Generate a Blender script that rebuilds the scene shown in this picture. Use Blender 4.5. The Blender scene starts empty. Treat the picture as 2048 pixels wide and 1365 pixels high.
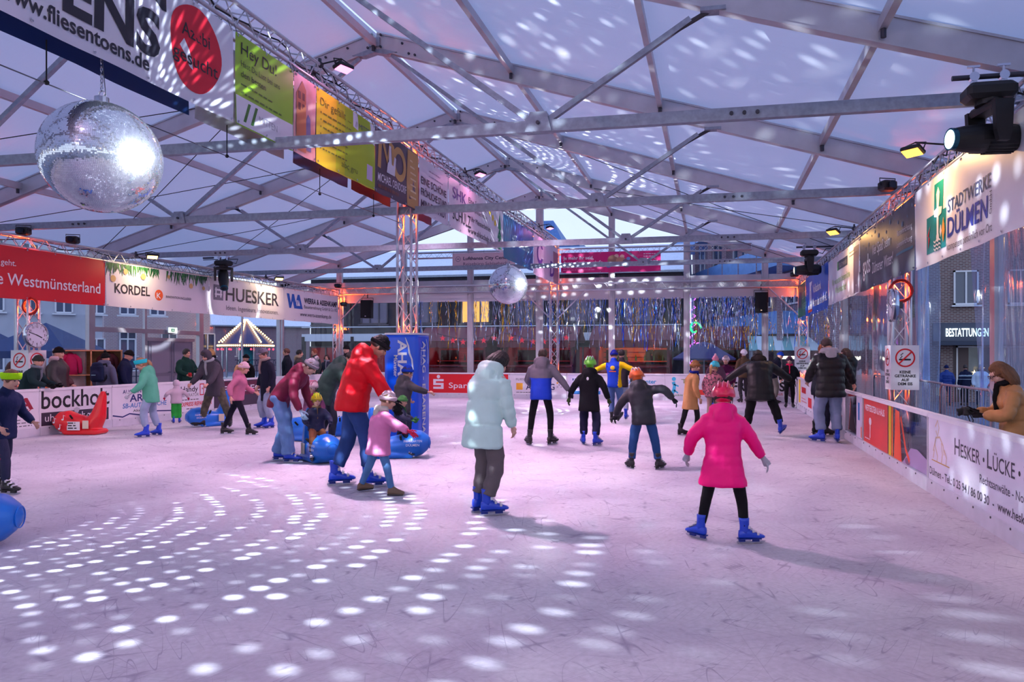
import bpy, bmesh, math, random
from mathutils import Vector, Matrix, noise
random.seed(7)
D = bpy.data
SC = bpy.context.scene
COL = SC.collection
V = Vector
PI = math.pi
R = math.radians
DEFER_TEXT, DEFER_MESH = [], []

# ------------------------------------------------------------------ camera
FPX, PPX, HOR, CAMZ = 1470.0, 1125.0, 708.5, 1.6
YAW = math.atan((1425 - PPX) / FPX)
CY, SY = math.cos(YAW), math.sin(YAW)
cam = D.objects.new('camera', D.cameras.new('camera'))
COL.objects.link(cam)
cam.location = (0, 0, CAMZ)
cam.rotation_euler = (PI / 2, 0, YAW)
cam.data.sensor_width = 36
cam.data.lens = 36 * FPX / 2048
cam.data.shift_x = -(PPX - 1024) / 2048
cam.data.shift_y = (HOR - 682.5) / 2048
cam.data.clip_end = 400
SC.camera = cam


def ray(px, d):
    """point at pixel column px and depth d along the view axis -> (X, Y)"""
    xc = (px - PPX) / FPX * d
    return xc * CY - d * SY, xc * SY + d * CY


def ground(px, py):
    return ray(px, FPX * CAMZ / (py - HOR))


def on_x(px, X):
    u = (px - PPX) / FPX
    return X * (CY + u * SY) / (u * CY - SY)


def on_y(px, Y):
    u = (px - PPX) / FPX
    return Y * (u * CY - SY) / (CY + u * SY)


# ------------------------------------------------------------------ colour management, sky, light
SC.view_settings.view_transform = 'Standard'
SC.view_settings.look = 'None'
SC.view_settings.gamma = 1
SC.view_settings.use_curve_mapping = False
SC.view_settings.exposure = 0.0
SC.cycles.max_bounces = 7
SC.cycles.diffuse_bounces = 3
SC.cycles.glossy_bounces = 3
SC.cycles.transmission_bounces = 6
SC.cycles.transparent_max_bounces = 14
SC.cycles.sample_clamp_indirect = 6
SC.cycles.caustics_reflective = False
SC.cycles.caustics_refractive = False


def lin(c):
    out = []
    for x in c[:3]:
        x = x / 255.0
        out.append(x / 12.92 if x <= .04045 else ((x + .055) / 1.055) ** 2.4)
    return (*out, 1.0)


w = D.worlds.new('dusk_sky')
SC.world = w
w.use_nodes = True
nt = w.node_tree
bg = nt.nodes['Background']
tc = nt.nodes.new('ShaderNodeTexCoord')
sp = nt.nodes.new('ShaderNodeSeparateXYZ')
rp = nt.nodes.new('ShaderNodeValToRGB')
nt.links.new(tc.outputs['Generated'], sp.inputs[0])
nt.links.new(sp.outputs[2], rp.inputs[0])
nt.links.new(rp.outputs[0], bg.inputs[0])
e = rp.color_ramp.elements
e[0].position = 0.0; e[0].color = (0.80, 0.88, 1.0, 1)
e[1].position = 1.0; e[1].color = (0.34, 0.50, 1.0, 1)
m_ = e.new(0.35); m_.color = (0.60, 0.74, 1.0, 1)
bg.inputs[1].default_value = 1.3


def lamp(name, kind, loc, target, color, power, size=.1, size_y=None, spot=None, blend=.5, spread=180):
    l = D.lights.new(name, kind)
    o = D.objects.new(name, l)
    COL.objects.link(o)
    o.location = loc
    if target is not None:
        o.rotation_euler = (V(target) - V(loc)).to_track_quat('-Z', 'Y').to_euler()
    l.color = color
    l.energy = power
    if kind == 'AREA':
        l.size = size
        l.spread = R(spread)
        if size_y:
            l.shape = 'RECTANGLE'
            l.size_y = size_y
    else:
        l.shadow_soft_size = size
    if kind == 'SPOT':
        l.spot_size = R(spot)
        l.spot_blend = blend
    return o


def ball_lamp(center, radius, to_lamp, power, color, nlat, thr=.34, seed=0.0):
    """The light a mirror ball throws: a point lamp on the lit side, its output split into the
    beams that square tiles in latitude rings reflect from a spotlight standing in direction to_lamp."""
    L = V(to_lamp).normalized()
    loc = V(center) + L * radius * 1.05
    o = lamp('mirror_ball_light', 'POINT', loc, None, color, power, .015)
    l = o.data
    l.use_nodes = True
    t = l.node_tree
    N = t.nodes
    em = N['Emission']
    g = N.new('ShaderNodeNewGeometry')

    def vm(op, a, b=None, k=None):
        n = N.new('ShaderNodeVectorMath')
        n.operation = op
        for i, x in enumerate((a, b)):
            if x is None:
                continue
            if isinstance(x, (tuple, list, Vector)):
                n.inputs[i].default_value = x
            else:
                t.links.new(x, n.inputs[i])
        if k is not None:
            n.inputs['Scale'].default_value = k
        return n.outputs['Value'] if op in ('DOT_PRODUCT', 'LENGTH') else n.outputs['Vector']

    def mm(op, a, b=None, c=None):
        n = N.new('ShaderNodeMath')
        n.operation = op
        for i, x in enumerate((a, b, c)):
            if x is None:
                continue
            if isinstance(x, (int, float)):
                n.inputs[i].default_value = x
            else:
                t.links.new(x, n.inputs[i])
        return n.outputs[0]
    r = vm('SCALE', g.outputs['Incoming'], None, 1.0)
    h = vm('NORMALIZE', vm('ADD', r, tuple(L)))
    s = N.new('ShaderNodeSeparateXYZ')
    t.links.new(h, s.inputs[0])
    lat = mm('ARCSINE', s.outputs[2])
    latn = mm('MULTIPLY', lat, nlat / PI)
    row = mm('FLOOR', latn)
    rowc = mm('MULTIPLY', mm('ADD', row, .5), PI / nlat)
    nlon = mm('ROUND', mm('MULTIPLY', mm('COSINE', rowc), nlat * 2.0))
    lon = mm('ARCTAN2', s.outputs[1], s.outputs[0])
    lonn = mm('MULTIPLY', lon, mm('DIVIDE', nlon, 2 * PI))
    lonn = mm('ADD', lonn, mm('MULTIPLY', row, .37 + seed))
    colr = mm('FLOOR', lonn)
    # every tile sits a little crooked: jitter and brightness from white noise of its row and column
    wn = N.new('ShaderNodeTexWhiteNoise')
    cv = N.new('ShaderNodeCombineXYZ')
    t.links.new(row, cv.inputs[0]); t.links.new(colr, cv.inputs[1]); cv.inputs[2].default_value = seed
    t.links.new(cv.outputs[0], wn.inputs['Vector'])
    sw = N.new('ShaderNodeSeparateColor')
    t.links.new(wn.outputs['Color'], sw.inputs[0])
    fx = mm('SUBTRACT', mm('SUBTRACT', lonn, colr), mm('MULTIPLY_ADD', sw.outputs[0], .34, .33))
    fy = mm('SUBTRACT', mm('SUBTRACT', latn, row), mm('MULTIPLY_ADD', sw.outputs[1], .26, .37))
    dist = mm('SQRT', mm('ADD', mm('POWER', fx, 2.0), mm('POWER', fy, 2.0)))
    mr = N.new('ShaderNodeMapRange')
    mr.interpolation_type = 'SMOOTHSTEP'
    t.links.new(dist, mr.inputs[0])
    mr.inputs[1].default_value = thr * .1; mr.inputs[2].default_value = thr
    mr.inputs[3].default_value = 1.0; mr.inputs[4].default_value = 0.0
    wr1 = N.new('ShaderNodeTexWhiteNoise')
    wr1.noise_dimensions = '1D'
    t.links.new(mm('ADD', row, seed + .5), wr1.inputs['W'])
    fac = mm('MULTIPLY', mr.outputs[0], mm('POWER', sw.outputs[2], 1.3))
    fac = mm('MULTIPLY', fac, mm('POWER', wr1.outputs['Value'], 1.25))
    back = vm('DOT_PRODUCT', r, tuple(L))
    mb = N.new('ShaderNodeMapRange')
    t.links.new(back, mb.inputs[0])
    mb.inputs[1].default_value = -.33; mb.inputs[2].default_value = -.1
    fac = mm('MULTIPLY', fac, mb.outputs[0])
    t.links.new(fac, em.inputs['Strength'])
    return o


# ------------------------------------------------------------------ materials
MATS = {}


def M(name, col=(128, 128, 128), rough=.6, metal=0., var=0., scale=6., bump=0., bscale=40., emit=0., stretch=None, coat=0., spec=.5, trans=0., col2=None, sheen=0., detail=4):
    if name in MATS:
        return MATS[name]
    m = D.materials.new(name)
    m.use_nodes = True
    t = m.node_tree
    b = t.nodes['Principled BSDF']
    c = lin(col)
    b.inputs['Base Color'].default_value = c
    b.inputs['Roughness'].default_value = rough
    b.inputs['Metallic'].default_value = metal
    b.inputs['Coat Weight'].default_value = coat
    b.inputs['Specular IOR Level'].default_value = spec
    if sheen:
        b.inputs['Sheen Weight'].default_value = sheen
    if emit:
        b.inputs['Emission Color'].default_value = c
        b.inputs['Emission Strength'].default_value = emit
    if var or bump:
        tc = t.nodes.new('ShaderNodeTexCoord')
        mp = t.nodes.new('ShaderNodeMapping')
        t.links.new(tc.outputs['Object'], mp.inputs[0])
        if stretch:
            mp.inputs['Scale'].default_value = stretch
    if var or col2:
        n = t.nodes.new('ShaderNodeTexNoise')
        n.inputs['Scale'].default_value = scale
        n.inputs['Detail'].default_value = detail
        t.links.new(mp.outputs[0], n.inputs[0])
        r = t.nodes.new('ShaderNodeValToRGB')
        r.color_ramp.elements[0].position = .3
        r.color_ramp.elements[1].position = .7
        if col2:
            r.color_ramp.elements[0].color = c
            r.color_ramp.elements[1].color = lin(col2)
        else:
            r.color_ramp.elements[0].color = (*[x * (1 - var) for x in c[:3]], 1)
            r.color_ramp.elements[1].color = (*[min(1, x * (1 + var)) for x in c[:3]], 1)
        t.links.new(n.outputs[0], r.inputs[0])
        t.links.new(r.outputs[0], b.inputs['Base Color'])
    if bump:
        n2 = t.nodes.new('ShaderNodeTexNoise')
        n2.inputs['Scale'].default_value = bscale
        n2.inputs['Detail'].default_value = 5
        t.links.new(mp.outputs[0], n2.inputs[0])
        bp = t.nodes.new('ShaderNodeBump')
        bp.inputs['Strength'].default_value = bump
        bp.inputs['Distance'].default_value = .02
        t.links.new(n2.outputs[0], bp.inputs['Height'])
        t.links.new(bp.outputs[0], b.inputs['Normal'])
    MATS[name] = m
    return m


def flat(col, rough=.6, **k):
    """print colour, cached by value"""
    return M('print_%d_%d_%d' % tuple(col[:3]), col, rough, **k)


def membrane():
    m = D.materials.new('tent_membrane')
    m.use_nodes = True
    t = m.node_tree
    t.nodes.remove(t.nodes['Principled BSDF'])
    out = t.nodes['Material Output']
    tc = t.nodes.new('ShaderNodeTexCoord')
    n = t.nodes.new('ShaderNodeTexNoise')
    mp = t.nodes.new('ShaderNodeMapping')
    mp.inputs['Scale'].default_value = (.5, 1.2, .5)
    t.links.new(tc.outputs['Object'], mp.inputs[0])
    t.links.new(mp.outputs[0], n.inputs[0])
    n.inputs['Scale'].default_value = 1.4
    n.inputs['Detail'].default_value = 6
    n.inputs['Distortion'].default_value = .4
    bp = t.nodes.new('ShaderNodeBump')
    bp.inputs['Strength'].default_value = .25
    bp.inputs['Distance'].default_value = .15
    t.links.new(n.outputs[0], bp.inputs['Height'])
    df = t.nodes.new('ShaderNodeBsdfDiffuse')
    df.inputs[0].default_value = (.80, .80, .84, 1)
    gl = t.nodes.new('ShaderNodeBsdfGlossy')
    gl.inputs[0].default_value = (1, 1, 1, 1)
    gl.inputs['Roughness'].default_value = .38
    tr = t.nodes.new('ShaderNodeBsdfTranslucent')
    tr.inputs[0].default_value = (.70, .74, .95, 1)
    m1 = t.nodes.new('ShaderNodeMixShader'); m1.inputs[0].default_value = .36
    m2 = t.nodes.new('ShaderNodeMixShader'); m2.inputs[0].default_value = .06
    for s in (df, gl):
        t.links.new(bp.outputs[0], s.inputs['Normal'])
    t.links.new(df.outputs[0], m1.inputs[1]); t.links.new(tr.outputs[0], m1.inputs[2])
    t.links.new(m1.outputs[0], m2.inputs[1]); t.links.new(gl.outputs[0], m2.inputs[2])
    t.links.new(m2.outputs[0], out.inputs[0])
    return m


def clear_sheet(name, tint=(.93, .95, 1), refl=.05, rough=.06, bump=.3, bscale=2.2, milk=0., stretch=(1, 1, .25)):
    m = D.materials.new(name)
    m.use_nodes = True
    t = m.node_tree
    t.nodes.remove(t.nodes['Principled BSDF'])
    out = t.nodes['Material Output']
    tc = t.nodes.new('ShaderNodeTexCoord')
    mp = t.nodes.new('ShaderNodeMapping')
    mp.inputs['Scale'].default_value = stretch
    n = t.nodes.new('ShaderNodeTexNoise')
    n.inputs['Scale'].default_value = bscale
    n.inputs['Detail'].default_value = 3
    t.links.new(tc.outputs['Object'], mp.inputs[0]); t.links.new(mp.outputs[0], n.inputs[0])
    bp = t.nodes.new('ShaderNodeBump'); bp.inputs['Strength'].default_value = bump; bp.inputs['Distance'].default_value = .1
    t.links.new(n.outputs[0], bp.inputs['Height'])
    tr = t.nodes.new('ShaderNodeBsdfTransparent'); tr.inputs[0].default_value = (*tint, 1)
    gl = t.nodes.new('ShaderNodeBsdfGlossy'); gl.inputs['Roughness'].default_value = rough
    t.links.new(bp.outputs[0], gl.inputs['Normal'])
    lw = t.nodes.new('ShaderNodeLayerWeight'); lw.inputs[0].default_value = .25
    mr = t.nodes.new('ShaderNodeMapRange'); mr.inputs[3].default_value = refl; mr.inputs[4].default_value = .6
    t.links.new(lw.outputs['Fresnel'], mr.inputs[0])
    mx = t.nodes.new('ShaderNodeMixShader')
    t.links.new(mr.outputs[0], mx.inputs[0]); t.links.new(tr.outputs[0], mx.inputs[1]); t.links.new(gl.outputs[0], mx.inputs[2])
    last = mx
    if milk:
        df = t.nodes.new('ShaderNodeBsdfTranslucent'); df.inputs[0].default_value = (.5, .68, 1, 1)
        d2 = t.nodes.new('ShaderNodeBsdfDiffuse'); d2.inputs[0].default_value = (.5, .68, 1, 1)
        ad = t.nodes.new('ShaderNodeMixShader'); ad.inputs[0].default_value = .5
        t.links.new(df.outputs[0], ad.inputs[1]); t.links.new(d2.outputs[0], ad.inputs[2])
        m2 = t.nodes.new('ShaderNodeMixShader'); m2.inputs[0].default_value = milk
        t.links.new(mx.outputs[0], m2.inputs[1]); t.links.new(ad.outputs[0], m2.inputs[2])
        last = m2
    t.links.new(last.outputs[0], out.inputs[0])
    MATS[name] = m
    return m


# ------------------------------------------------------------------ mesh building
class MB:
    def __init__(s):
        s.v, s.f, s.mi = [], [], []
        s.m = 0

    def add(s, vs, fs):
        o = len(s.v)
        s.v += [tuple(p) for p in vs]
        s.f += [tuple(i + o for i in f) for f in fs]
        s.mi += [s.m] * len(fs)
        return s

    def box(s, c, d, rot=None, bev=0.):
        x, y, z = d[0] / 2, d[1] / 2, d[2] / 2
        if bev:
            b = min(bev, x * .9, y * .9, z * .9)
            vs, fs = [], []
            n = 3
            ring = []
            for (qx, qy, a0) in ((1, 1, 0), (-1, 1, 90), (-1, -1, 180), (1, -1, 270)):
                for k in range(n):
                    a = R(a0 + 90 * k / (n - 1))
                    ring.append((qx * (x - b) + b * math.cos(a), qy * (y - b) + b * math.sin(a)))
            N = len(ring)
            lev = [(-z, 1 - b / max(x, y)), (-z + b, 1), (z - b, 1), (z, 1 - b / max(x, y))]
            for zz, k in lev:
                vs += [V((p[0] * k, p[1] * k, zz)) for p in ring]
            for l in range(3):
                for i in range(N):
                    j = (i + 1) % N
                    fs.append((l * N + i, l * N + j, (l + 1) * N + j, (l + 1) * N + i))
            fs.append(tuple(range(N))[::-1]); fs.append(tuple(range(3 * N, 4 * N)))
        else:
            vs = [V((i * x, j * y, k * z)) for k in (-1, 1) for j in (-1, 1) for i in (-1, 1)]
            fs = [(0, 2, 3, 1), (4, 5, 7, 6), (0, 1, 5, 4), (2, 6, 7, 3), (0, 4, 6, 2), (1, 3, 7, 5)]
        if rot is not None:
            vs = [rot @ p for p in vs]
        c = V(c)
        return s.add([p + c for p in vs], fs)

    def bar(s, p, q, wd, ht=None, up=(0, 0, 1)):
        p, q = V(p), V(q)
        d = q - p
        z = d.normalized()
        u = V(up)
        if abs(z.dot(u)) > .98:
            u = V((0, 1, 0))
        x = z.cross(u).normalized()
        y = x.cross(z)
        m = Matrix((x, y, z)).transposed()
        return s.box((p + q) / 2, (wd, ht or wd, d.length), m)

    def tube(s, pts, r, n=8, cap=True, flat_=None, closed=False):
        pts = [V(p) for p in pts]
        k = len(pts)
        if not isinstance(r, (list, tuple)):
            r = [r] * k
        vs, fs = [], []
        ref = None
        for i, p in enumerate(pts):
            if closed:
                t = (pts[(i + 1) % k] - pts[i - 1])
            else:
                t = (pts[min(i + 1, k - 1)] - pts[max(i - 1, 0)])
            t = t.normalized() if t.length > 1e-9 else V((0, 0, 1))
            if ref is None:
                a = V((0, 0, 1)) if abs(t.z) < .9 else V((0, 1, 0))
                ref = (a - t * a.dot(t)).normalized()
            else:
                ref = (ref - t * ref.dot(t))
                ref = ref.normalized() if ref.length > 1e-6 else V((1, 0, 0))
            b = t.cross(ref)
            rr = r[i]
            ra, rb = (rr if isinstance(rr, (tuple, list)) else (rr, rr))
            for j in range(n):
                th = 2 * PI * j / n
                vs.append(p + ref * (ra * math.cos(th)) + b * (rb * math.sin(th)))
        for i in range(k if closed else k - 1):
            i2 = (i + 1) % k
            for j in range(n):
                j2 = (j + 1) % n
                fs.append((i * n + j, i * n + j2, i2 * n + j2, i2 * n + j))
        if cap and not closed:
            fs.append(tuple(range(n))[::-1])
            fs.append(tuple((k - 1) * n + j for j in range(n)))
        return s.add(vs, fs)

    def rings(s, rings, cap=True):
        """loft through lists of equally many points"""
        n = len(rings[0])
        vs = [p for r_ in rings for p in r_]
        fs = []
        for i in range(len(rings) - 1):
            for j in range(n):
                j2 = (j + 1) % n
                fs.append((i * n + j, i * n + j2, (i + 1) * n + j2, (i + 1) * n + j))
        if cap:
            fs.append(tuple(range(n))[::-1])
            fs.append(tuple((len(rings) - 1) * n + j for j in range(n)))
        return s.add(vs, fs)

    def ell(s, c, r, nu=14, nv=9, rot=None):
        c = V(c)
        if not isinstance(r, (tuple, list)):
            r = (r, r, r)
        vs = []
        for i in range(1, nv):
            ph = PI * i / nv
            for j in range(nu):
                th = 2 * PI * j / nu
                vs.append(V((r[0] * math.sin(ph) * math.cos(th), r[1] * math.sin(ph) * math.sin(th), r[2] * math.cos(ph))))
        vs.append(V((0, 0, r[2]))); vs.append(V((0, 0, -r[2])))
        fs = []
        for i in range(nv - 2):
            for j in range(nu):
                j2 = (j + 1) % nu
                fs.append((i * nu + j, (i + 1) * nu + j, (i + 1) * nu + j2, i * nu + j2))
        t, b = len(vs) - 2, len(vs) - 1
        for j in range(nu):
            j2 = (j + 1) % nu
            fs.append((t, j, j2)); fs.append((b, (nv - 2) * nu + j2, (nv - 2) * nu + j))
        if rot is not None:
            vs = [rot @ p for p in vs]
        return s.add([p + c for p in vs], fs)

    def prism(s, pts, nrm):
        """closed polygon thickened along nrm"""
        nrm = V(nrm)
        n = len(pts)
        vs = [V(p) for p in pts] + [V(p) + nrm for p in pts]
        fs = [tuple(range(n))[::-1], tuple(range(n, 2 * n))]
        for i in range(n):
            j = (i + 1) % n
            fs.append((i, j, n + j, n + i))
        return s.add(vs, fs)

    def grid(s, fn, nu, nv):
        vs = [fn(i / nu, j / nv) for j in range(nv + 1) for i in range(nu + 1)]
        fs = [(j * (nu + 1) + i, j * (nu + 1) + i + 1, (j + 1) * (nu + 1) + i + 1, (j + 1) * (nu + 1) + i) for j in range(nv) for i in range(nu)]
        return s.add(vs, fs)

    def mesh(s, name, mat, smooth=False):
        me = D.meshes.new(name)
        me.from_pydata(s.v, [], s.f)
        for m in (mat if isinstance(mat, (list, tuple)) else [mat]):
            me.materials.append(m)
        if any(s.mi):
            me.polygons.foreach_set('material_index', s.mi)
        if smooth:
            me.polygons.foreach_set('use_smooth', [True] * len(me.polygons))
        me.update()
        return me

    def build(s, name, mat, parent=None, smooth=False, **k):
        return link(name, s.mesh(name, mat, smooth), parent, **k)


def link(name, data, parent=None, label=None, cat=None, group=None, kind=None, loc=None, mat=None):
    o = D.objects.new(name, data)
    COL.objects.link(o)
    if parent is not None:
        o.parent = parent
    if loc is not None:
        o.location = loc
    if mat is not None:
        o.matrix_basis = mat
    for k, v in (('label', label), ('category', cat), ('group', group), ('kind', kind)):
        if v:
            o[k] = v
    return o


def thing(name, label, cat, loc=(0, 0, 0), rz=0., group=None):
    o = link(name, None, None, label, cat, group)
    o.location = loc
    o.rotation_euler = (0, 0, rz)
    o.empty_display_size = .1
    return o


def struct(name, label=None):
    return link(name, None, None, label, None, None, 'structure')


def copy_tree(o, parent=None):
    c = o.copy()
    COL.objects.link(c)
    if parent is not None:
        c.parent = parent
    for ch in list(o.children):
        copy_tree(ch, c)
    return c


def text(surf, body, mat, u, v, size, width=None, bold=0., shear=0., align='L', up=None, name='lettering', squash=None):
    """flat print on a surface frame surf (see Surf): baseline starts at (u, v); size = letter size; width fits it"""
    cu = D.curves.new(name, 'FONT')
    cu.body = body
    cu.size = size
    cu.resolution_u = 3
    cu.offset = bold * size
    cu.shear = shear
    cu.space_line = .95
    o = D.objects.new(name, cu)
    COL.objects.link(o)
    DEFER_TEXT.append((o, surf, mat, u, v, width, align, up, name))


class Surf:
    """a flat or gently waving print surface: origin o, unit x and y axes, owner object; points in the owner's space"""
    def __init__(s, owner, o, x, y, wave=None, lift=.004):
        s.owner, s.o, s.x, s.y = owner, V(o), V(x).normalized(), V(y).normalized()
        s.n = s.x.cross(s.y)
        s.wave = wave or (lambda u, v: 0.)
        s.lift = lift

    def p(s, u, v, k=1.):
        return s.o + s.x * u + s.y * v + s.n * (s.wave(u, v) + s.lift * k)

    def patch(s, name, mat, u0, v0, u1, v1, k=.5, nu=None, nv=1, label=None):
        nu = nu or max(1, int(abs(u1 - u0) / .12))
        nv = max(nv, int(abs(v1 - v0) / .25))
        mb = MB().grid(lambda a, b: s.p(u0 + (u1 - u0) * a, v0 + (v1 - v0) * b, k), nu, nv)
        return mb.build(name, mat, s.owner, label=label)

    def poly(s, name, mat, pts, k=.7):
        mb = MB().add([s.p(u, v, k) for u, v in pts], [tuple(range(len(pts)))])
        return mb.build(name, mat, s.owner)

    def disc(s, name, mat, u, v, ru, rv=None, k=.7, n=28, r_in=0.):
        rv = rv or ru
        if r_in:
            f = r_in
            pts = [s.p(u + ru * math.cos(2 * PI * i / n), v + rv * math.sin(2 * PI * i / n), k) for i in range(n)]
            pts += [s.p(u + f * ru * math.cos(2 * PI * i / n), v + f * rv * math.sin(2 * PI * i / n), k) for i in range(n)]
            mb = MB().add(pts, [(i, (i + 1) % n, n + (i + 1) % n, n + i) for i in range(n)])
            return mb.build(name, mat, s.owner)
        return s.poly(name, mat, [(u + ru * math.cos(2 * PI * i / n), v + rv * math.sin(2 * PI * i / n)) for i in range(n)], k)

    def stroke(s, name, mat, pts, wd, k=.8):
        """a line of width wd through (u, v) points"""
        L_, R_ = [], []
        for i, p in enumerate(pts):
            a, b = pts[max(i - 1, 0)], pts[min(i + 1, len(pts) - 1)]
            dx, dy = b[0] - a[0], b[1] - a[1]
            l = math.hypot(dx, dy) or 1
            ww = wd[i] if isinstance(wd, (list, tuple)) else wd
            nx, ny = -dy / l * ww / 2, dx / l * ww / 2
            L_.append(s.p(p[0] + nx, p[1] + ny, k)); R_.append(s.p(p[0] - nx, p[1] - ny, k))
        n = len(pts)
        mb = MB().add(L_ + R_, [(n + i, n + i + 1, i + 1, i) for i in range(n - 1)])
        return mb.build(name, mat, s.owner)


def finalize():
    dg = bpy.context.evaluated_depsgraph_get()
    dg.update()
    for (o, surf, mat, u, v, width, align, up, name) in DEFER_TEXT:
        me = D.meshes.new_from_object(o.evaluated_get(dg))
        if len(me.vertices) == 0:
            D.objects.remove(o); continue
        xs = [p.co.x for p in me.vertices]
        x0, x1 = min(xs), max(xs)
        k = (width / (x1 - x0)) if width else 1.
        sh = {'L': 0, 'C': .5, 'R': 1.}[align] * (x1 - x0) * k
        for p in me.vertices:
            a, b = (p.co.x - x0) * k - sh, p.co.y
            if up:      # running direction turned in the plane, in degrees
                ca, sa = math.cos(R(up)), math.sin(R(up))
                a, b = a * ca - b * sa, a * sa + b * ca
            p.co = surf.p(u + a, v + b, 1.)
        me.materials.clear()
        me.materials.append(mat)
        n = link(name, me, surf.owner)
        D.objects.remove(o)
    for (o, post) in DEFER_MESH:
        me = D.meshes.new_from_object(o.evaluated_get(dg))
        o.modifiers.clear()
        old = o.data
        mats = list(old.materials)
        o.data = me
        if len(me.materials) == 0:
            for m in mats:
                me.materials.append(m)
        me.polygons.foreach_set('use_smooth', [True] * len(me.polygons))
        if post:
            post(o, me)

# ------------------------------------------------------------------ shared materials
M('aluminium', (196, 194, 200), .42, .35, var=.08, scale=3, bump=.05, bscale=60)
M('galvanised', (150, 158, 172), .5, .45, var=.16, scale=14, bump=.08, bscale=50)
M('truss_metal', (205, 205, 212), .32, .75)
M('steel_bolt', (70, 70, 78), .45, .6)
M('black_case', (16, 16, 19), .5, 0, var=.2, scale=5, bump=.06, bscale=160)
M('black_matt', (14, 14, 16), .85)
M('board_white', (226, 224, 232), .38, 0, var=.04, scale=3, bump=.03, bscale=20)
M('kick_plate', (205, 205, 216), .45, 0, var=.06, scale=6)
M('cable', (22, 22, 26), .6)
M('wire', (90, 92, 104), .4, .5)
M('white_plastic', (232, 230, 236), .35)
M('chrome', (215, 215, 222), .12, 1.)
MEMB = membrane()
PANE = clear_sheet('clear_plastic', (.90, .93, 1.0), .035, .07, .35, 1.6)
PANEB = clear_sheet('blue_plastic', (.60, .76, 1.0), .04, .12, .6, 3.0, milk=.22, stretch=(1, 2.5, .2))
PLEXI = clear_sheet('plexiglass', (.88, .90, .95), .05, .03, .02, 3)
GLASS = clear_sheet('shop_glass', (.55, .6, .68), .12, .02, .02, 3)


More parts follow.
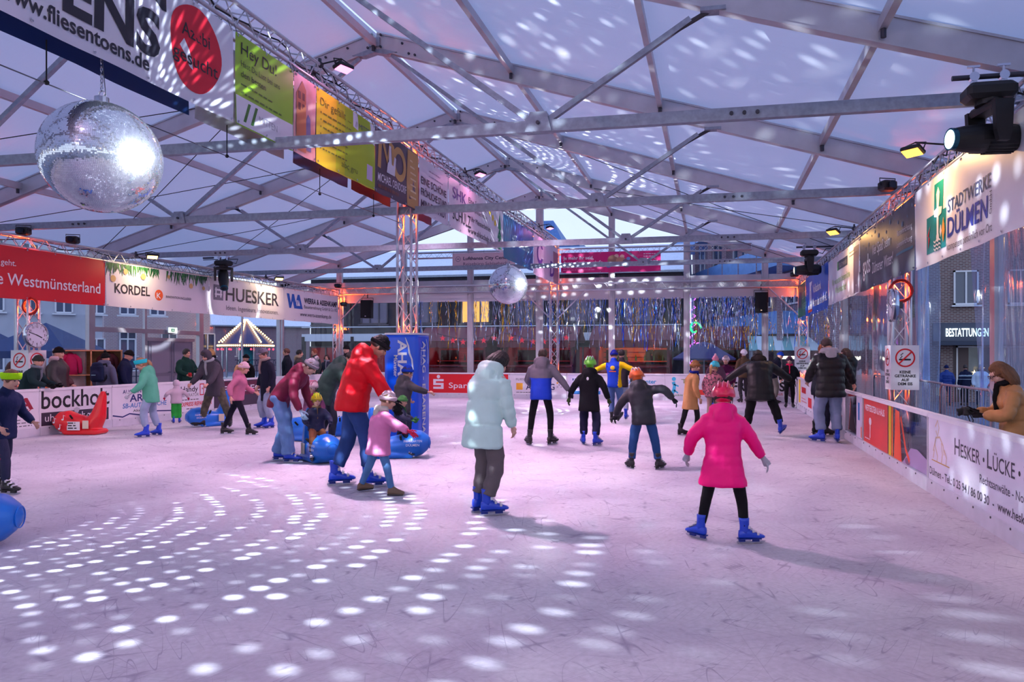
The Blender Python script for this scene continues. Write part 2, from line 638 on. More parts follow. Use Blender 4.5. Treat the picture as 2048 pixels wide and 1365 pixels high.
def ice_mat():
    m = M('ice', (214, 210, 224), .34, spec=.22)
    t = m.node_tree
    N, L = t.nodes, t.links
    b = N['Principled BSDF']
    tc = N.new('ShaderNodeTexCoord')

    def noise_(scale, det=4, dist=0., src=None):
        n = N.new('ShaderNodeTexNoise')
        n.inputs['Scale'].default_value = scale; n.inputs['Detail'].default_value = det; n.inputs['Distortion'].default_value = dist
        L.new(src or tc.outputs['Object'], n.inputs[0])
        return n
    warp = noise_(.7, 1)
    mix = N.new('ShaderNodeVectorMath'); mix.operation = 'MULTIPLY_ADD'
    L.new(warp.outputs['Color'], mix.inputs[0]); mix.inputs[1].default_value = (.16, .16, 0); L.new(tc.outputs['Object'], mix.inputs[2])
    lines = None
    # thin skate scratches: narrow contour bands of stretched, turned noise
    for sc, th, rot, st in ((1.0, .007, .3, 10.), (1.3, .008, 1.15, 14.), (1.6, .009, 2.05, 12.), (2.1, .011, 2.75, 16.), (2.7, .012, .75, 14.), (3.4, .014, 1.65, 18.), (4.2, .016, 2.4, 14.)):
        mp = N.new('ShaderNodeMapping'); mp.inputs['Rotation'].default_value = (0, 0, rot); mp.vector_type = 'TEXTURE'; mp.inputs['Scale'].default_value = (1 / (sc * st ** .5), st ** .5 / sc, 1); mp.inputs['Location'].default_value = (sc * 7, rot * 3, 0)
        L.new(mix.outputs[0], mp.inputs[0])
        vo = noise_(1.5, 0, 0, mp.outputs[0])
        sb = N.new('ShaderNodeMath'); sb.operation = 'SUBTRACT'; sb.inputs[1].default_value = .5
        L.new(vo.outputs[0], sb.inputs[0])
        ab = N.new('ShaderNodeMath'); ab.operation = 'ABSOLUTE'; L.new(sb.outputs[0], ab.inputs[0])
        mr = N.new('ShaderNodeMapRange'); mr.inputs[1].default_value = 0; mr.inputs[2].default_value = th; mr.inputs[3].default_value = 1; mr.inputs[4].default_value = 0
        L.new(ab.outputs[0], mr.inputs[0])
        ms = noise_(1.3 + sc * .35, 2)
        mk = N.new('ShaderNodeMapRange'); mk.inputs[1].default_value = .46; mk.inputs[2].default_value = .58
        L.new(ms.outputs[0], mk.inputs[0])
        pr = N.new('ShaderNodeMath'); pr.operation = 'MULTIPLY'
        L.new(mr.outputs[0], pr.inputs[0]); L.new(mk.outputs[0], pr.inputs[1])
        if lines is None:
            lines = pr
        else:
            mx = N.new('ShaderNodeMath'); mx.operation = 'MAXIMUM'
            L.new(lines.outputs[0], mx.inputs[0]); L.new(pr.outputs[0], mx.inputs[1]); lines = mx
    big = noise_(.55, 6, .5)
    fine = noise_(26, 5)
    r1 = N.new('ShaderNodeValToRGB')
    r1.color_ramp.elements[0].position = .32; r1.color_ramp.elements[0].color = lin((196, 188, 206))
    r1.color_ramp.elements[1].position = .68; r1.color_ramp.elements[1].color = lin((236, 233, 241))
    L.new(big.outputs[0], r1.inputs[0])
    c1 = N.new('ShaderNodeMix'); c1.data_type = 'RGBA'; c1.blend_type = 'MULTIPLY'; c1.inputs[0].default_value = .35
    L.new(r1.outputs[0], c1.inputs[6]); L.new(fine.outputs[0], c1.inputs[7])
    c2 = N.new('ShaderNodeMix'); c2.data_type = 'RGBA'
    sc2 = N.new('ShaderNodeMath'); sc2.operation = 'MULTIPLY'; sc2.inputs[1].default_value = .62
    L.new(lines.outputs[0], sc2.inputs[0]); L.new(sc2.outputs[0], c2.inputs[0])
    L.new(c1.outputs[2], c2.inputs[6]); c2.inputs[7].default_value = lin((128, 116, 146))
    L.new(c2.outputs[2], b.inputs['Base Color'])
    rr = N.new('ShaderNodeMapRange'); rr.inputs[3].default_value = .52; rr.inputs[4].default_value = .75
    L.new(big.outputs[0], rr.inputs[0]); L.new(rr.outputs[0], b.inputs['Roughness'])
    ad = N.new('ShaderNodeMath'); ad.operation = 'MULTIPLY_ADD'; ad.inputs[1].default_value = -1.2
    L.new(lines.outputs[0], ad.inputs[0]); L.new(fine.outputs[0], ad.inputs[2])
    bp = N.new('ShaderNodeBump'); bp.inputs['Strength'].default_value = .25; bp.inputs['Distance'].default_value = .01
    L.new(ad.outputs[0], bp.inputs['Height']); L.new(bp.outputs[0], b.inputs['Normal'])
    return m


# ------------------------------------------------------------------ dimensions
XL, XR, YF, YN = -12.9, 2.45, 25.5, -6.0       # the rink inside its boards
TXL, TXC, TXR = -14.1, -5.6, 3.0                # truss lines
KT = .885                                        # bay of the tent: 4.42 m
RX, RZ, SL, HALF = -7.0 * KT, 7.636, .30, 12.0 * KT   # tent ridge, height, slope, half span
FRY = [y * KT for y in (-10.5, -5.5, -.5, 4.5, 9.5, 14.5, 19.5, 24.5, 29.6)]
GY = FRY[-1]


def zk(z):
    return 1.6 + (z - 1.6) * KT
EZ = RZ - SL * HALF


def roof_z(x):
    return RZ - SL * abs(x - RX)


# ------------------------------------------------------------------ ground and ice
fl = MB().box(((XL + XR) / 2, (YN + YF) / 2, -.06), (XR - XL + .1, YF - YN + .1, .12)).build('floor', ice_mat(), kind='structure', label='scratched pale ice sheet of the rink')
pv = M('street_paving', (98, 100, 120), .7, 0, var=.25, scale=1.5, bump=.15, bscale=8)
MB().box((0, 20, -.7), (170, 150, .4)).build('floor', pv, kind='structure', label='grey paved street below the rink platform on the right')
MB().box((-40, 20, -.26), (89.4, 150, .48)).build('floor', pv, kind='structure', label='grey paved square around the tent')
for a_, b_ in (((-17.2, -9.6), (XL - .05, 26.5)), ((XR + .05, -9.6), (4.7, 26.5)), ((XL - .05, YF + .05), (XR + .05, 26.5)), ((XL - .05, -9.6), (XR + .05, YN - .05))):
    MB().box(((a_[0] + b_[0]) / 2, (a_[1] + b_[1]) / 2, -.27), (b_[0] - a_[0], b_[1] - a_[1], .5)).build('floor', M('platform_board', (120, 112, 116), .7, var=.15, scale=2), kind='structure', label='grey platform floor around the ice')

# ------------------------------------------------------------------ tent roof
ceil = struct('ceiling', 'white membrane roof of the tent on aluminium frames')
for i in range(len(FRY) - 1):
    y0, y1 = FRY[i], FRY[i + 1]
    for sgn in (-1, 1):
        def fn(a, b, sgn=sgn, y0=y0, y1=y1):
            x = RX + sgn * (.02 + (HALF + .15) * a)
            sag = .045 * math.sin(PI * b) + .012 * math.sin(a * 24 + y0) * math.sin(PI * b)
            return (x, y0 + (y1 - y0) * b, roof_z(x) + .02 - sag * .8)
        MB().grid(fn, 36, 8).build('roof_panel', MEMB, ceil, smooth=True)
AL, GV = MATS['aluminium'], MATS['galvanised']
bolt_me = MB().tube([(0, 0, -.012), (0, 0, .012)], .022, 8).mesh('bolt', MATS['steel_bolt'])


def bolt(parent, p, axis='y'):
    m = Matrix.Translation(p)
    if axis == 'y':
        m = m @ Matrix.Rotation(PI / 2, 4, 'X')
    elif axis == 'x':
        m = m @ Matrix.Rotation(PI / 2, 4, 'Y')
    return link('bolt', bolt_me, parent, mat=m)


for y in FRY:
    vis = y > 3
    for sgn in (-1, 1):
        f = MB()
        a, b = V((RX, y, RZ - .17)), V((RX + sgn * HALF, y, EZ - .17))
        n_ = V((sgn * SL, 0, 1)).normalized()
        f.bar(a, b, .10, .30, up=n_)
        for s2 in (-1, 1):      # flanges of the hollow section
            f.bar(a + n_ * .146 * s2, b + n_ * .146 * s2, .135, .028, up=n_)
        ra = f.build('rafter', AL, ceil)
        if vis:
            for dx in (.55, .8, .68, 1.0):
                bolt(ra, (RX + sgn * dx, y - .062, RZ - SL * dx - (.1 if dx in (.55, 1.0) else .26)))
    if vis:
        kp = MB().prism([(RX + dx, y - .075, z) for dx, z in ((-.45, RZ - .42), (-.16, RZ - .34), (.16, RZ - .34), (.45, RZ - .42), (.24, RZ - .45), (0, RZ - .39), (-.24, RZ - .45))], (0, .15, 0)).build('ridge_plate', GV, ceil)
        pb = MB().box((RX, y - .07, RZ - .2), (.22, .03, .16)).build('purlin_bracket', GV, ceil)
        for dx in (-.13, .13):
            for dz in (-.08, -.3):
                bolt(pb, (RX + dx, y - .085, RZ + dz))
    if 3.5 < y < GY - .5:
        # tie beam at eaves height with two V braces
        tz = 4.27
        t_ = MB().box((RX, y, tz), (2 * HALF - .2, .09, .135)).build('tie_beam', GV, ceil)
        for sx in (-1, 1):
            for k in range(3):
                bolt(t_, (RX + sx * (6.4 + .14 * k), y - .055, tz))
            xb = RX + sx * 4.2
            br = MB().bar((xb, y, tz), (RX + sx * .32, y, RZ - .45), .065, .065).build('brace', GV, ceil)
            xo = RX + sx * 6.2
            br = MB().bar((xb, y, tz), (xo - sx * .25, y, roof_z(xo) - .40), .065, .065).build('brace', GV, ceil)
            MB().tube([(xo - sx * .5, y, roof_z(xo) - .56), (xo - sx * .05, y, roof_z(xo) - .33)], .03, 8).build('turnbuckle', MATS['steel_bolt'], br)
            MB().box((xo, y - .02, roof_z(xo) - .335), (.28, .15, .045)).build('brace_shoe', GV, ceil)
            MB().prism([(xb - .16, y - .065, tz - .07), (xb + .16, y - .065, tz - .07), (xb + .1, y - .065, tz + .16), (xb - .1, y - .065, tz + .16)], (0, .13, 0)).build('gusset', GV, ceil)
            bolt(ceil, (xb, y - .08, tz + .03))
for i in range(2, len(FRY) - 1):
    y0, y1 = FRY[i], FRY[i + 1]
    for k in range(-4, 5):
        x = RX + 3 * KT * k
        z = roof_z(x) - .12 - (.02 if k else .1)
        if abs(k) == 4:
            z -= .1
        pu = MB().bar((x, y0, z), (x, y1, z), .08, .135, up=(0, 0, 1)).build('purlin', AL, ceil)
        if k not in (-4, 4) and y0 > 3:
            MB().tube([(x, y1 - .12, z - .16), (x, y1 - .12, z - .05)], .03, 8).build('purlin_pin', MATS['steel_bolt'], pu)
# diagonal wind cables under the membrane
for (xa, ya, xb, yb) in ((-4, 19.5, 5, 24.5), (-4, 24.5, 5, 19.5), (-4, 24.5, 5, 29.6), (-19, 19.5, -10, 24.5), (-19, 24.5, -10, 19.5), (-19, 14.5, -10, 19.5), (-19, 19.5, -10, 14.5), (-19, 9.5, -10, 14.5)):
    xa, ya, xb, yb = xa * KT, ya * KT, xb * KT, yb * KT
    MB().tube([(xa, ya, roof_z(xa) - .28), ((xa + xb) / 2, (ya + yb) / 2, (roof_z(xa) + roof_z(xb)) / 2 - .33), (xb, yb, roof_z(xb) - .28)], .009, 5).build('wind_cable', MATS['cable'], ceil)

# ------------------------------------------------------------------ gable wall at the far end
wb = struct('wall_back', 'far gable wall of white posts and clear plastic windows')
px_ = [RX - HALF + 3 * KT * k for k in range(9)]
for k, x in enumerate(px_):
    zt = roof_z(x) - .3
    c = (x + (.1 if k == 0 else -.1 if k == 8 else 0), GY, zt / 2)
    po = MB().box(c, (.22 if k % 4 else .27, .12, zt)).build('post', AL, wb)
    MB().box((c[0], GY - .07, zt / 2), (.09, .03, zt)).build('keder_rail', AL, po)
for k in range(8):
    x0, x1 = px_[k] + .12, px_[k + 1] - .12
    xm, wd = (x0 + x1) / 2, x1 - x0
    MB().box((xm, GY, zk(4.58)), (wd, .1, .23)).build('rail', AL, wb)
    MB().box((xm, GY, .45), (wd, .08, .9)).build('plinth', MATS['white_plastic'], wb)
    MB().box((xm, GY, zk(4.12)), (wd, .06, .54)).build('valance', MATS['white_plastic'], wb)

    def wf(a, b, x0=x0, wd=wd, k=k):
        return (x0 + wd * a, GY + .02 + .02 * math.sin(a * 19 + k) * math.sin(PI * b), .9 + (zk(3.82) - .9) * b)
    MB().grid(wf, 22, 8).build('pane', PANE, wb, smooth=True)
    za, zb = roof_z(x0) - .34, roof_z(x1) - .34
    MB().add([(x0, GY + .01, zk(4.7)), (x1, GY + .01, zk(4.7)), (x1, GY + .01, zb), (x0, GY + .01, za)], [(0, 1, 2, 3)]).build('gable_pane', PANE, wb)

# ------------------------------------------------------------------ side walls
wl = struct('wall_left', 'left tent wall of grey posts and clear plastic windows')
wr = struct('wall_right', 'right tent wall of posts and loose clear plastic curtains')
WXL, WXR = RX - HALF, RX + HALF
for (wl_, X, sgn) in ((wl, WXL, 1), (wr, WXR, -1)):
    for y in FRY[:-1]:
        MB().box((X, y, 2.13), (.13, .2, 4.26)).build('post', AL, wl_)
    for i in range(len(FRY) - 1):
        MB().box((X, (FRY[i] + FRY[i + 1]) / 2, 4.17), (.1, FRY[i + 1] - FRY[i], .18)).build('rail', AL, wl_)
for i in range(len(FRY) - 1):
    y0, y1 = FRY[i] + .11, FRY[i + 1] - .11
    door = i == 6
    zl_ = zk(2.5) if door else .05

    def wf(a, b, y0=y0, y1=y1):
        return (WXL + .03 * math.sin(a * 17 + y0) * math.sin(PI * b), y0 + (y1 - y0) * a, zl_ + (4.08 - zl_) * b)
    MB().grid(wf, 30, 8).build('pane', PANE, wl, smooth=True)
    if FRY[i] > 8 and not door:
        MB().box((WXL, (y0 + y1) / 2, 2.05), (.06, .05, 4.1)).build('mullion', AL, wl)
# the door bay on the left
MB().box((WXL, 22 * KT, zk(2.38)), (.12, 4.8 * KT, .13)).build('transom', AL, wl)
MB().box((WXL, 21.75 * KT, 3.2), (.08, .08, 1.75)).build('mullion', AL, wl)
MB().box((WXL, 21.75 * KT, 1.13), (.1, .1, 2.26)).build('mullion', AL, wl)
MB().grid(lambda a, b: (WXL, (19.6 + 2.1 * a) * KT, .05 + 2.18 * b), 6, 4).build('pane', PANE, wl)
MB().box((WXL + .02, 22.95 * KT, 2.05), (.08, 2.1, .1)).build('door_head', AL, wl)
dgrey = M('door_grey', (150, 150, 168), .5, .1, var=.05)
dr = struct('door_1', 'grey double exit door in the left tent wall')
for yy in (22.4 * KT, 23.5 * KT):
    lf = MB().box((WXL + .02, yy, 1.02), (.05, .95, 2.02)).build('door_leaf', dgrey, dr)
    for zz, hh in ((.52, .78), (1.48, .94)):
        MB().box((WXL + .055, yy, zz), (.02, .76, hh), bev=.01).build('door_panel', M('door_panel_grey', (168, 166, 184), .5), lf)
    MB().tube([(WXL + .06, yy + (.38 if yy < 20.3 else -.38), 1.03), (WXL + .1, yy + (.38 if yy < 20.3 else -.38), 1.03), (WXL + .1, yy + (.27 if yy < 20.3 else -.27), 1.03)], .012, 6).build('door_handle', MATS['chrome'], lf)
# exit sign over the door
ex = thing('exit_sign', 'small lit green and white exit sign on the rail over the grey double door', 'sign', (WXL + .1, 22.9 * KT, zk(2.45)))
MB().box((0, 0, 0), (.05, .42, .2), bev=.01).build('case', MATS['white_plastic'], ex)
sf = Surf(ex, (.03, -.19, -.08), (0, 1, 0), (0, 0, 1))
sf.patch('light_face', M('exit_face', (225, 255, 240), emit=1.6), 0, 0, .38, .16, nv=1)
sf.patch('pictogram', M('exit_green', (20, 150, 90), emit=.3), .12, .03, .26, .13, k=1)
sf.poly('arrow', M('exit_face', (255, 255, 255)), [(.15, .08), (.19, .045), (.23, .08), (.2, .08), (.2, .12), (.18, .12), (.18, .08)], 1.6)
# right side curtains: loose wavy sheets with an opening towards the shop
for (y0, y1, amp, fr, mt) in ((-5.4, 4.4, .04, 9, PANE), (4.6, 9.4, .05, 14, PANEB), (9.6, 14.4, .1, 26, PANEB), (14.62, 15.3, .13, 9, PANEB), (18.1, 19.4, .16, 15, PANEB), (19.62, 21.0, .1, 12, PANE), (21.2, 24.4, .05, 9, PANE), (24.6, 29.5, .04, 10, PANE)):
    y0, y1 = y0 * KT, y1 * KT

    def cf(a, b, y0=y0, y1=y1, amp=amp * KT, fr=fr):
        sq = 1.0
        if 12.9 < y0 < 15.9:
            sq = 1 - .35 * (1 - b)
        yy = y0 + (y1 - y0) * (1 - (1 - a) * sq if y0 > 14 else a * sq)
        return (WXR - .06 + amp * math.sin(a * fr + 2.2 * b) * (.6 + .4 * math.sin(3 * b + a * 5)), yy, .06 + 4.02 * b)
    MB().grid(cf, 60, 14).build('curtain_sheet', mt, wr, smooth=True)
# double door posts in the right wall
for y in (20.9 * KT, 22.2 * KT):
    MB().box((WXR, y, 2.05), (.1, .16, 4.1)).build('mullion', AL, wr)
MB().box((WXR, 23.3 * KT, 2.05), (.06, 1.9, 4.1)).build('wall_panel', M('panel_grey', (168, 172, 196), .55), wr)
MB().box((WXR - .05, 20.2 * KT, 1.2), (.05, 1.05, 2.4)).build('wall_panel', dgrey, wr)
# wall behind the camera
wf_ = struct('wall_front', 'end wall of the tent with clear plastic windows')
MB().add([(WXL, FRY[0], 0), (WXR, FRY[0], 0), (WXR, FRY[0], EZ), (RX, FRY[0], RZ), (WXL, FRY[0], EZ)], [(0, 1, 2, 3, 4)]).build('pane', PANE, wf_)
for k in (-8, -5.3, -2.65, 0, 2.65, 5.3, 8):
    MB().box((RX + k, FRY[0] + .1, roof_z(RX + k) / 2 - .1), (.2, .1, roof_z(RX + k) - .3)).build('post', AL, wf_)

# ------------------------------------------------------------------ trusses
TM = MATS['truss_metal']


def truss(name, label, A, B, wd, cell, r=.024, rl=.010, group=None, up=(0, 0, 1)):
    """box truss between A and B (centre line); chords and zigzag lacing"""
    A, B = V(A), V(B)
    t = thing(name, label, 'truss', A, 0, group)
    d = B - A
    L_ = d.length
    z = d.normalized()
    u = V(up)
    x = z.cross(u).normalized()
    y = x.cross(z)
    h = wd / 2

    def P(a, b, k):
        return x * a + y * b + z * k
    for a, b in ((-h, -h), (h, -h), (h, h), (-h, h)):
        MB().tube([P(a, b, 0), P(a, b, L_)], r, 10).build('chord', TM, t, smooth=True)
    n = max(2, int(round(L_ / cell)))
    cs = [(-h, -h), (h, -h), (h, h), (-h, h)]
    for i in range(4):
        p, q = cs[i], cs[(i + 1) % 4]
        pts = []
        for k in range(n + 1):
            c = p if k % 2 == 0 else q
            pts.append(P(c[0], c[1], L_ * k / n))
        MB().tube(pts, rl, 6).build('lacing', TM, t)
    for k in (0, L_):
        MB().tube([P(*c, k) for c in cs], r * .8, 6, closed=True).build('end_frame', TM, t)
    return t


truss('lighting_truss', 'long box truss carrying the advertising banners over the middle of the ice', (TXC, -6, 5.58), (TXC, 26.1, 5.58), .27, .2)
truss('lighting_truss', 'box truss above the banners along the left boards', (TXL, -3, 3.92), (TXL, 25.8, 3.92), .24, .2)
truss('lighting_truss', 'box truss above the banners along the right boards', (TXR, -3, 4.06), (TXR, 25.8, 4.06), .24, .2)
truss('lighting_truss', 'box truss spanning the far end low in front of the tinsel windows', (TXL + .14, 25.95, 4.0), (TXR - .14, 25.95, 4.0), .24, .2)
truss('lighting_truss', 'short box truss holding the magenta and the beige banner at the far end', (-11.2, 25.95, 5.28), (1.3, 25.95, 5.28), .2, .2, .018, .008)
cols = [('at the left boards under the red banner', TXL, 12.9, 3.8), ('in the blue padding at the middle of the ice', TXC, 12.9, 5.45),
        ('at the right boards behind the round clock', TXR, 12.9, 3.92), ('at the far left corner of the rink', TXL, 25.95, 3.78),
        ('at the middle of the far boards', TXC, 25.95, 5.42), ('at the far right corner of the rink', TXR, 25.95, 3.9)]
for lab, x, y, zt in cols:
    t = truss('truss_column', 'upright lattice truss column ' + lab, (x, y, 0.02), (x, y, zt), .27, .36, .025, .011, up=(0, 1, 0))
    MB().box((0, 0, .0), (.5, .5, .03)).build('base_plate', TM, t)
# diagonal knee braces at the far columns
for (x, s) in ((TXL, 1), (TXC, 1), (TXC, -1), (TXR, -1)):
    tt = MB().tube([(x + s * .15, 25.9, 2.9), (x + s * 1.15, 25.9, 3.88)], .025, 8).build('knee_brace', TM)
    tt['label'] = 'slanting tube brace under the far truss ' + {TXL: 'at the far left column', TXC: ('right' if s > 0 else 'left') + ' of the middle column', TXR: 'at the far right column'}[x]
    tt['category'] = 'brace'

# ------------------------------------------------------------------ rink boards
BW, BH = MATS['board_white'], .92
BOARDS = {}


def board(key, a, b, mat=BW, clear=False):
    """one board between floor points a, b; the ice lies to the right of a->b.  Returns a print surface"""
    a, b = V((*a, 0)), V((*b, 0))
    d = (b - a).normalized()
    n = V((d.y, -d.x, 0))
    L_ = (b - a).length
    root = BOARDS[key]
    m = Matrix((d, -n, V((0, 0, 1)))).transposed()
    mid = (a + b) / 2 - n * .03

    def bx(z0, z1, th, off, name, mt, bev=.006, shrink=.006):
        return MB().box(mid + n * off + V((0, 0, (z0 + z1) / 2)), (L_ - shrink, th, z1 - z0), m, bev).build(name, mt, root)
    bx(.0, .16, .05, .012, 'kick_plate', MATS['kick_plate'])
    if clear:
        bx(.16, BH - .05, .014, 0, 'clear_panel', PLEXI, 0)
        for s in (-1, 1):
            MB().box(mid + d * s * (L_ / 2 - .03) + V((0, 0, .5)), (.05, .05, .8), m).build('board_post', AL, root)
    else:
        bx(.16, BH - .05, .04, 0, 'panel', mat)
    bx(BH - .05, BH, .09, -.01, 'cap_rail', MATS['white_plastic'], .015)
    for k in range(int(L_ / .45)):
        p = a + d * (.2 + .45 * k) + n * .01
        link('bolt', bolt_small, root, mat=Matrix.Translation(p + V((0, 0, .135))) @ m.to_4x4() @ Matrix.Rotation(PI / 2, 4, 'X'))
    return Surf(root, a + n * (-.009 if not clear else -.022) + V((0, 0, .16)), d, (0, 0, 1), lift=.003), L_


bolt_small = MB().tube([(0, 0, -.004), (0, 0, .004)], .011, 6).mesh('small_bolt', MATS['steel_bolt'])
BOARDS['R'] = struct('baseboard_right', 'low white rink boards with advertising along the right side')
BOARDS['L'] = struct('baseboard_left', 'low white rink boards with advertising along the left side')
BOARDS['F'] = struct('baseboard_back', 'low white rink boards with advertising at the far end')

# ------------------------------------------------------------------ advertising boards
WHT, BLK, RED = flat((236, 234, 240)), flat((24, 22, 30)), flat((214, 18, 34))
NAVY, BLUE, GREY = flat((34, 42, 108)), flat((38, 120, 190)), flat((96, 96, 106))
DKRED, GREENP, GOLD = flat((150, 28, 52)), flat((60, 170, 70)), flat((196, 150, 70))
ORANGE, YEL, TEAL = flat((236, 110, 40)), flat((240, 205, 40)), flat((0, 140, 140))
PURPLE, MAG, LGREY = flat((70, 40, 110)), flat((206, 0, 110)), flat((180, 178, 188))
VIO = flat((200, 196, 214))


def dashes(s, mat, u0, v0, w_, n, gap, h=.018, seed=1, name='fine_print'):
    """unreadable small print as broken lines"""
    rnd = random.Random(seed)
    mb = MB()
    for i in range(n):
        u = u0
        end = u0 + w_ * rnd.uniform(.7, 1)
        while u < end:
            l = rnd.uniform(.04, .12)
            a, b = u, min(u + l, end)
            v = v0 - i * gap
            mb.add([s.p(a, v, .9), s.p(b, v, .9), s.p(b, v + h, .9), s.p(a, v + h, .9)], [(0, 1, 2, 3)])
            u += l + .025
    o = mb.build(name, mat, s.owner)
    o['kind'] = 'stuff'


H_ = .71    # print height of a board
# right side, far to near
s, L = board('R', (XR, YF), (XR, 22.4)); s.patch('print', flat((90, 60, 90)), .2, .05, 1.2, H_); s.patch('print', flat((206, 170, 60)), 1.4, .05, 1.7, H_)
s, L = board('R', (XR, 22.4), (XR, 19.2)); s.patch('print', YEL, .1, .05, .5, H_); dashes(s, RED, .8, .36, 1.2, 1, .1, .16, 3); s.patch('print', RED, 2.2, .05, 2.9, .3); dashes(s, RED, .8, .2, 1.2, 2, .08)
s, L = board('R', (XR, 19.2), (XR, 16.2)); s.patch('print', flat((226, 60, 90)), .2, .04, 2.8, H_); dashes(s, WHT, .5, .46, 1.6, 2, .28, .16, 4)
s, L = board('R', (XR, 16.2), (XR, 14.7)); dashes(s, RED, .2, .5, 1, 3, .14, .03)
s, L = board('R', (XR, 14.7), (XR, 13.05), clear=True)
s.poly('print', flat((30, 14, 26)), [(.35, .05), (1.0, .05), (.55, .62)]); s.poly('print', flat((180, 40, 40)), [(.3, .05), (.35, .05), (.55, .62), (.5, .64)])  # dark and red triangle: a reflection in the clear panel, painted as flat colour
s.patch('print', VIO, 1.05, .0, 1.6, H_); s.patch('print', BLUE, 1.2, .3, 1.35, .6, 1); s.patch('print', ORANGE, 1.45, .02, 1.6, .2, 1)
redfilm = M('red_film', (226, 60, 50), .3, var=.08, scale=2)
s, L = board('R', (XR, 13.05), (XR, 9.22), clear=True)
s.patch('print', redfilm, .02, .0, 1.75, H_)
text(s, 'WETTERSTEIN & HAUS', WHT, .15, .52, .14, 1.4, .02)
s.disc('print', WHT, .55, .36, .09, .06); s.patch('print', WHT, .53, .1, .57, .32, 1); dashes(s, WHT, .15, .06, .5, 1, .05)
s.patch('print', YEL, 1.8, .0, 1.95, H_); s.patch('print', ORANGE, 1.98, .0, 2.06, H_)
s.poly('print', flat((236, 84, 50)), [(2.12, .0), (2.55, .0), (2.42, .66), (2.2, .68)])
s.stroke('print', flat((226, 80, 50)), [(2.5, .6), (2.75, .2), (2.95, .06)], .07); s.disc('print', flat((120, 90, 120)), 2.85, .05, .13, .045)
s.poly('print', flat((170, 150, 190)), [(2.6, .01), (3.8, .01), (3.8, .18), (3.3, .26), (3.0, .24)], .3)
s, L = board('R', (XR, 9.22), (XR, 5.3))
s.patch('print', flat((222, 218, 232)), .01, .0, 3.9, H_, .3)
# pale horse-and-rider line emblem in gold on the law firm's board
for pts in ([(.28, .62), (.36, .7), (.42, .62), (.36, .52), (.3, .58)], [(.2, .34), (.3, .5), (.44, .52), (.56, .44), (.6, .34)], [(.3, .5), (.26, .42), (.36, .3), (.34, .24)], [(.5, .46), (.54, .34), (.5, .24)], [(.24, .36), (.2, .26)], [(.6, .4), (.68, .32), (.66, .24)]):
    s.stroke('emblem', flat((204, 178, 150)), pts, .022)
s.stroke('emblem', GOLD, [(.14, .235), (.78, .235)], .012)
hk_ = flat((48, 44, 62))
text(s, 'H', hk_, .95, .40, .25, .16, .004); text(s, 'ESKER', hk_, 1.14, .40, .19, .55, .006)
s.disc('print', BLK, 1.78, .46, .022)
text(s, 'L', hk_, 1.87, .40, .25, .12, .004); text(s, 'ÜCKE', hk_, 2.01, .40, .19, .49, .006)
s.disc('print', BLK, 2.59, .46, .022); text(s, 'S', hk_, 2.68, .40, .25, .12)
text(s, 'Rechtsanwälte - Notare', flat((60, 56, 76)), 1.68, .235, .115, 1.2, .006)
text(s, 'Dülmen - Tel.: 0 25 94 / 86 00 30  -', hk_, .06, .065, .12, 1.98, .012); text(s, 'www.heskerluecke.de', hk_, 2.12, .065, .12, 1.2, .012)
s, L = board('R', (XR, 5.3), (XR, 1.5))
s, L = board('R', (XR, 1.5), (XR, -6))
# left side, near to far
s, L = board('L', (XL, -6), (XL, 3)); s, L = board('L', (XL, 3), (XL, 8.3))
s, L = board('L', (XL, 8.3), (XL, 10.4))
s, L = board('L', (XL, 10.4), (XL, 12.05)); text(s, 'EPA', DKRED, .62, .38, .3, .9, .03, .12); text(s, 'DRUCK', flat((190, 60, 80)), .75, .27, .16, .75, .01, .25); dashes(s, GREY, .6, .17, .9, 3, .06)
s, L = board('L', (XL, 12.05), (XL, 13.82))
text(s, 'bockholt', BLK, .04, .36, .5, 1.66, .012); s.patch('print', flat((50, 42, 62)), .04, .02, 1.68, .28); text(s, 'uhren  schmuck', WHT, .12, .1, .21, 1.48)
s.poly('print', LGREY, [(.78, .31), (.86, .34), (.94, .31), (.86, .16)])
s, L = board('L', (XL, 13.82), (XL, 15.8))
text(s, 'AUCH IN IHRER', NAVY, .3, .55, .12, .95, .01); text(s, 'ARAL', NAVY, .5, .36, .23, .75, .02); text(s, 'SB-AUTOWÄSCHE', BLUE, .3, .22, .15, 1.35, .01, .1); text(s, 'Alter Garten', BLK, .6, .12, .08, .7, .008)
s.stroke('print', NAVY, [(.02, .08), (.3, .03), (.5, .09), (.8, .04), (1.2, .1), (1.9, .06)], .03)
s, L = board('L', (XL, 15.8), (XL, 17.2))
text(s, 'Handy', BLK, .15, .49, .2, .62, .008); text(s, 'REPARATUR', GREY, .15, .37, .11, .65); dashes(s, BLK, .15, .28, .9, 1, .05); text(s, 'EXPRESS REPARATUR', RED, .15, .13, .14, 1.15, .02, .15); dashes(s, BLK, .35, .05, .7, 1, .05)
for x0, wd, hh, mt in ((.84, .16, .3, RED), (1.08, .12, .2, BLK)):
    for a_ in ((x0, .38, x0 + .025, .38 + hh), (x0 + wd - .025, .38, x0 + wd, .38 + hh), (x0, .38, x0 + wd, .405), (x0, .355 + hh, x0 + wd, .38 + hh)):
        s.patch('print', mt, *a_, nu=1)
s, L = board('L', (XL, 17.2), (XL, 20.0), mat=flat((62, 52, 72)))
s.patch('print', flat((92, 22, 56)), .1, .3, 2.7, .68); text(s, 'FELDBECK', WHT, .35, .4, .24, 2.0, .012)
s, L = board('L', (XL, 20.0), (XL, 23)); dashes(s, GREENP, .3, .34, 2.2, 1, .1, .16, 6)
s, L = board('L', (XL, 23), (XL, YF)); dashes(s, NAVY, .3, .5, 2, 3, .15, .04)
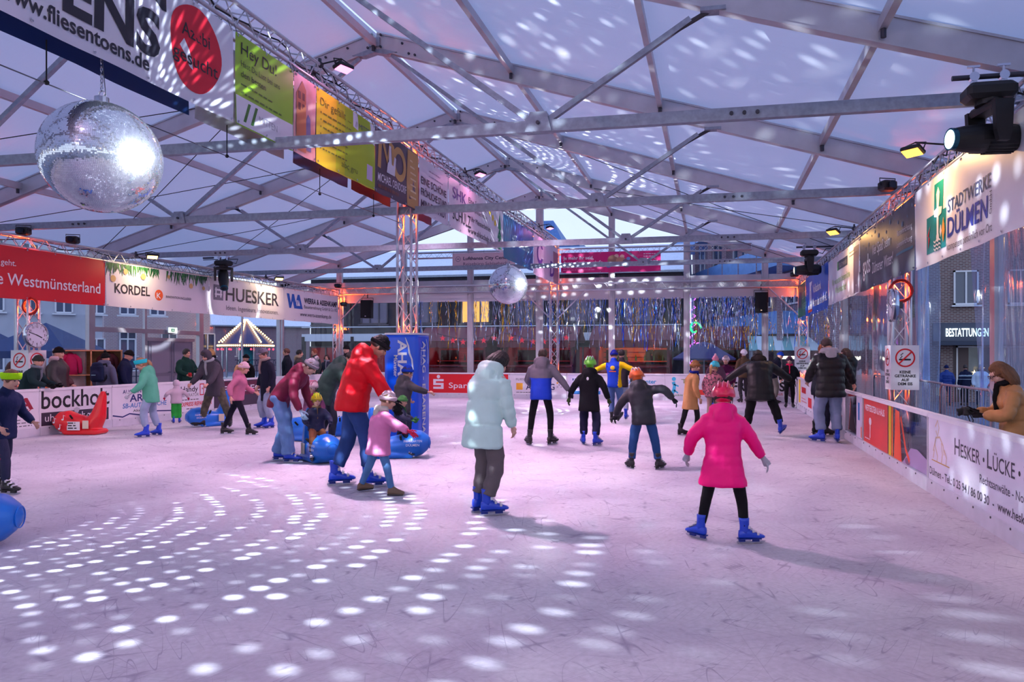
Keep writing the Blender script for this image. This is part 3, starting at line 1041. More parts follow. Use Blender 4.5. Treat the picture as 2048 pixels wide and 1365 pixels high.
# far end, left to right
s, L = board('F', (XL, YF), (-10.6, YF)); text(s, 'OK', GREY, 1.0, .42, .2, .4); text(s, 'ERMANN', GREY, .5, .14, .24, 1.6)
s, L = board('F', (-10.6, YF), (-7.16, YF)); s.patch('print', RED, .1, .02, 3.4, H_)
text(s, 'Sparkasse', WHT, 1.15, .2, .28, 1.55, .006); text(s, 'Westmünsterland', WHT, 2.78, .2, .28, .58)
[s.patch('logo', WHT, *q_, k=1, nu=1) for q_ in ((.55, .16, .85, .24), (.65, .3, .85, .38), (.65, .44, .95, .52), (.55, .3, .65, .52), (.85, .16, .95, .38))]; s.disc('logo', WHT, .75, .61, .065)
s, L = board('F', (-7.16, YF), (-5.05, YF)); text(s, 'FLIESENFACHMARKT', GREY, .25, .5, .1, 1.3); s.patch('logo', flat((244, 176, 50)), .26, .16, .5, .4); text(s, 'ARNING', flat((56, 58, 96)), .62, .17, .3, 1.05, .02); dashes(s, BLK, .26, .06, 1.7, 1, .05)
for i in range(4):
    for j in range(4):
        if (i + j) % 2 == 0:
            s.patch('logo', LGREY if (i, j) != (0, 2) else flat((244, 176, 50)), 1.74 + .07 * i, .24 + .07 * j, 1.8 + .07 * i, .3 + .07 * j, nu=1)
s, L = board('F', (-5.05, YF), (-3.6, YF)); s.patch('print', flat((226, 222, 246)), .05, .02, 1.3, H_, .3); dashes(s, NAVY, .2, .5, .7, 1, .1, .08, 7); s.patch('print', BLUE, .1, .02, 1.2, .14); dashes(s, NAVY, .2, .35, .8, 2, .1)
TQ = flat((60, 180, 214))


def figure_logo(s, u, mt=TQ):
    s.disc('logo', mt, u, .58, .07); s.stroke('logo', mt, [(u - .02, .48), (u + .02, .36), (u, .2), (u - .06, .06)], [.12, .1, .12, .1]); s.stroke('logo', mt, [(u, .4), (u + .16, .33)], .05); s.stroke('logo', mt, [(u, .2), (u + .14, .1)], .05)


s, L = board('F', (-3.6, YF), (-1.6, YF)); figure_logo(s, .45); text(s, 'Fitnesscenter', flat((40, 150, 200)), .55, .42, .2, 1.15, .02); text(s, 'Straße 22 * Dülmen', flat((110, 130, 120)), .75, .28, .11, 1.05); text(s, 'www.muckis.de', flat((90, 150, 90)), .9, .14, .12, 1.0)
text(s, 'muckis', flat((90, 150, 90)), .25, .0, .1, .45)
s, L = board('F', (-1.6, YF), (.2, YF)); figure_logo(s, .3); text(s, 'TC', flat((150, 160, 110)), .55, .44, .2, .4, .02); text(s, 'muckis', flat((90, 150, 90)), .15, .0, .1, .45); s.patch('print', flat((226, 60, 50)), 1.0, .04, 1.75, .22)
s, L = board('F', (.2, YF), (XR, YF)); s.poly('logo', RED, [(.1, .05), (.5, .05), (.36, .25), (.3, .16), (.24, .25)]); text(s, 'FREUNDS', flat((24, 22, 26)), .45, .2, .42, 1.72, .03); text(s, 'IHR AUTOHAUS', RED, 1.3, .06, .1, .8, .01)

# ------------------------------------------------------------------ hanging banners
grom_me = MB().tube([(.012 * math.cos(a), .012 * math.sin(a), 0) for a in [2 * PI * i / 8 for i in range(8)]], .004, 5, closed=True).mesh('grommet', MATS['chrome'])


def banner(label, o, x, w_, h, mat, amp=.012, seed=0., group=None, ragged=True):
    t = thing('advertising_banner', label, 'banner', o, 0, group)
    x = V(x)

    def wave(u, v):
        return amp * (math.sin(u * 3.1 + seed) * .5 + math.sin(u * 7.3 + v * 2 + seed * 2) * .3 + .5 * math.sin(v * 4 + u + seed)) * (1.1 - .5 * v / h)
    s = Surf(t, (0, 0, 0), x, (0, 0, 1), wave, .006)
    nu = max(4, int(w_ / .15))
    sag = .03 if ragged else 0
    MB().grid(lambda a, b: s.p(w_ * a, h * b - sag * (1 - b) * math.sin(a * PI * 3) ** 2 * .4, 0.), nu, 6).build('sheet', mat, t, smooth=True)
    n = max(1, int(w_ / .6))
    rot = Matrix((x, V((0, 0, 1)), s.n)).transposed().to_4x4()
    for i in range(n + 1):
        for v in (.03, h - .03):
            link('grommet', grom_me, t, mat=Matrix.Translation(s.p(.04 + (w_ - .08) * i / n, v, 1.5)) @ rot)
        MB().tube([s.p(.04 + (w_ - .08) * i / n, h - .03, 1), s.p(.04 + (w_ - .08) * i / n, h + .12, 1) - s.n * .06], .005, 4).build('tie', MATS['wire'], t)
    return s


CLOTH = lambda c: M('vinyl_%d_%d_%d' % c, c, .42, var=.03, scale=2, bump=.02, bscale=30)
zc, hc = 4.27, 1.06
cx = TXC + .20
# middle truss, near to far
s = banner('large pale tile shop banner with a red blob above the big mirror ball', (cx, 2.4, zc), (0, 1, 0), 5.13, hc + .02, CLOTH((226, 226, 236)), seed=1)
B_ = lambda y: y - 2.4
text(s, 'TOENS', flat((34, 34, 48)), B_(4.30), .27, .60, 2.07, .035); text(s, 'FLIESEN', flat((34, 34, 48)), B_(4.7), .78, .3, 1.75, .03)
text(s, 'www.fliesentoens.de', flat((40, 40, 54)), B_(4.66), .10, .2, 1.58, .02)
s.poly('print', flat((206, 24, 48)), [(B_(6.89) + .40 * math.cos(a) * (1 + .06 * math.sin(3 * a + 1)), .57 + .46 * math.sin(a) * (1 + .04 * math.sin(2 * a))) for a in [2 * PI * i / 40 for i in range(40)]])
text(s, 'Azubi', BLK, B_(6.89), .66, .2, .44, .006, align='C'); text(s, 'gesucht', BLK, B_(6.89), .38, .2, .7, .006, align='C')
g1 = CLOTH((150, 196, 40))
s = banner('lime green job banner with a white lower strip beside the red blob', (cx, 7.56, zc), (0, 1, 0), 1.2, hc, g1, seed=2)
s.patch('print', WHT, 0.01, .01, 1.19, .34); text(s, 'Hey Du!', BLK, .1, .84, .2, .72); text(s, 'Hast Du Lust bei uns', flat((70, 90, 40)), .1, .7, .1, .8); text(s, 'den besten', flat((60, 80, 30)), .1, .58, .1, .5, .01)
dashes(s, flat((80, 110, 40)), .1, .48, .9, 2, .1)
for a_ in (.14, .28):
    s.poly('print', flat((60, 120, 40)), [(a_, .06), (a_ + .05, .06), (a_ + .15, .3), (a_ + .1, .3)])
text(s, 'MITTEN', LGREY, .45, .14, .12, .4)
s = banner('narrow pink and orange photo banner beside the lime green one', (cx, 8.77, zc), (0, 1, 0), .56, hc, M('photo_print', (236, 190, 200), .45, col2=(206, 130, 90), var=.3, scale=2.4), seed=3)
s.poly('print', flat((196, 120, 80)), [(.06, .05), (.3, .05), (.3, .9), (.2, 1.0), (.06, .8)]); s.poly('print', flat((120, 110, 150)), [(.3, .1), (.44, .1), (.42, .55), (.36, .6), (.3, .5)])
for k in range(5):
    s.patch('print', flat((120, 70, 60)), .1, .14 + .15 * k, .16, .24 + .15 * k, 1.2, 1); s.patch('print', flat((120, 70, 60)), .2, .14 + .15 * k, .26, .24 + .15 * k, 1.2, 1)
s = banner('yellow to green job banner with a lined list near the blue padded column', (cx, 9.34, zc), (0, 1, 0), 1.8, hc, CLOTH((226, 208, 30)), seed=4)
s.patch('print', flat((170, 196, 30)), .8, .01, 1.79, 1.05, .2); s.patch('print', flat((200, 204, 26)), .55, .01, .8, 1.05, .2)
s.poly('print', WHT, [(1.05, 1.05), (1.05, .82), (1.79, .72), (1.79, 1.05)])
text(s, 'Dir gefällt ...', flat((110, 110, 40)), .1, .84, .16, .88)
for r_ in range(6):
    s.disc('print', flat((110, 110, 40)), .12, .74 - .1 * r_, .015, n=8)
dashes(s, flat((120, 120, 40)), .18, .73, .9, 6, .1, .02, 5)
text(s, 'abc gru', flat((110, 120, 40)), .7, .12, .13, .5); text(s, '// MITTEN', GREY, 1.12, .84, .12, .55)
s.patch('print', flat((210, 190, 220)), 1.5, .12, 1.7, .36)
s = banner('dark plum banner with gold initials and a white hand in front of the middle column', (cx, 11.16, zc), (0, 1, 0), 1.8, hc, CLOTH((70, 34, 58)), seed=5)
M_ = flat((196, 150, 84))
s.stroke('logo', M_, [(.14, .42), (.18, .9), (.26, .94), (.42, .6), (.58, .94), (.66, .9), (.68, .5)], .11)
s.disc('logo', M_, .92, .66, .28, .3, r_in=.6)
s.poly('logo', flat((222, 214, 226)), [(.4, .4), (.72, .4), (.78, .72), (.72, .74), (.66, .56), (.6, .58), (.58, .88), (.5, .88), (.48, .6), (.44, .56)], 1.2)
text(s, 'MICHAEL OENDORF', flat((226, 214, 226)), .1, .2, .19, 1.1, .014); dashes(s, flat((120, 70, 60)), .12, .09, 1.0, 1, .1, .06, 8)
s.poly('print', M_, [(1.26, .02), (1.79, .02), (1.79, 1.04), (1.3, 1.04), (1.22, .5)])
for k in range(7):
    s.stroke('print', flat((222, 196, 150)), [(1.4, .2 + .11 * k), (1.68, .2 + .11 * k)], .03)
s = banner('white banner with bold dark slogan lines just beyond the middle column', (cx, 12.98, zc), (0, 1, 0), 1.56, hc, CLOTH((224, 214, 226)), seed=6)
dk = flat((60, 34, 56))
text(s, 'EINE SCHÖNE', dk, .08, .56, .2, 1.38, .016); text(s, 'FRÖHLICHE STUND', dk, .08, .34, .2, 1.4, .016); text(s, 'MINUTEN RUT', dk, .08, .12, .2, 1.36, .016); dashes(s, flat((170, 140, 170)), .5, .88, .8, 2, .1)
s = banner('long white heating firm banner with a green tree and pink flood light', (cx, 14.56, zc), (0, 1, 0), 4.05, hc, CLOTH((232, 222, 230)), seed=7)
text(s, 'SHK', flat((120, 90, 160)), .25, .66, .34, .9, .01); text(s, 'SCHULZ', BLK, .2, .2, .38, 1.25); text(s, 'Eine Fröhliche', GREY, 1.3, .76, .18, 1.3); text(s, 'Weihnachtszeit', GREY, 1.5, .6, .14, 1.2); text(s, 'Ihr Meisterbetrieb', BLK, 1.5, .36, .17, 1.5); text(s, 'www.shkschulz.de', BLK, 1.25, .08, .2, 1.9)
s.poly('print', flat((40, 130, 90)), [(3.55, .05), (3.7, .3), (3.58, .32), (3.72, .55), (3.62, .56), (3.75, .98), (3.88, .56), (3.8, .55), (3.93, .32), (3.82, .3), (3.96, .05)])
for a_ in (2.9, 3.15, 3.35):
    s.disc('print', YEL, a_, .75 + .1 * math.sin(a_ * 7), .09, n=5)
s = banner('teal to blue banner with a white hashtag towards the far end', (cx, 18.64, zc - .12), (0, 1, 0), 3.3, hc + .1, M('teal_print', (20, 130, 140), .45, col2=(60, 70, 170), var=.3, scale=.5), seed=8)
text(s, '#TeamLHG', flat((206, 236, 240)), .9, .48, .42, 1.9, .01); text(s, 'GmbH', flat((120, 150, 230)), 2.0, .14, .2, .6)
s = banner('white and purple banner at the far end of the middle truss', (cx, 21.97, zc - .2), (0, 1, 0), 3.7, hc + .2, CLOTH((226, 206, 226)), seed=9)
s.disc('logo', flat((96, 50, 140)), .9, .75, .4, .36, r_in=.62); s.patch('print', flat((236, 226, 236)), 1.0, .6, 1.4, .9, 1.2); text(s, 'D', flat((96, 50, 150)), 2.4, .2, .7, .6, .03); s.patch('print', flat((170, 120, 140)), 2.9, .02, 3.7, 1.1, .2)
# the backs of the banners on the other side of the middle truss, showing below
for i, (y0, y1, c, lab) in enumerate(((2.0, 7.3, (30, 60, 120), 'blue edged banner on the far side of the middle truss above the mirror ball'), (7.4, 9.2, (206, 206, 220), 'pale banner on the far side of the middle truss behind the lime green one'), (9.4, 11.0, (34, 60, 110), 'blue and white banner on the far side of the truss behind the yellow one'), (11.1, 12.6, (120, 40, 46), 'green and red banner on the far side of the truss behind the plum one'), (13.1, 14.6, (120, 20, 60), 'dark magenta banner on the far side of the truss behind the slogan banner'))):
    s = banner(lab, (TXC - .20, y1, zc + .03), (0, -1, 0), y1 - y0, hc, CLOTH(c), seed=i)
    if i == 3:
        s.patch('print', flat((30, 110, 60)), .8, .02, 1.45, 1.0)
# right truss, far to near (read from the ice)
zr, hr = 2.80, 1.06
rx = TXR - .19
s = banner('dark green banner with white letters in the far right corner', (rx, 25.6, zr), (0, -1, 0), 1.92, hr, CLOTH((30, 110, 90)), seed=1)
text(s, 'LOTTE', flat((150, 200, 180)), 1.0, .55, .3, 1.2); text(s, 'WERT', flat((150, 200, 180)), 1.0, .2, .3, 1.2); s.patch('print', flat((90, 90, 120)), .2, .3, .8, .8)
s = banner('bright blue bank banner with a white emblem on the right truss', (rx, 23.65, zr - .05), (0, -1, 0), 4.5, hr + .1, CLOTH((24, 84, 196)), seed=2)
s.poly('logo', WHT, [(.6, .16), (1.5, .16), (1.5, .28), (1.35, .3), (1.3, .8), (1.5, .95), (.9, .95), (.95, .8), (.8, .3), (.6, .28)]); s.patch('logo', flat((226, 90, 40)), .6, .08, 1.5, .15)
s.poly('logo', flat((24, 84, 196)), [(1.0, .3), (1.2, .3), (1.14, .7), (1.06, .7)], 1.3)
text(s, 'Volksbank', WHT, 1.7, .58, .32, 1.6, .015); text(s, 'Westmünsterland eG', WHT, 1.5, .2, .32, 2.85, .015)
s = banner('pale blue and white garden banner with green script on the right truss', (rx, 19.1, zr), (0, -1, 0), 3.9, hr, M('frost_print', (214, 222, 240), .45, col2=(236, 226, 236), var=.1, scale=1.4), seed=3)
s.patch('print', flat((70, 80, 96)), 1.5, .7, 2.6, .9); s.patch('print', GREENP, 1.35, .7, 1.48, .9); text(s, 'TEUTMANN', LGREY, 1.6, .74, .14, .9); text(s, 'Wir wünschen besinnliche', flat((150, 196, 120)), .5, .42, .22, 2.4); text(s, 'Weihnacht!', flat((150, 196, 120)), 1.0, .2, .22, 1.4); s.patch('print', flat((110, 96, 120)), 3.3, .02, 3.85, .96, .3); dashes(s, GREY, 2.8, .9, .9, 2, .07)
s = banner('dark slate banner with white script and office furniture lines on the right truss', (rx, 15.16, zr), (0, -1, 0), 3.94, hr, M('slate_print', (52, 50, 76), .45, col2=(40, 40, 62), var=.2, scale=3), seed=4)
text(s, 'gods', WHT, .25, .3, .5, .75, .012); text(s, 'Viel Spaß beim', WHT, 1.2, .56, .26, 1.3, .004, .2); text(s, 'Dülmener Winter!', WHT, 1.15, .24, .28, 1.55, .004, .2); text(s, 'Büroeinrichtung', flat((206, 206, 220)), 2.95, .62, .13, .85); text(s, 'Ladeneinrichtung', flat((206, 206, 220)), 2.95, .44, .13, .85); s.patch('print', flat((50, 110, 140)), 2.9, .32, 3.85, .36)
for k in range(14):
    s.disc('print', flat((86, 120, 146)), .3 + k * .27, .86 + .1 * math.sin(k * 5), .02 + .012 * (k % 3), n=10)
s = banner('white utility company banner with a teal cross emblem beside the big spotlight', (rx, 11.2, zr - .02), (0, -1, 0), 5.2, hr + .04, CLOTH((232, 228, 236)), seed=5)
te = flat((0, 128, 132))
s.patch('logo', te, .95, .62, 1.32, 1.0); s.patch('logo', te, .62, .14, 1.44, .62)
cr = [(.96, .56), (1.05, .56), (1.05, .78), (1.08, .84), (1.13, .9), (1.18, .84), (1.21, .78), (1.21, .56), (1.30, .56)]
s.poly('logo', WHT, [(1.09, .3), (1.17, .3), (1.17, .56), (1.28, .58), (1.3, .66), (1.17, .68), (1.2, .86), (1.13, .94), (1.06, .86), (1.09, .68), (.96, .66), (.98, .58), (1.09, .56)], 1.3)
s.disc('logo', WHT, 1.13, .3, .06, k=1.3)
for k in range(3):
    s.stroke('logo', WHT, [(.95 + .06 * i, .16 + .05 * k + .012 * (-1) ** i) for i in range(6)], .022, 1.5)
s.poly('logo', flat((226, 160, 60)), [(1.36, .2), (1.42, .36), (1.36, .52), (1.30, .36)], 1.5); s.poly('logo', RED, [(.7, .2), (.78, .34), (.72, .36), (.8, .5), (.68, .38), (.73, .36)], 1.5)
text(s, 'STADTWERKE', flat((40, 70, 120)), 1.5, .54, .22, 1.42, .008); text(s, 'DÜLMEN', flat((40, 60, 160)), 1.5, .24, .33, 1.34, .016); text(s, 'GmbH', flat((70, 74, 90)), 2.96, .26, .1, .24, up=90); text(s, 'kompetent persönlich vor Ort', flat((90, 90, 104)), 1.48, .08, .13, 1.5)
# left truss, near to far
zl, hl = 2.73, 1.05
lx = TXL + .19
s = banner('red bank banner with white letters above the round clock on the left', (lx, 9.4, zl), (0, 1, 0), 5.3, hl, CLOTH((206, 14, 34)), seed=1)
text(s, 'Weil\'s um mehr als Geld geht.', WHT, .95, .66, .17, 2.1, .004); text(s, 'Sparkasse Westmünsterland', WHT, 1.55, .27, .34, 3.6, .008)
s = banner('white banner with pine branches and golden baubles along its top', (lx, 14.72, zl), (0, 1, 0), 3.58, hl, CLOTH((228, 220, 228)), seed=2)
rnd = random.Random(3)
for k in range(120):
    u = rnd.uniform(.02, 3.5)
    if 1.75 < u < 1.95:
        continue
    v = 1.03
    ln = rnd.uniform(.12, .32) * (1.15 - .3 * abs(math.sin(u * 1.3)))
    a_ = rnd.uniform(-.5, .5)
    s.stroke('pine_needles', flat(((30, 96, 50), (50, 120, 60), (24, 76, 46))[k % 3]), [(u, v), (u + ln * math.sin(a_), v - ln * math.cos(a_))], [.05, .012], 1 + .004 * k)
for u, v, r_ in ((.2, .66, .08), (.58, .86, .07), (1.14, .8, .08), (2.0, .88, .05), (2.85, .72, .07), (3.35, .7, .055)):
    s.disc('bauble_print', flat((204, 166, 110)), u, v, r_, k=2.2)
text(s, 'KORDEL', flat((44, 36, 44)), .25, .33, .32, 1.12, .016); s.disc('logo', flat((232, 92, 34)), 1.68, .38, .14, k=.5); text(s, 'K', WHT, 1.6, .3, .2, .15, .01); text(s, 'INNOVATION INCLUDED', GREY, 1.92, .33, .09, .95, .008)
s = banner('white geotextile banner with a grey hash emblem behind the hanging left spotlight', (lx, 18.32, zl), (0, 1, 0), 3.68, hl, CLOTH((230, 222, 228)), seed=3)
for a_ in ((.18, .42, .62, .86),):
    s.patch('logo', flat((120, 116, 132)), .18, .42, .62, .86)
for a_ in (.26, .48):
    s.patch('logo', WHT, a_, .5, a_ + .06, .78, 1)
s.patch('logo', WHT, .24, .56, .56, .61, 1); s.patch('logo', WHT, .24, .69, .56, .74, 1)
text(s, 'HUESKER', flat((50, 46, 60)), .72, .44, .56, 2.65, .014); text(s, 'Ideen. Ingenieure. Innovationen.', GREY, .75, .16, .2, 2.6)
s = banner('white builders banner with a blue angular emblem next to the far left column', (lx, 22.02, zl), (0, 1, 0), 3.6, hl, CLOTH((230, 222, 230)), seed=4)
wb_ = flat((30, 84, 176))
s.poly('logo', wb_, [(.15, .9), (.3, .9), (.4, .6), (.46, .9), (.58, .9), (.68, .62), (.7, .42), (.6, .42), (.5, .66), (.42, .42), (.32, .42)]); s.poly('logo', wb_, [(.6, .42), (.8, .9), (.92, .9), (1.12, .42)]); s.poly('logo', WHT, [(.78, .52), (.86, .72), (.95, .52)], 1.2)
text(s, 'WERRA & ASSENKAMP', flat((40, 40, 60)), 1.2, .64, .26, 2.3, .03); text(s, 'Bauunternehmung GmbH & Co. KG', GREY, 1.2, .46, .17, 2.3); text(s, 'www.werra-assenkamp.de', flat((50, 50, 66)), .95, .18, .2, 2.1, .006)
# far end banners
s = banner('magenta telephone banner with white slogan hanging at the far end', (on_y(1122, 25.8), 25.8, 4.50), (1, 0, 0), 3.55, .72, CLOTH((206, 0, 112)), amp=.006)
text(s, 'Je mehr ihr seid,', WHT, .08, .47, .17, 1.1, .02); text(s, 'desto günstiger wird\'s', WHT, .08, .3, .17, 1.42, .02); dashes(s, flat((236, 150, 200)), .08, .16, 1.4, 2, .07, .02)
for u, v, r_, c in ((1.9, .42, .22, (150, 110, 90)), (2.15, .36, .2, (190, 140, 110)), (2.35, .3, .18, (110, 90, 110)), (1.72, .26, .12, (60, 130, 190)), (2.0, .56, .08, (222, 190, 170)), (2.2, .54, .08, (222, 180, 160)), (2.42, .46, .07, (120, 160, 210))):
    s.disc('print', flat(c), u, v, r_, r_ * .85, k=.6 + u * .2)
dashes(s, WHT, 2.95, .6, .5, 5, .08, .025, 9)
s = banner('beige travel agency banner hanging at the far end left of the mirror ball', (on_y(905, 25.8), 25.8, 4.72), (1, 0, 0), 2.4, .6, CLOTH((214, 186, 190)), amp=.006)
text(s, 'Lufthansa City Center', flat((60, 56, 76)), .42, .34, .17, 1.8, .02); text(s, 'Reisebüro Schlagheck', flat((80, 76, 96)), .42, .14, .16, 1.7); s.disc('logo', flat((120, 110, 130)), .22, .38, .1, r_in=.8); s.disc('logo', flat((120, 110, 130)), .22, .38, .05, .02)
# support wires under the middle banners with hanging hooks
wr_ = MB().tube([(TXC + .1, -2 + i * .6, 3.96 - .08 * math.sin(i * PI / 24)) for i in range(25)], .006, 5).build('support_wire', MATS['wire'])
wr_['label'] = 'long thin steel wire strung below the middle banners'; wr_['category'] = 'wire'
for y in (5.2, 7.55, 9.6, 11.3):
    h_ = MB().tube([(TXC + .1, y, 4.25), (TXC + .1, y, 3.9)], .006, 5)
    h_.ell((TXC + .1, y, 3.89), .022, 8, 6)
    o = h_.build('banner_weight', MATS['black_matt'])
    o['category'] = 'weight'; o['group'] = 'banner weights on the wire'
    o['label'] = 'small black weight on the wire below ' + {5.2: 'the web address left of the mirror ball', 7.55: 'the seam right of the red blob', 9.6: 'the yellow banner', 11.3: 'the plum banner'}[y]

# ------------------------------------------------------------------ mirror balls
mir = M('mirror_tile', (226, 230, 240), .045, 1.)
_t = mir.node_tree
_g = _t.nodes.new('ShaderNodeBsdfGlossy'); _g.inputs['Color'].default_value = (.8, .84, .92, 1); _g.inputs['Roughness'].default_value = .42
_x = _t.nodes.new('ShaderNodeMixShader'); _x.inputs[0].default_value = .15
_t.links.new(_t.nodes['Principled BSDF'].outputs[0], _x.inputs[1]); _t.links.new(_g.outputs[0], _x.inputs[2]); _t.links.new(_x.outputs[0], _t.nodes['Material Output'].inputs[0])
BALL1 = (V((-5.48, 5.75, 3.40)), .5)
BALL2 = (V((-5.56, 19.7, 3.52)), .54)


def mirror_ball(label, c, r, nlat, seed):
    t = thing('mirror_ball', label, 'mirror ball', c, 0, None)
    MB().ell((0, 0, 0), r * .985, 40, 24).build('core', M('ball_grout', (150, 154, 166), .5, .4), t, smooth=True)
    rnd = random.Random(seed)
    mb = MB()
    for i in range(nlat):
        la0, la1 = PI * (i + .04) / nlat - PI / 2, PI * (i + .96) / nlat - PI / 2
        la = (la0 + la1) / 2
        n = max(6, int(2 * nlat * math.cos(la)))
        off = rnd.random()
        for j in range(n):
            lo0, lo1 = 2 * PI * (j + off + .04) / n, 2 * PI * (j + off + .96) / n
            lo = (lo0 + lo1) / 2
            nn = V((math.cos(la) * math.cos(lo), math.cos(la) * math.sin(lo), math.sin(la)))
            e1 = V((-math.sin(lo), math.cos(lo), 0))
            e2 = nn.cross(e1)
            jn = (nn + e1 * rnd.gauss(0, .02) + e2 * rnd.gauss(0, .02)).normalized()
            a1 = (e1 - jn * e1.dot(jn)).normalized()
            a2 = jn.cross(a1)
            hw, hh = r * math.cos(la) * (lo1 - lo0) / 2, r * (la1 - la0) / 2
            p = nn * r
            mb.add([p - a1 * hw - a2 * hh, p + a1 * hw - a2 * hh, p + a1 * hw + a2 * hh, p - a1 * hw + a2 * hh], [(0, 1, 2, 3)])
    o = mb.build('mirror_tiles', mir, t)
    o['kind'] = 'stuff'
    MB().tube([(0, 0, r - .01), (0, 0, r + .05)], .06, 14).build('top_cap', MATS['chrome'], t)
    MB().tube([(.03 * math.cos(a), 0, r + .08 + .03 * math.sin(a)) for a in [2 * PI * i / 12 for i in range(12)]], .008, 6, closed=True).build('eye_bolt', MATS['chrome'], t)
    ch = MB()
    top = 5.46 - c.z
    k = 0
    z = r + .13
    while z < r + .42:
        m = Matrix.Rotation(PI / 2 * (k % 2), 3, 'Z')
        ch.tube([m @ V((.012 * math.cos(a), 0, .026 * math.sin(a))) + V((0, 0, z)) for a in [2 * PI * i / 10 for i in range(10)]], .005, 5, closed=True)
        z += .036
        k += 1
    ch.build('chain', MATS['chrome'], t)
    MB().tube([(0, 0, r + .42), (0, 0, top)], .007, 6).build('wire', MATS['cable'], t)
    MB().tube([(.05, 0, r + .03), (.02, 0, r + .28), (0, 0, r + .5)], .004, 5).build('safety_wire', MATS['wire'], t)


mirror_ball('large mirror ball hanging below the pale tile shop banner at upper left', BALL1[0], BALL1[1], 110, 1)
mirror_ball('smaller mirror ball hanging towards the far end near the teal banner', BALL2[0], BALL2[1], 80, 2)


# ------------------------------------------------------------------ moving head spotlights
def moving_head(label, loc, aim, lens_em, pipe_to):
    loc = V(loc)
    t = thing('moving_head_light', label, 'spotlight', loc, 0, None)
    BC = MATS['black_case']
    MB().box((0, 0, -.09), (.44, .28, .15), None, .04).build('base', BC, t, smooth=False)
    d = V(aim).normalized()
    yaw = math.atan2(d.y, d.x)
    rz = Matrix.Rotation(yaw, 3, 'Z')
    pv_ = V((0, 0, -.52))
    mb = MB()
    mb.tube([(0, 0, -.16), (0, 0, -.21)], .12, 16)
    mb.box(rz @ V((0, 0, -.24)), (.16, .42, .08), rz, .025)
    for sy in (-1, 1):
        pts = [rz @ V((x, sy * .19, z)) for x, z in ((-.09, -.22), (.09, -.22), (.075, -.5), (.05, -.6), (-.05, -.6), (-.075, -.5))]
        mb.prism(pts, rz @ V((0, sy * .055, 0)))
    mb.build('yoke', BC, t)
    # head: lathed body along the aim
    q = d.to_track_quat('Z', 'Y').to_matrix()
    prof = [(-.30, .05), (-.29, .10), (-.24, .128), (-.10, .138), (.12, .135), (.26, .118), (.33, .105), (.34, .095)]
    mb = MB()
    n = 20
    rings = [[q @ V((r_ * math.cos(2 * PI * k / n), r_ * math.sin(2 * PI * k / n), z)) + pv_ for k in range(n)] for z, r_ in prof]
    mb.rings(rings)
    for k in range(9):
        a = R(200 + 16 * k)
        mb.bar(q @ V((.135 * math.cos(a), .135 * math.sin(a), -.22)) + pv_, q @ V((.14 * math.cos(a), .14 * math.sin(a), .05)) + pv_, .012, .02)
    hd = mb.build('head', BC, t)
    MB().tube([q @ V((0, 0, .335)) + pv_, q @ V((0, 0, .375)) + pv_], .105, 20).build('lens_ring', M('lens_ring', (30, 90, 110), .2, .5), hd, smooth=False)
    le = MB()
    le.rings([[q @ V((r_ * math.cos(2 * PI * k / n), r_ * math.sin(2 * PI * k / n), z)) + pv_ for k in range(n)] for z, r_ in ((.376, .088), (.385, .06), (.389, .02))])
    le.build('lens', lens_em, hd, smooth=True)
    for dx in (-.13, .13):
        mb = MB()
        mb.box((dx, 0, .01), (.05, .05, .06)); mb.tube([(dx, -.03, .07), (dx, .03, .07)], .045, 12); mb.tube([(dx, 0, .1), (dx, 0, .17)], .012, 6); mb.box((dx, 0, .17), (.11, .025, .02))
        mb.build('clamp', MATS['chrome'], t)
    MB().tube([V((-.32, 0, .07)), V(pipe_to) - loc], .025, 10).build('pipe', MATS['steel_bolt'], t)
    MB().tube([(.2, .05, -.06), (.34, .08, -.1), (.42, .05, .02), V(pipe_to) - loc + V((0, 0, -.05))], .011, 6).build('cable', MATS['cable'], t)
    return loc + d * .0 + V((0, 0, -.52))


cyan = M('lens_on', (190, 245, 255), .1, emit=3.0)
dim_ = M('lens_dim', (40, 46, 60), .05, .3)
MH1 = V((2.56, 7.62, 4.16))
P1 = MH1 + V((0, 0, -.52))
moving_head('black moving head spotlight with lit cyan lens above the white utility banner', MH1, BALL1[0] - P1, cyan, (3.2, 7.62, 4.23))
MH2 = V((2.45, 19.9, 4.3))
moving_head('black moving head spotlight above the bright blue bank banner', MH2, BALL2[0] - (MH2 + V((0, 0, -.52))), M('lens_warm', (255, 230, 200), .1, emit=2.), (3.1, 19.9, 4.37))
MH3 = V((-13.55, 18.45, 4.26))
moving_head('black moving head spotlight in front of the geotextile banner on the left', MH3, (.35, -.4, -.75), dim_, (-14.2, 18.45, 4.33))


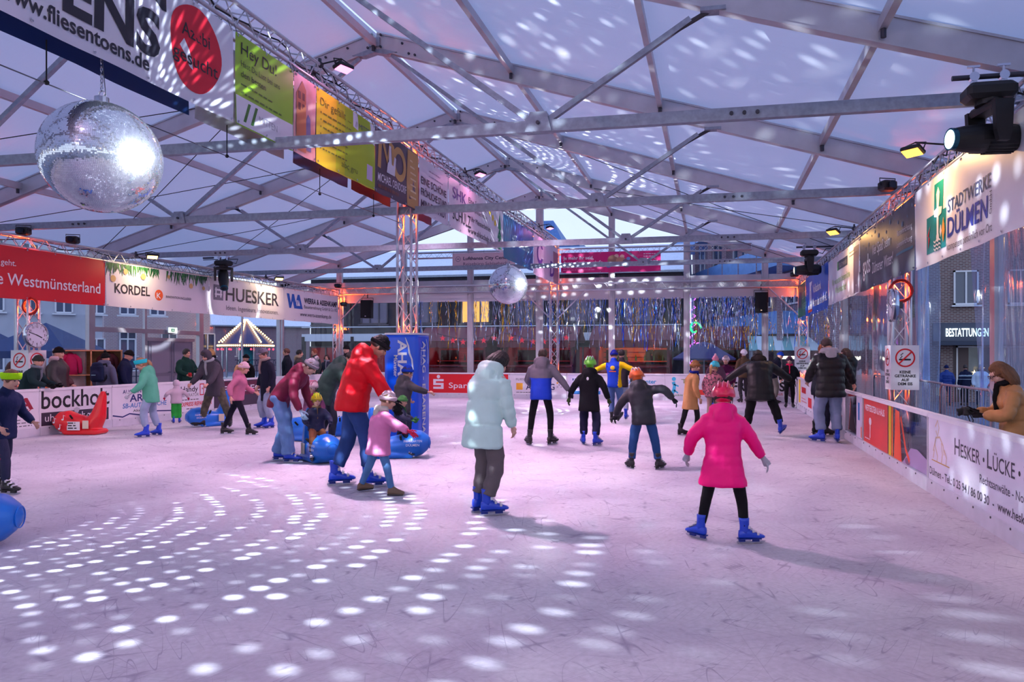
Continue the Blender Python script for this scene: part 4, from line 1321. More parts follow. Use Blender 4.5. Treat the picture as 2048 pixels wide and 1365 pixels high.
# ------------------------------------------------------------------ flood lights
def flood(label, loc, aim, em, back):
    loc = V(loc)
    t = thing('flood_light', label, 'lamp', loc, 0, None)
    d = V(aim).normalized()
    q = d.to_track_quat('Z', 'X').to_matrix()
    BC = MATS['black_case']
    MB().box(q @ V((0, 0, -.035)), (.17, .26, .06), q, .015).build('housing', BC, t)
    MB().box(q @ V((0, 0, .0)), (.14, .22, .012), q, .004).build('lens', em, t)
    b = V(back) - loc
    mb = MB()
    mb.tube([q @ V((0, -.14, -.03)), q @ V((0, -.15, -.12)), q @ V((0, 0, -.16)), q @ V((0, .15, -.12)), q @ V((0, .14, -.03))], .009, 6)
    mb.tube([q @ V((0, 0, -.16)), b], .012, 6)
    mb.build('bracket', BC, t)
    mb = MB(); mb.tube([b + V((0, -.03, 0)), b + V((0, .03, 0))], .045, 10); mb.box(b + V((0, 0, .05)), (.03, .04, .07))
    mb.build('clamp', MATS['steel_bolt'], t)
    MB().tube([b, b + V((.03, .18, -.09)), b + V((0, .35, -.02)), b + V((-.02, .55, -.1)), b + V((0, .7, .0))], .009, 5).build('cable', MATS['cable'], t)


pk = M('pink_led', (255, 120, 190), emit=5.)
pk2 = M('pink_led_white', (255, 140, 205), emit=2.6)
am = M('amber_led', (255, 170, 60), emit=5.)
wm = M('warm_led', (255, 215, 130), emit=4.)
PINK, AMB, WARM = (1., .60, .82), (1., .55, .18), (1., .75, .42)
for lab, y in (('pink flood light on the middle truss above the yellow banner', 9.55), ('pink flood light on the middle truss above the heating firm banner', 15.8), ('pink flood light on the middle truss near the far end', 23.0)):
    flood(lab, (TXC + .5, y, 5.62), (.25, -.1, -1), pk2, (TXC + .13, y, 5.72))
    lamp('pink_flood_lamp', 'AREA', (TXC + .52, y, 5.58), (TXC + 2.5, y - .2, 2), PINK, 175, .34, .2, spread=96)
    flood(lab.replace('on the middle truss', 'added behind the middle truss'), (TXC - .5, y + .25, 5.62), (-.25, -.1, -1), pk2, (TXC - .13, y + .25, 5.72))  # unseen pink floods added to light the ice left of the truss
    lamp('pink_flood_lamp', 'AREA', (TXC - .52, y + .25, 5.58), (TXC - 2.5, y, 2), PINK, 140, .34, .2, spread=110)
    lamp('pink_flood_glow', 'AREA', (TXC + .52, y, 5.575), (TXC + .3, y - .2, 3), (1., .3, .6), 6, .2, .14)
for lab, y, e_, c_ in (('amber flood light on the right truss above the white utility banner', 9.9, am, AMB), ('amber flood light on the right truss above the dark slate banner', 16.1, am, AMB)):
    flood(lab, (TXR - .55, y, 4.12), (-.35, -.35, -1), e_, (TXR - .13, y, 4.2))
    lamp('amber_flood_lamp', 'AREA', (TXR - .56, y, 4.07), (TXR - .5, y - .1, 2.), c_, 26, .2, .14)
for lab, y in (('warm white flood light above the pine branch banner', 15.7), ('warm white flood light above the geotextile banner', 21.1)):
    flood(lab, (TXL + .6, y, 3.98), (.3, -.3, -1), wm, (TXL + .13, y, 4.05))
    lamp('warm_flood_lamp', 'AREA', (TXL + .6, y, 3.93), (TXL + .3, y - .1, 2.), WARM, 22, .2, .14)
# unseen floods added beside and behind the camera to light the skaters from there
for X, y, z, c_, pw in ((TXC + .5, 2.9, 5.62, PINK, 30), (TXC + .5, -3.4, 5.62, PINK, 130), (TXR - .55, 3.6, 4.12, AMB, 20), (TXR - .55, -2.6, 4.12, WARM, 70), (TXL + .6, 9.6, 3.98, WARM, 26), (TXL + .6, 3.3, 3.98, WARM, 40), (TXL + .6, -3.0, 3.98, WARM, 70)):
    flood(('pink' if c_ == PINK else 'amber' if c_ == AMB else 'warm') + ' fill flood added on the ' + ('middle' if X == TXC + .5 else 'right' if X > 0 else 'left') + ' truss ' + ('just outside the left edge of the picture' if y > 9 else 'behind the camera' if y < 0 else 'level with the camera outside the picture'), (X, y, z), (.3 if X < 0 else -.3, .35, -1), {PINK: pk2, AMB: am, WARM: wm}[c_], (X + (-.4 if X != TXR - .55 else .42), y, z + .08))
    lamp('unseen_fill_lamp', 'AREA', (X + .02, y, z - .05), (X + (1.4 if X < 0 else -1.6), y + (2.4 if y < 3.2 else -.2), 1.2), c_, pw, .2, .14)
# small black effect lamps clamped above the columns
for lab, p in (('small black lamp on top of the far left column', (TXL + .1, 25.75, 4.2)), ('small black lamp hanging at the far left column', (TXL + .35, 25.75, 3.5)), ('small black lamp on top of the left column by the red banner', (TXL + .1, 12.7, 4.15)), ('small black lamp on top of the far right column', (TXR - .3, 25.75, 4.28)), ('small black lamp on the right truss above the slate banner', (TXR - .25, 12.6, 4.3)), ('small black lamp on the left truss beside the pine branch banner', (TXL + .1, 13.9, 4.15))):
    t = thing('effect_lamp', lab, 'lamp', p, .4)
    MB().box((0, 0, 0), (.24, .2, .16), None, .03).build('housing', MATS['black_case'], t)
    MB().tube([(0, -.1, 0), (0, -.14, 0)], .06, 12).build('lens', dim_, t)
    MB().tube([(-.13, 0, 0), (-.14, 0, .12), (.14, 0, .12), (.13, 0, 0)], .01, 5).build('bracket', MATS['steel_bolt'], t)
# cables looped along the trusses
for lab, X, Z, ph in (('black cable looped along the middle truss', TXC + .05, 5.62, 0), ('black cable looped along the left truss', TXL + .05, 3.95, 1), ('black cable looped along the right truss', TXR - .05, 4.1, 2)):
    o = MB().tube([(X + .06 * math.sin(i * 1.7 + ph), 2 + i * .22, Z + .05 * math.sin(i * .9 + ph)) for i in range(110)], .011, 5).build('power_cable', MATS['cable'])
    o['label'] = lab; o['category'] = 'cable'

# orange up-lights inside the columns
red_o = (1., .10, .012)
for i, (lab, x, y, zt) in enumerate(cols):
    for z, pw in ((zt - .1, 55), (zt - 1.2, 26), (2.1 if i == 1 else .9, 9)):
        lamp('column_glow', 'POINT', (x, y, z), None, red_o, pw * (1.2 if i == 1 else .75 if y < 20 else .8), .05)
    t = thing('column_uplight', 'red orange lamp inside the column ' + lab, 'lamp', (x, y, zt - .42), 0)
    MB().tube([(0, 0, -.05), (0, 0, .05)], .06, 12).build('housing', MATS['black_case'], t)
    MB().tube([(0, 0, .05), (0, 0, .065)], .05, 12).build('lens', M('red_led', (255, 90, 40), emit=6.), t)

# ------------------------------------------------------------------ the light thrown by the balls
S1 = lamp('ball_spot', 'SPOT', P1 + (BALL1[0] - P1).normalized() * .45, BALL1[0], (.88, .95, 1.), 34000, .05, None, 9, .3)
P2 = MH2 + V((0, 0, -.52))
S2 = lamp('ball_spot', 'SPOT', P2 + (BALL2[0] - P2).normalized() * .45, BALL2[0], (.9, .95, 1.), 24000, .05, None, 9.5, .3)
ball_lamp(BALL1[0], BALL1[1], (P1 - BALL1[0]), 5200, (.78, .89, 1.), 116, .36, 0.)
ball_lamp(BALL2[0], BALL2[1], (P2 - BALL2[0]), 6500, (.86, .93, 1.), 104, .36, 3.)

# ------------------------------------------------------------------ loudspeakers under the far truss
for lab, px, z in (('black loudspeaker hanging at the far end left of the padded column', 735, 3.3), ('black loudspeaker hanging at the far end near the right corner', 1522, 3.35)):
    x = on_y(px, 25.85)
    t = thing('loudspeaker', lab, 'loudspeaker', (x, 25.85, z), 0)
    pr = [(-.21, -.16), (.21, -.16), (.15, .18), (-.15, .18)]
    MB().prism([(a, b, -.34) for a, b in pr], (0, 0, .68)).build('cabinet', MATS['black_matt'], t)
    MB().box((0, -.165, 0), (.38, .02, .64), None, .01).build('grille', M('grille_black', (22, 22, 26), .7, .3, bump=.3, bscale=300), t)
    MB().box((0, -.178, -.27), (.05, .006, .03)).build('badge', MATS['chrome'], t)
    MB().tube([(-.23, 0, 0), (-.23, 0, .42), (.23, 0, .42), (.23, 0, 0)], .014, 6).build('bracket', MATS['steel_bolt'], t)
    MB().tube([(0, 0, .42), (0, 0, .62)], .02, 8).build('hook', MATS['steel_bolt'], t)


# ------------------------------------------------------------------ clocks
def clock(label, loc, rz, r):
    t = thing('wall_clock', label, 'clock', loc, rz)
    n = 36
    prof = [(.05, r * .9), (.05, r), (-.02, r * 1.04), (-.05, r * 1.0), (-.055, r * .95), (-.035, r * .92)]
    MB().rings([[(rr * math.cos(2 * PI * k / n), y, rr * math.sin(2 * PI * k / n)) for k in range(n)] for y, rr in prof], cap=False).build('rim', MATS['chrome'], t, smooth=True)
    MB().rings([[(r * .93 * math.cos(2 * PI * k / n), y, r * .93 * math.sin(2 * PI * k / n)) for k in range(n)] for y in (.05, -.03)]).build('dial', flat((222, 220, 232)), t)
    s = Surf(t, (0, -.031, 0), (1, 0, 0), (0, 0, 1), lift=.003)
    for h in range(12):
        a = PI / 2 - 2 * PI * h / 12
        s.stroke('hour_mark', BLK, [(r * .82 * math.cos(a), r * .82 * math.sin(a)), (r * .9 * math.cos(a), r * .9 * math.sin(a))], .014)
        text(s, str(h or 12), BLK, r * .68 * math.cos(a), r * .68 * math.sin(a) - .022, .065, None, .01, align='C', name='numeral')
    for a, l, w_ in ((PI / 2 - 2 * PI * (3.8 / 12), .5, .02), (PI / 2 - 2 * PI * (48 / 60), .76, .014)):
        s.stroke('clock_hand', BLK, [(-.1 * r * math.cos(a), -.1 * r * math.sin(a)), (l * r * math.cos(a), l * r * math.sin(a))], w_, 1.5)
    MB().box((0, .09, 0), (.1, .09, .1)).build('mount', MATS['steel_bolt'], t)


clock('round white clock with chrome rim on the left column below the red banner', (-13.72, 12.72, 1.99), PI / 2, .26)
clock('round clock seen nearly edge-on at the right column below the slate banner', (2.72, 12.1, 2.35), -PI / 2 - .05, .25)
# red cable coils on the columns
for lab, p in (('coil of red cable hung on the right column above the no smoking sign', (TXR - .02, 12.72, 2.62)), ('coil of red cable and chain hung on the left column above the clock', (TXL + .16, 12.8, 2.6))):
    mb = MB()
    mb.tube([(p[0] + .01 * math.sin(3 * a), p[1] + .012 * math.cos(5 * a), p[2]) if 0 else (p[0] + (.17 + .012 * math.sin(2.3 * a)) * math.cos(a), p[1] + .02 * math.sin(a * 1.5), p[2] + (.17 + .012 * math.cos(1.7 * a)) * math.sin(a)) for a in [i * PI / 10 for i in range(80)]], .016, 6)
    o = mb.build('cable_coil', M('red_cable', (190, 36, 30), .5), smooth=True)
    o['label'] = lab; o['category'] = 'cable'


# ------------------------------------------------------------------ no smoking signs
def nosmoke(label, p, x, wd, hh):
    x = V(x)
    t = thing('no_smoking_sign', label, 'sign', p)
    s = Surf(t, (0, 0, 0), x, (0, 0, 1), lift=.003)
    m = Matrix((x, -s.n, V((0, 0, 1)))).transposed()
    MB().box(x * wd / 2 + V((0, 0, hh / 2)) - s.n * .006, (wd, .01, hh), m).build('plate', MATS['white_plastic'], t)
    r = wd * .36
    cx_, cy_ = wd / 2, hh - wd * .48
    s.disc('ring', RED, cx_, cy_, r, r_in=.84)
    s.patch('cigarette', BLK, cx_ - r * .62, cy_ - r * .28, cx_ + r * .55, cy_ - r * .1, 1, 1)
    s.stroke('smoke', BLK, [(cx_ - r * .5, cy_ - r * .05), (cx_ - r * .3, cy_ + r * .15), (cx_ - r * .45, cy_ + r * .3), (cx_ - r * .2, cy_ + r * .5)], r * .09)
    s.stroke('slash', RED, [(cx_ - r * .65, cy_ - r * .65), (cx_ + r * .65, cy_ + r * .65)], r * .16, 1.6)
    for i, w_ in enumerate(('KEINE', 'GETRÄNKE', 'AUF', 'DEM EIS')):
        text(s, w_, BLK, cx_, cy_ - r - .1 - i * wd * .15, wd * .15, None, .03, align='C')


nosmoke('white no smoking and no drinks sign on the near face of the right column', (TXR - .17, 12.70, 1.02), (1, 0, 0), .42, .72)
nosmoke('white no smoking sign on the ice side of the right column seen at an angle', (TXR - .18, 13.1, 1.02), (0, -1, 0), .4, .72)
nosmoke('white no smoking sign on the near face of the left column', (TXL - .22, 12.70, 1.0), (1, 0, 0), .44, .68)
nosmoke('white no smoking sign on the ice side of the left column', (TXL + .2, 12.70, 1.0), (0, 1, 0), .44, .68)
nosmoke('white no smoking sign at the far right column behind the boards', (TXR - .3, 25.75, 1.05), (1, 0, 0), .5, .8)

# ------------------------------------------------------------------ blue padding round the middle column
t = thing('column_padding', 'tall blue advertising padding wrapped around the middle column on the ice', 'padding', (TXC, 12.9, 0))
hw = .33
padm = M('pad_blue', (8, 88, 232), .3, var=.06, scale=3, coat=.25, bump=.12, bscale=5)
n = 6
ring = []
for (qx, qy, a0) in ((1, 1, 0), (-1, 1, 90), (-1, -1, 180), (1, -1, 270)):
    for k in range(n):
        a = R(a0 + 90 * k / (n - 1)); ring.append((qx * (hw - .1) + .1 * math.cos(a), qy * (hw - .1) + .1 * math.sin(a)))
MB().rings([[(x * k_, y * k_, z) for x, y in ring] for z, k_ in ((.02, .99), (.1, 1.0), (.5, 1.01), (1.0, 1.0), (1.5, 1.012), (1.9, 1.), (1.96, .985))]).build('foam_cover', padm, t, smooth=True)
MB().rings([[(x * k_, y * k_, z) for x, y in ring] for z, k_ in ((1.95, .99), (1.955, 1.02), (1.985, 1.02), (1.99, .9))]).build('top_hem', MATS['white_plastic'], t)
s = Surf(t, (-hw, -hw - .008, 0), (1, 0, 0), (0, 0, 1), lift=.004)
text(s, 'AHAG', WHT, .30, 1.86, .24, .86, .03, up=-90); text(s, 'Münster', WHT, .22, 1.58, .1, .4, .02, up=-90)
s.stroke('swoosh', WHT, [(.44, 1.9), (.5, 1.75), (.52, 1.62), (.57, 1.5), (.59, 1.3), (.56, 1.12)], [.012, .03, .035, .03, .03, .012])
s = Surf(t, (hw + .008, -hw, 0), (0, 1, 0), (0, 0, 1), lift=.004)
text(s, 'AHAG - EISARENA', WHT, .24, 1.84, .2, 1.72, .02, up=-90); text(s, 'Münster', WHT, .16, 1.72, .08, .34, .01, up=-90)
s.stroke('swoosh', WHT, [(.42, 1.88), (.46, 1.8), (.48, 1.7), (.5, 1.58), (.5, 1.42)], .02)

# ------------------------------------------------------------------ tinsel curtains in the far windows
ts = {'silver': M('tinsel_silver', (222, 230, 250), .12, 1.), 'blue': M('tinsel_blue', (60, 130, 250), .15, 1.), 'gold': M('tinsel_gold', (250, 196, 60), .15, 1.)}
rnd = random.Random(11)
for k in range(2, 8):
    mb = MB()
    x0 = px_[k] + .16
    dens = {2: 25, 3: 62, 4: 66, 5: 115, 6: 160, 7: 48}[k]
    gold = {2: .3, 3: .25, 4: .2, 5: .15, 6: .2, 7: .25}[k]
    for i in range(dens):
        x = x0 + rnd.random() * 2.3
        L_ = rnd.uniform(.5, 1.9)
        c = rnd.random()
        mb.m = 2 if c < gold else 1 if c < gold + .17 else 0
        wv = rnd.uniform(.008, .026)
        top = zk(3.85)
        if mb.m == 2 and k >= 6:
            top -= rnd.uniform(.7, 1.1); L_ = rnd.uniform(.3, .9)
        y = GY - .12 - .06 * rnd.random()
        st = 9
        vs = []
        ph = rnd.random() * 6
        tw = rnd.uniform(6, 16)
        for q in range(st + 1):
            z = top - L_ * q / st
            a = ph + tw * q / st
            dx, dy = wv * math.cos(a) * .6, wv * math.sin(a) * .6
            cxx = x + .03 * math.sin(q * .8 + ph)
            vs += [(cxx - dx, y - dy, z), (cxx + dx, y + dy, z)]
        mb.add(vs, [(2 * q, 2 * q + 1, 2 * q + 3, 2 * q + 2) for q in range(st)])
    o = mb.build('tinsel_curtain', [ts['silver'], ts['blue'], ts['gold']])
    o['kind'] = 'stuff'; o['category'] = 'tinsel'
    o['label'] = 'crinkled silver, blue and gold tinsel strands in far window ' + ('left of the padded column', 'right of the padded column', 'behind the smaller mirror ball', 'right of the middle far column', 'with much gold below the magenta banner', 'at the far right with few strands')[k - 2]


# ------------------------------------------------------------------ the town around the tent
def brick(name, c1, c2, mortar, scale=1.0, bw=.5, rh=.22):
    m = M(name, c1, .85)
    t = m.node_tree
    tc = t.nodes.new('ShaderNodeTexCoord')
    mp = t.nodes.new('ShaderNodeMapping')
    b = t.nodes.new('ShaderNodeTexBrick')
    b.inputs['Color1'].default_value = lin(c1); b.inputs['Color2'].default_value = lin(c2); b.inputs['Mortar'].default_value = lin(mortar)
    b.inputs['Scale'].default_value = scale; b.inputs['Brick Width'].default_value = bw; b.inputs['Row Height'].default_value = rh
    b.inputs['Mortar Size'].default_value = .02
    sp_ = t.nodes.new('ShaderNodeSeparateXYZ'); cb = t.nodes.new('ShaderNodeCombineXYZ'); ad = t.nodes.new('ShaderNodeMath')
    t.links.new(tc.outputs['Object'], sp_.inputs[0]); t.links.new(sp_.outputs[0], ad.inputs[0]); t.links.new(sp_.outputs[1], ad.inputs[1])
    t.links.new(ad.outputs[0], cb.inputs[0]); t.links.new(sp_.outputs[2], cb.inputs[1]); t.links.new(cb.outputs[0], b.inputs['Vector'])
    t.links.new(b.outputs[0], t.nodes['Principled BSDF'].inputs['Base Color'])
    return m


BRK = brick('brick_dark', (92, 62, 66), (120, 84, 84), (150, 140, 140), 1., .24, .075)
BRK2 = brick('brick_violet', (122, 86, 104), (140, 100, 112), (150, 130, 140), 1., .24, .075)
BRKL = brick('brick_pink', (176, 150, 160), (190, 164, 170), (200, 190, 196), 1., .26, .08)
SLATE = M('roof_slate', (226, 228, 240), .6, var=.15, scale=8, stretch=(1, 3, 1))
BLUER = M('roof_blue', (70, 110, 170), .55, var=.15, scale=5)
TIMB = M('dark_timber', (44, 38, 48), .7, var=.2, scale=4)
PLAST = M('cream_plaster', (186, 188, 200), .85, var=.05, scale=2)
PANEW = M('window_dark', (60, 74, 104), .1, spec=.8)
FRAMEW = M('window_frame_white', (226, 226, 232), .5)


def house_window(par, c, wd, hh, d, n, panes=2, lit=None, sill=True, frame=None):
    """window box in wall plane: centre c, d along the wall, n outwards"""
    c, d, n = V(c), V(d), V(n)
    z = V((0, 0, 1))
    m = Matrix((d, -n, z)).transposed()
    fr = MB()
    fw = .07
    for s_ in (-1, 1):
        fr.box(c + d * s_ * (wd / 2 - fw / 2) + n * .03, (fw, .1, hh), m)
        fr.box(c + z * s_ * (hh / 2 - fw / 2) + n * .03, (wd, .1, fw), m)
    for k in range(1, panes):
        fr.box(c + d * (wd * (k / panes - .5)) + n * .03, (fw, .09, hh), m)
    f = fr.build('window', frame or FRAMEW, par)
    for k in range(panes):
        MB().box(c + d * wd * ((k + .5) / panes - .5) + n * .0, (wd / panes - fw, .02, hh - 2 * fw), m).build('pane', lit or PANEW, f)
    if sill:
        MB().box(c - z * (hh / 2 + .05) + n * .08, (wd + .2, .2, .07), m).build('sill', frame or FRAMEW, f)
    return f


def building(label, A, B, depth, h, mat, roof=None, roof_h=0, cat='building', over=.3, hip=0.):
    """wall A->B is the front seen from the rink (rink on the right hand of A->B)"""
    A, B = V((*A, 0)), V((*B, 0))
    d = (B - A).normalized()
    n = V((d.y, -d.x, 0))
    L_ = (B - A).length
    t = thing('house', label, cat, A)
    m = Matrix((d, -n, V((0, 0, 1)))).transposed()
    MB().box(d * L_ / 2 - n * depth / 2 + V((0, 0, h / 2 - .3)), (L_, depth, h + .6), m).build('wall', mat, t)
    if roof:
        p = [d * -over + n * over, d * (L_ + over) + n * over, d * (L_ + over) - n * (depth + over), d * -over - n * (depth + over)]
        r0, r1 = d * (hip - over) - n * depth / 2, d * (L_ + over - hip) - n * depth / 2
        Z = V((0, 0, 1))
        mb = MB().add([p[0] + Z * h, p[1] + Z * h, p[2] + Z * h, p[3] + Z * h, r0 + Z * (h + roof_h), r1 + Z * (h + roof_h)], [(0, 1, 5, 4), (2, 3, 4, 5), (1, 2, 5), (3, 0, 4), (0, 3, 2, 1)])
        mb.build('roof', roof, t)
        MB().bar(p[0] + Z * (h - .05), p[1] + Z * (h - .05), .16, .12).build('gutter', MATS['galvanised'], t)
    return t, d, n, L_


# long pub building behind the far windows
t, d, n, L_ = building('long dark timbered pub with pale roof behind the far windows', (-23.5, 40), (-1.6, 40), 9, 6.1, TIMB, SLATE, 2.1)
PUBF = M('pub_frame', (92, 84, 92), .6)
WB = M('white_band', (214, 218, 230), .6)
for k in range(7):
    x = 1.0 + 3.1 * k
    house_window(t, d * x + V((0, 0, 4.1)), 1.7, 1.5, d, n, 3, M('curtained_window', (120, 110, 130), .4) if k != 3 else M('lit_window', (255, 190, 90), .4, emit=.9), frame=PUBF)
    MB().box(d * (x + 1.5) + n * .06 + V((0, 0, 4.0)), (.22, .14, 3.4)).build('timber_post', TIMB, t)
    house_window(t, d * x + V((0, 0, 1.2)), 2.1, 1.7, d, n, 2, M('red_glow_window', (150, 20, 40), .4, emit=.12), frame=PUBF)
MB().box(d * L_ / 2 + n * .5 + V((0, 0, 2.55)), (L_, 1.0, .42)).build('balcony_slab', WB, t)
MB().box(d * L_ / 2 + n * .98 + V((0, 0, 3.15)), (L_, .05, .06)).build('railing', WB, t)
for k in range(8):
    MB().box(d * (.1 + 3.1 * k) + n * .95 + V((0, 0, 1.3)), (.18, .18, 2.6)).build('balcony_post', TIMB, t)
MB().box(d * L_ / 2 + n * .12 + V((0, 0, 5.55)), (L_, .2, .35)).build('fascia', M('fascia_blue', (60, 74, 120), .5), t)
MB().box(d * L_ / 2 + n * .08 + V((0, 0, 5.1)), (L_, .16, .45)).build('clerestory', M('clerestory_pale', (170, 176, 196), .4, var=.3, scale=6, stretch=(2, 1, .2)), t)
# roofs further off
t, d, n, L_ = building('steep blue slate roofed house far behind the pub', (-18.2, 60), (-12.0, 60), 8, 9.8, BRK2, BLUER, 3.7, hip=2.2)
MB().box(d * 5.6 - n * 2 + V((0, 0, 10.6)), (3.4, 3, .9)).build('lower_roof', BLUER, t)
t, d, n, L_ = building('low blue roofed house far behind the pub on the left', (-26, 62), (-18, 62), 8, 8.6, BRK2, BLUER, 1.7)

# stepped brick building at the far right
A = ray(1385, 50); B = ray(1668, 30)
t, d, n, L_ = building('violet brick block with stepped blue balconies beyond the far right windows', A, B, 3, 10.5, BRK2, BLUER, 1.0)
bb = M('balcony_blue', (104, 150, 214), .5, var=.1, scale=3)
for zz in (3.0, 6.0, 8.8):
    MB().box(d * L_ * .45 + n * .7 + V((0, 0, zz)), (L_ * .86, 1.4, 1.0), Matrix((d, -n, V((0, 0, 1)))).transposed()).build('balcony', bb, t)
    for k in range(6):
        if zz < 8:
            house_window(t, d * (2 + k * 3.6) + V((0, 0, zz + 1.65)), 1.9, 1.5, d, n, 2, sill=False)
for k in range(8):
    MB().box(d * (.4 + L_ * .86 * k / 7) + n * 1.3 + V((0, 0, 4.4)), (.22, .22, 8.8)).build('balcony_post', BRK2, t)

# shop with the lit sign on the right
SHY = 35.
sx0 = on_y(1845, SHY)
t, d, n, L_ = building('dark brick shop with a lit sign seen through the opening on the right', (sx0, SHY), (sx0 + 12, SHY), 9, 9.5, BRK, BLUER, 3)
U = lambda px: on_y(px, SHY) - sx0
MB().box(d * 5.2 + n * .06 + V((0, 0, 2.56)), (9.6, .12, .8)).build('fascia', M('shop_fascia', (70, 78, 100), .5), t)
so = Surf(t, n * .16, d, (0, 0, 1), lift=.03)
text(so, 'BESTATTUNGEN', M('sign_letters_lit', (236, 255, 255), emit=1.5), U(1889), 2.37, .5, U(1974) - U(1889), .02, name='sign_letters')
MB().box(d * 5.2 + n * .5 + V((0, 0, 2.06)), (9.6, 1.0, .16)).build('canopy', M('canopy_dark', (40, 52, 78), .5), t)
MB().box(d * U(1890) + n * .1 + V((0, 0, .8)), (.5, .3, 2.6)).build('pier', BRK, t)
MB().box(d * U(1912) + n * .04 + V((0, 0, .75)), (.95, .1, 2.5)).build('shop_door', M('shop_door', (80, 62, 66), .5), t)
house_window(t, d * U(1958) + n * .05 + V((0, 0, 1.0)), 1.9, 1.9, d, n, 2, M('shop_window', (110, 120, 130), .08, var=.3, scale=1), sill=False)
house_window(t, d * U(2015) + n * .05 + V((0, 0, 1.0)), 2.2, 1.9, d, n, 2, M('shop_window', (110, 120, 130), .08, var=.3, scale=1), sill=False)
house_window(t, d * U(1931) + n * .02 + V((0, 0, 4.5)), 1.0, 1.5, d, n, 2)
house_window(t, d * U(2040) + n * .02 + V((0, 0, 4.5)), 1.0, 1.5, d, n, 2)
rnd = random.Random(5)
st = thing('lit_star_decoration', 'glowing warm star lights in the shop window behind the tan coated woman', 'decoration', t.location + d * U(1966) + n * .5 + V((0, 0, .6)))
stl = M('star_light', (255, 220, 150), emit=3.5)
for k in range(5):
    c = V((-.5 + .3 * k, 0, .2 * math.sin(k * 2) + .2))
    pts = []
    for q in range(10):
        r_ = (.14 if q % 2 == 0 else .05) * (1.6 if k == 3 else .8)
        pts.append(c + V((r_ * math.sin(q * PI / 5), 0, r_ * math.cos(q * PI / 5))))
    MB().prism(pts, (0, .03, 0)).build('star', stl, st)
MB().tube([(-.6, .02, -1.1), (-.6, .02, .1), (.9, .02, .1), (.9, .02, -1.1)], .02, 6).build('stand', MATS['black_matt'], st)

# houses on the left behind the plastic windows
A = ray(-60, 34); B = ray(205, 37)
t, d, n, L_ = building('pale plastered house with tall windows behind the clock on the left', A, B, 3, 11, PLAST, SLATE, 3)
for fl_ in (1.6, 4.4, 7.4):
    for k in range(6):
        house_window(t, d * (.9 + 1.35 * k) + V((0, 0, fl_)), .75, 1.6, d, n, 2)
A = ray(208, 42); B = ray(420, 46)
t, d, n, L_ = building('pink brick house with white windows behind the left door', A, B, 4, 9, BRKL, SLATE, 3)
for fl_ in (2.2, 5.2):
    for k in range(4):
        house_window(t, d * (1.2 + 2.2 * k) + V((0, 0, fl_)), .9, 1.4, d, n, 2)
t, d, n, L_ = building('low grey house behind the fairground ride', ray(430, 66), ray(620, 70), 8, 4.2, BRK2, SLATE, 2.4)

# fairground ride with strings of warm bulbs
c = ray(492, 44)
t = thing('fairground_ride', 'glowing fairground ride with a pointed roof of warm bulbs beyond the left windows', 'ride', (*c, 0))
rim = M('ride_blue', (70, 66, 110), .5)
bul = M('warm_bulb', (255, 200, 110), emit=12.)
MB().rings([[(r_ * math.cos(2 * PI * k / 20), r_ * math.sin(2 * PI * k / 20), z) for k in range(20)] for z, r_ in ((2.0, 1.5), (2.2, 1.5), (2.75, .95), (3.5, .1), (3.65, .04))]).build('roof', rim, t)
for k in range(10):
    a = 2 * PI * k / 10
    MB().tube([(1.3 * math.cos(a), 1.3 * math.sin(a), .2), (1.3 * math.cos(a), 1.3 * math.sin(a), 2.0)], .05, 6).build('pole', MATS['chrome'], t)
MB().tube([(0, 0, 0), (0, 0, 2.1)], .45, 14).build('core', M('ride_teal', (20, 150, 160), .5), t)
MB().tube([(0, 0, 0), (0, 0, .22)], 1.6, 24).build('platform', MATS['white_plastic'], t)
bm_ = MB()
for k in range(16):
    a = 2 * PI * k / 16
    for q in range(14 if k % 2 else 0):
        f = q / 13
        bm_.ell(((1.5 + (.1 - 1.5) * f) * math.cos(a), (1.5 + (.1 - 1.5) * f) * math.sin(a), 2.25 + 1.32 * f + .06), .05, 5, 4)
    for q in range(5):
        a2 = a + 2 * PI * q / 80
        bm_.ell((1.55 * math.cos(a2), 1.55 * math.sin(a2), 2.1), .05, 5, 4)
o = bm_.build('bulb_string', bul, t); o['kind'] = 'stuff'
o = MB(); [o.ell((1.55 * math.cos(a), 1.55 * math.sin(a), 1.88), .06, 5, 4) for a in [2 * PI * i / 16 for i in range(16)]]
o = o.build('red_bulbs', M('red_bulb', (255, 60, 90), emit=3.), t); o['kind'] = 'stuff'

# market huts with red and amber light behind the far boards
hutw = M('hut_wood', (120, 44, 54), .7, var=.15, scale=3, stretch=(1, 1, 8))
plk_w = M('hut_plank', (128, 50, 58), .7, var=.15, scale=3)


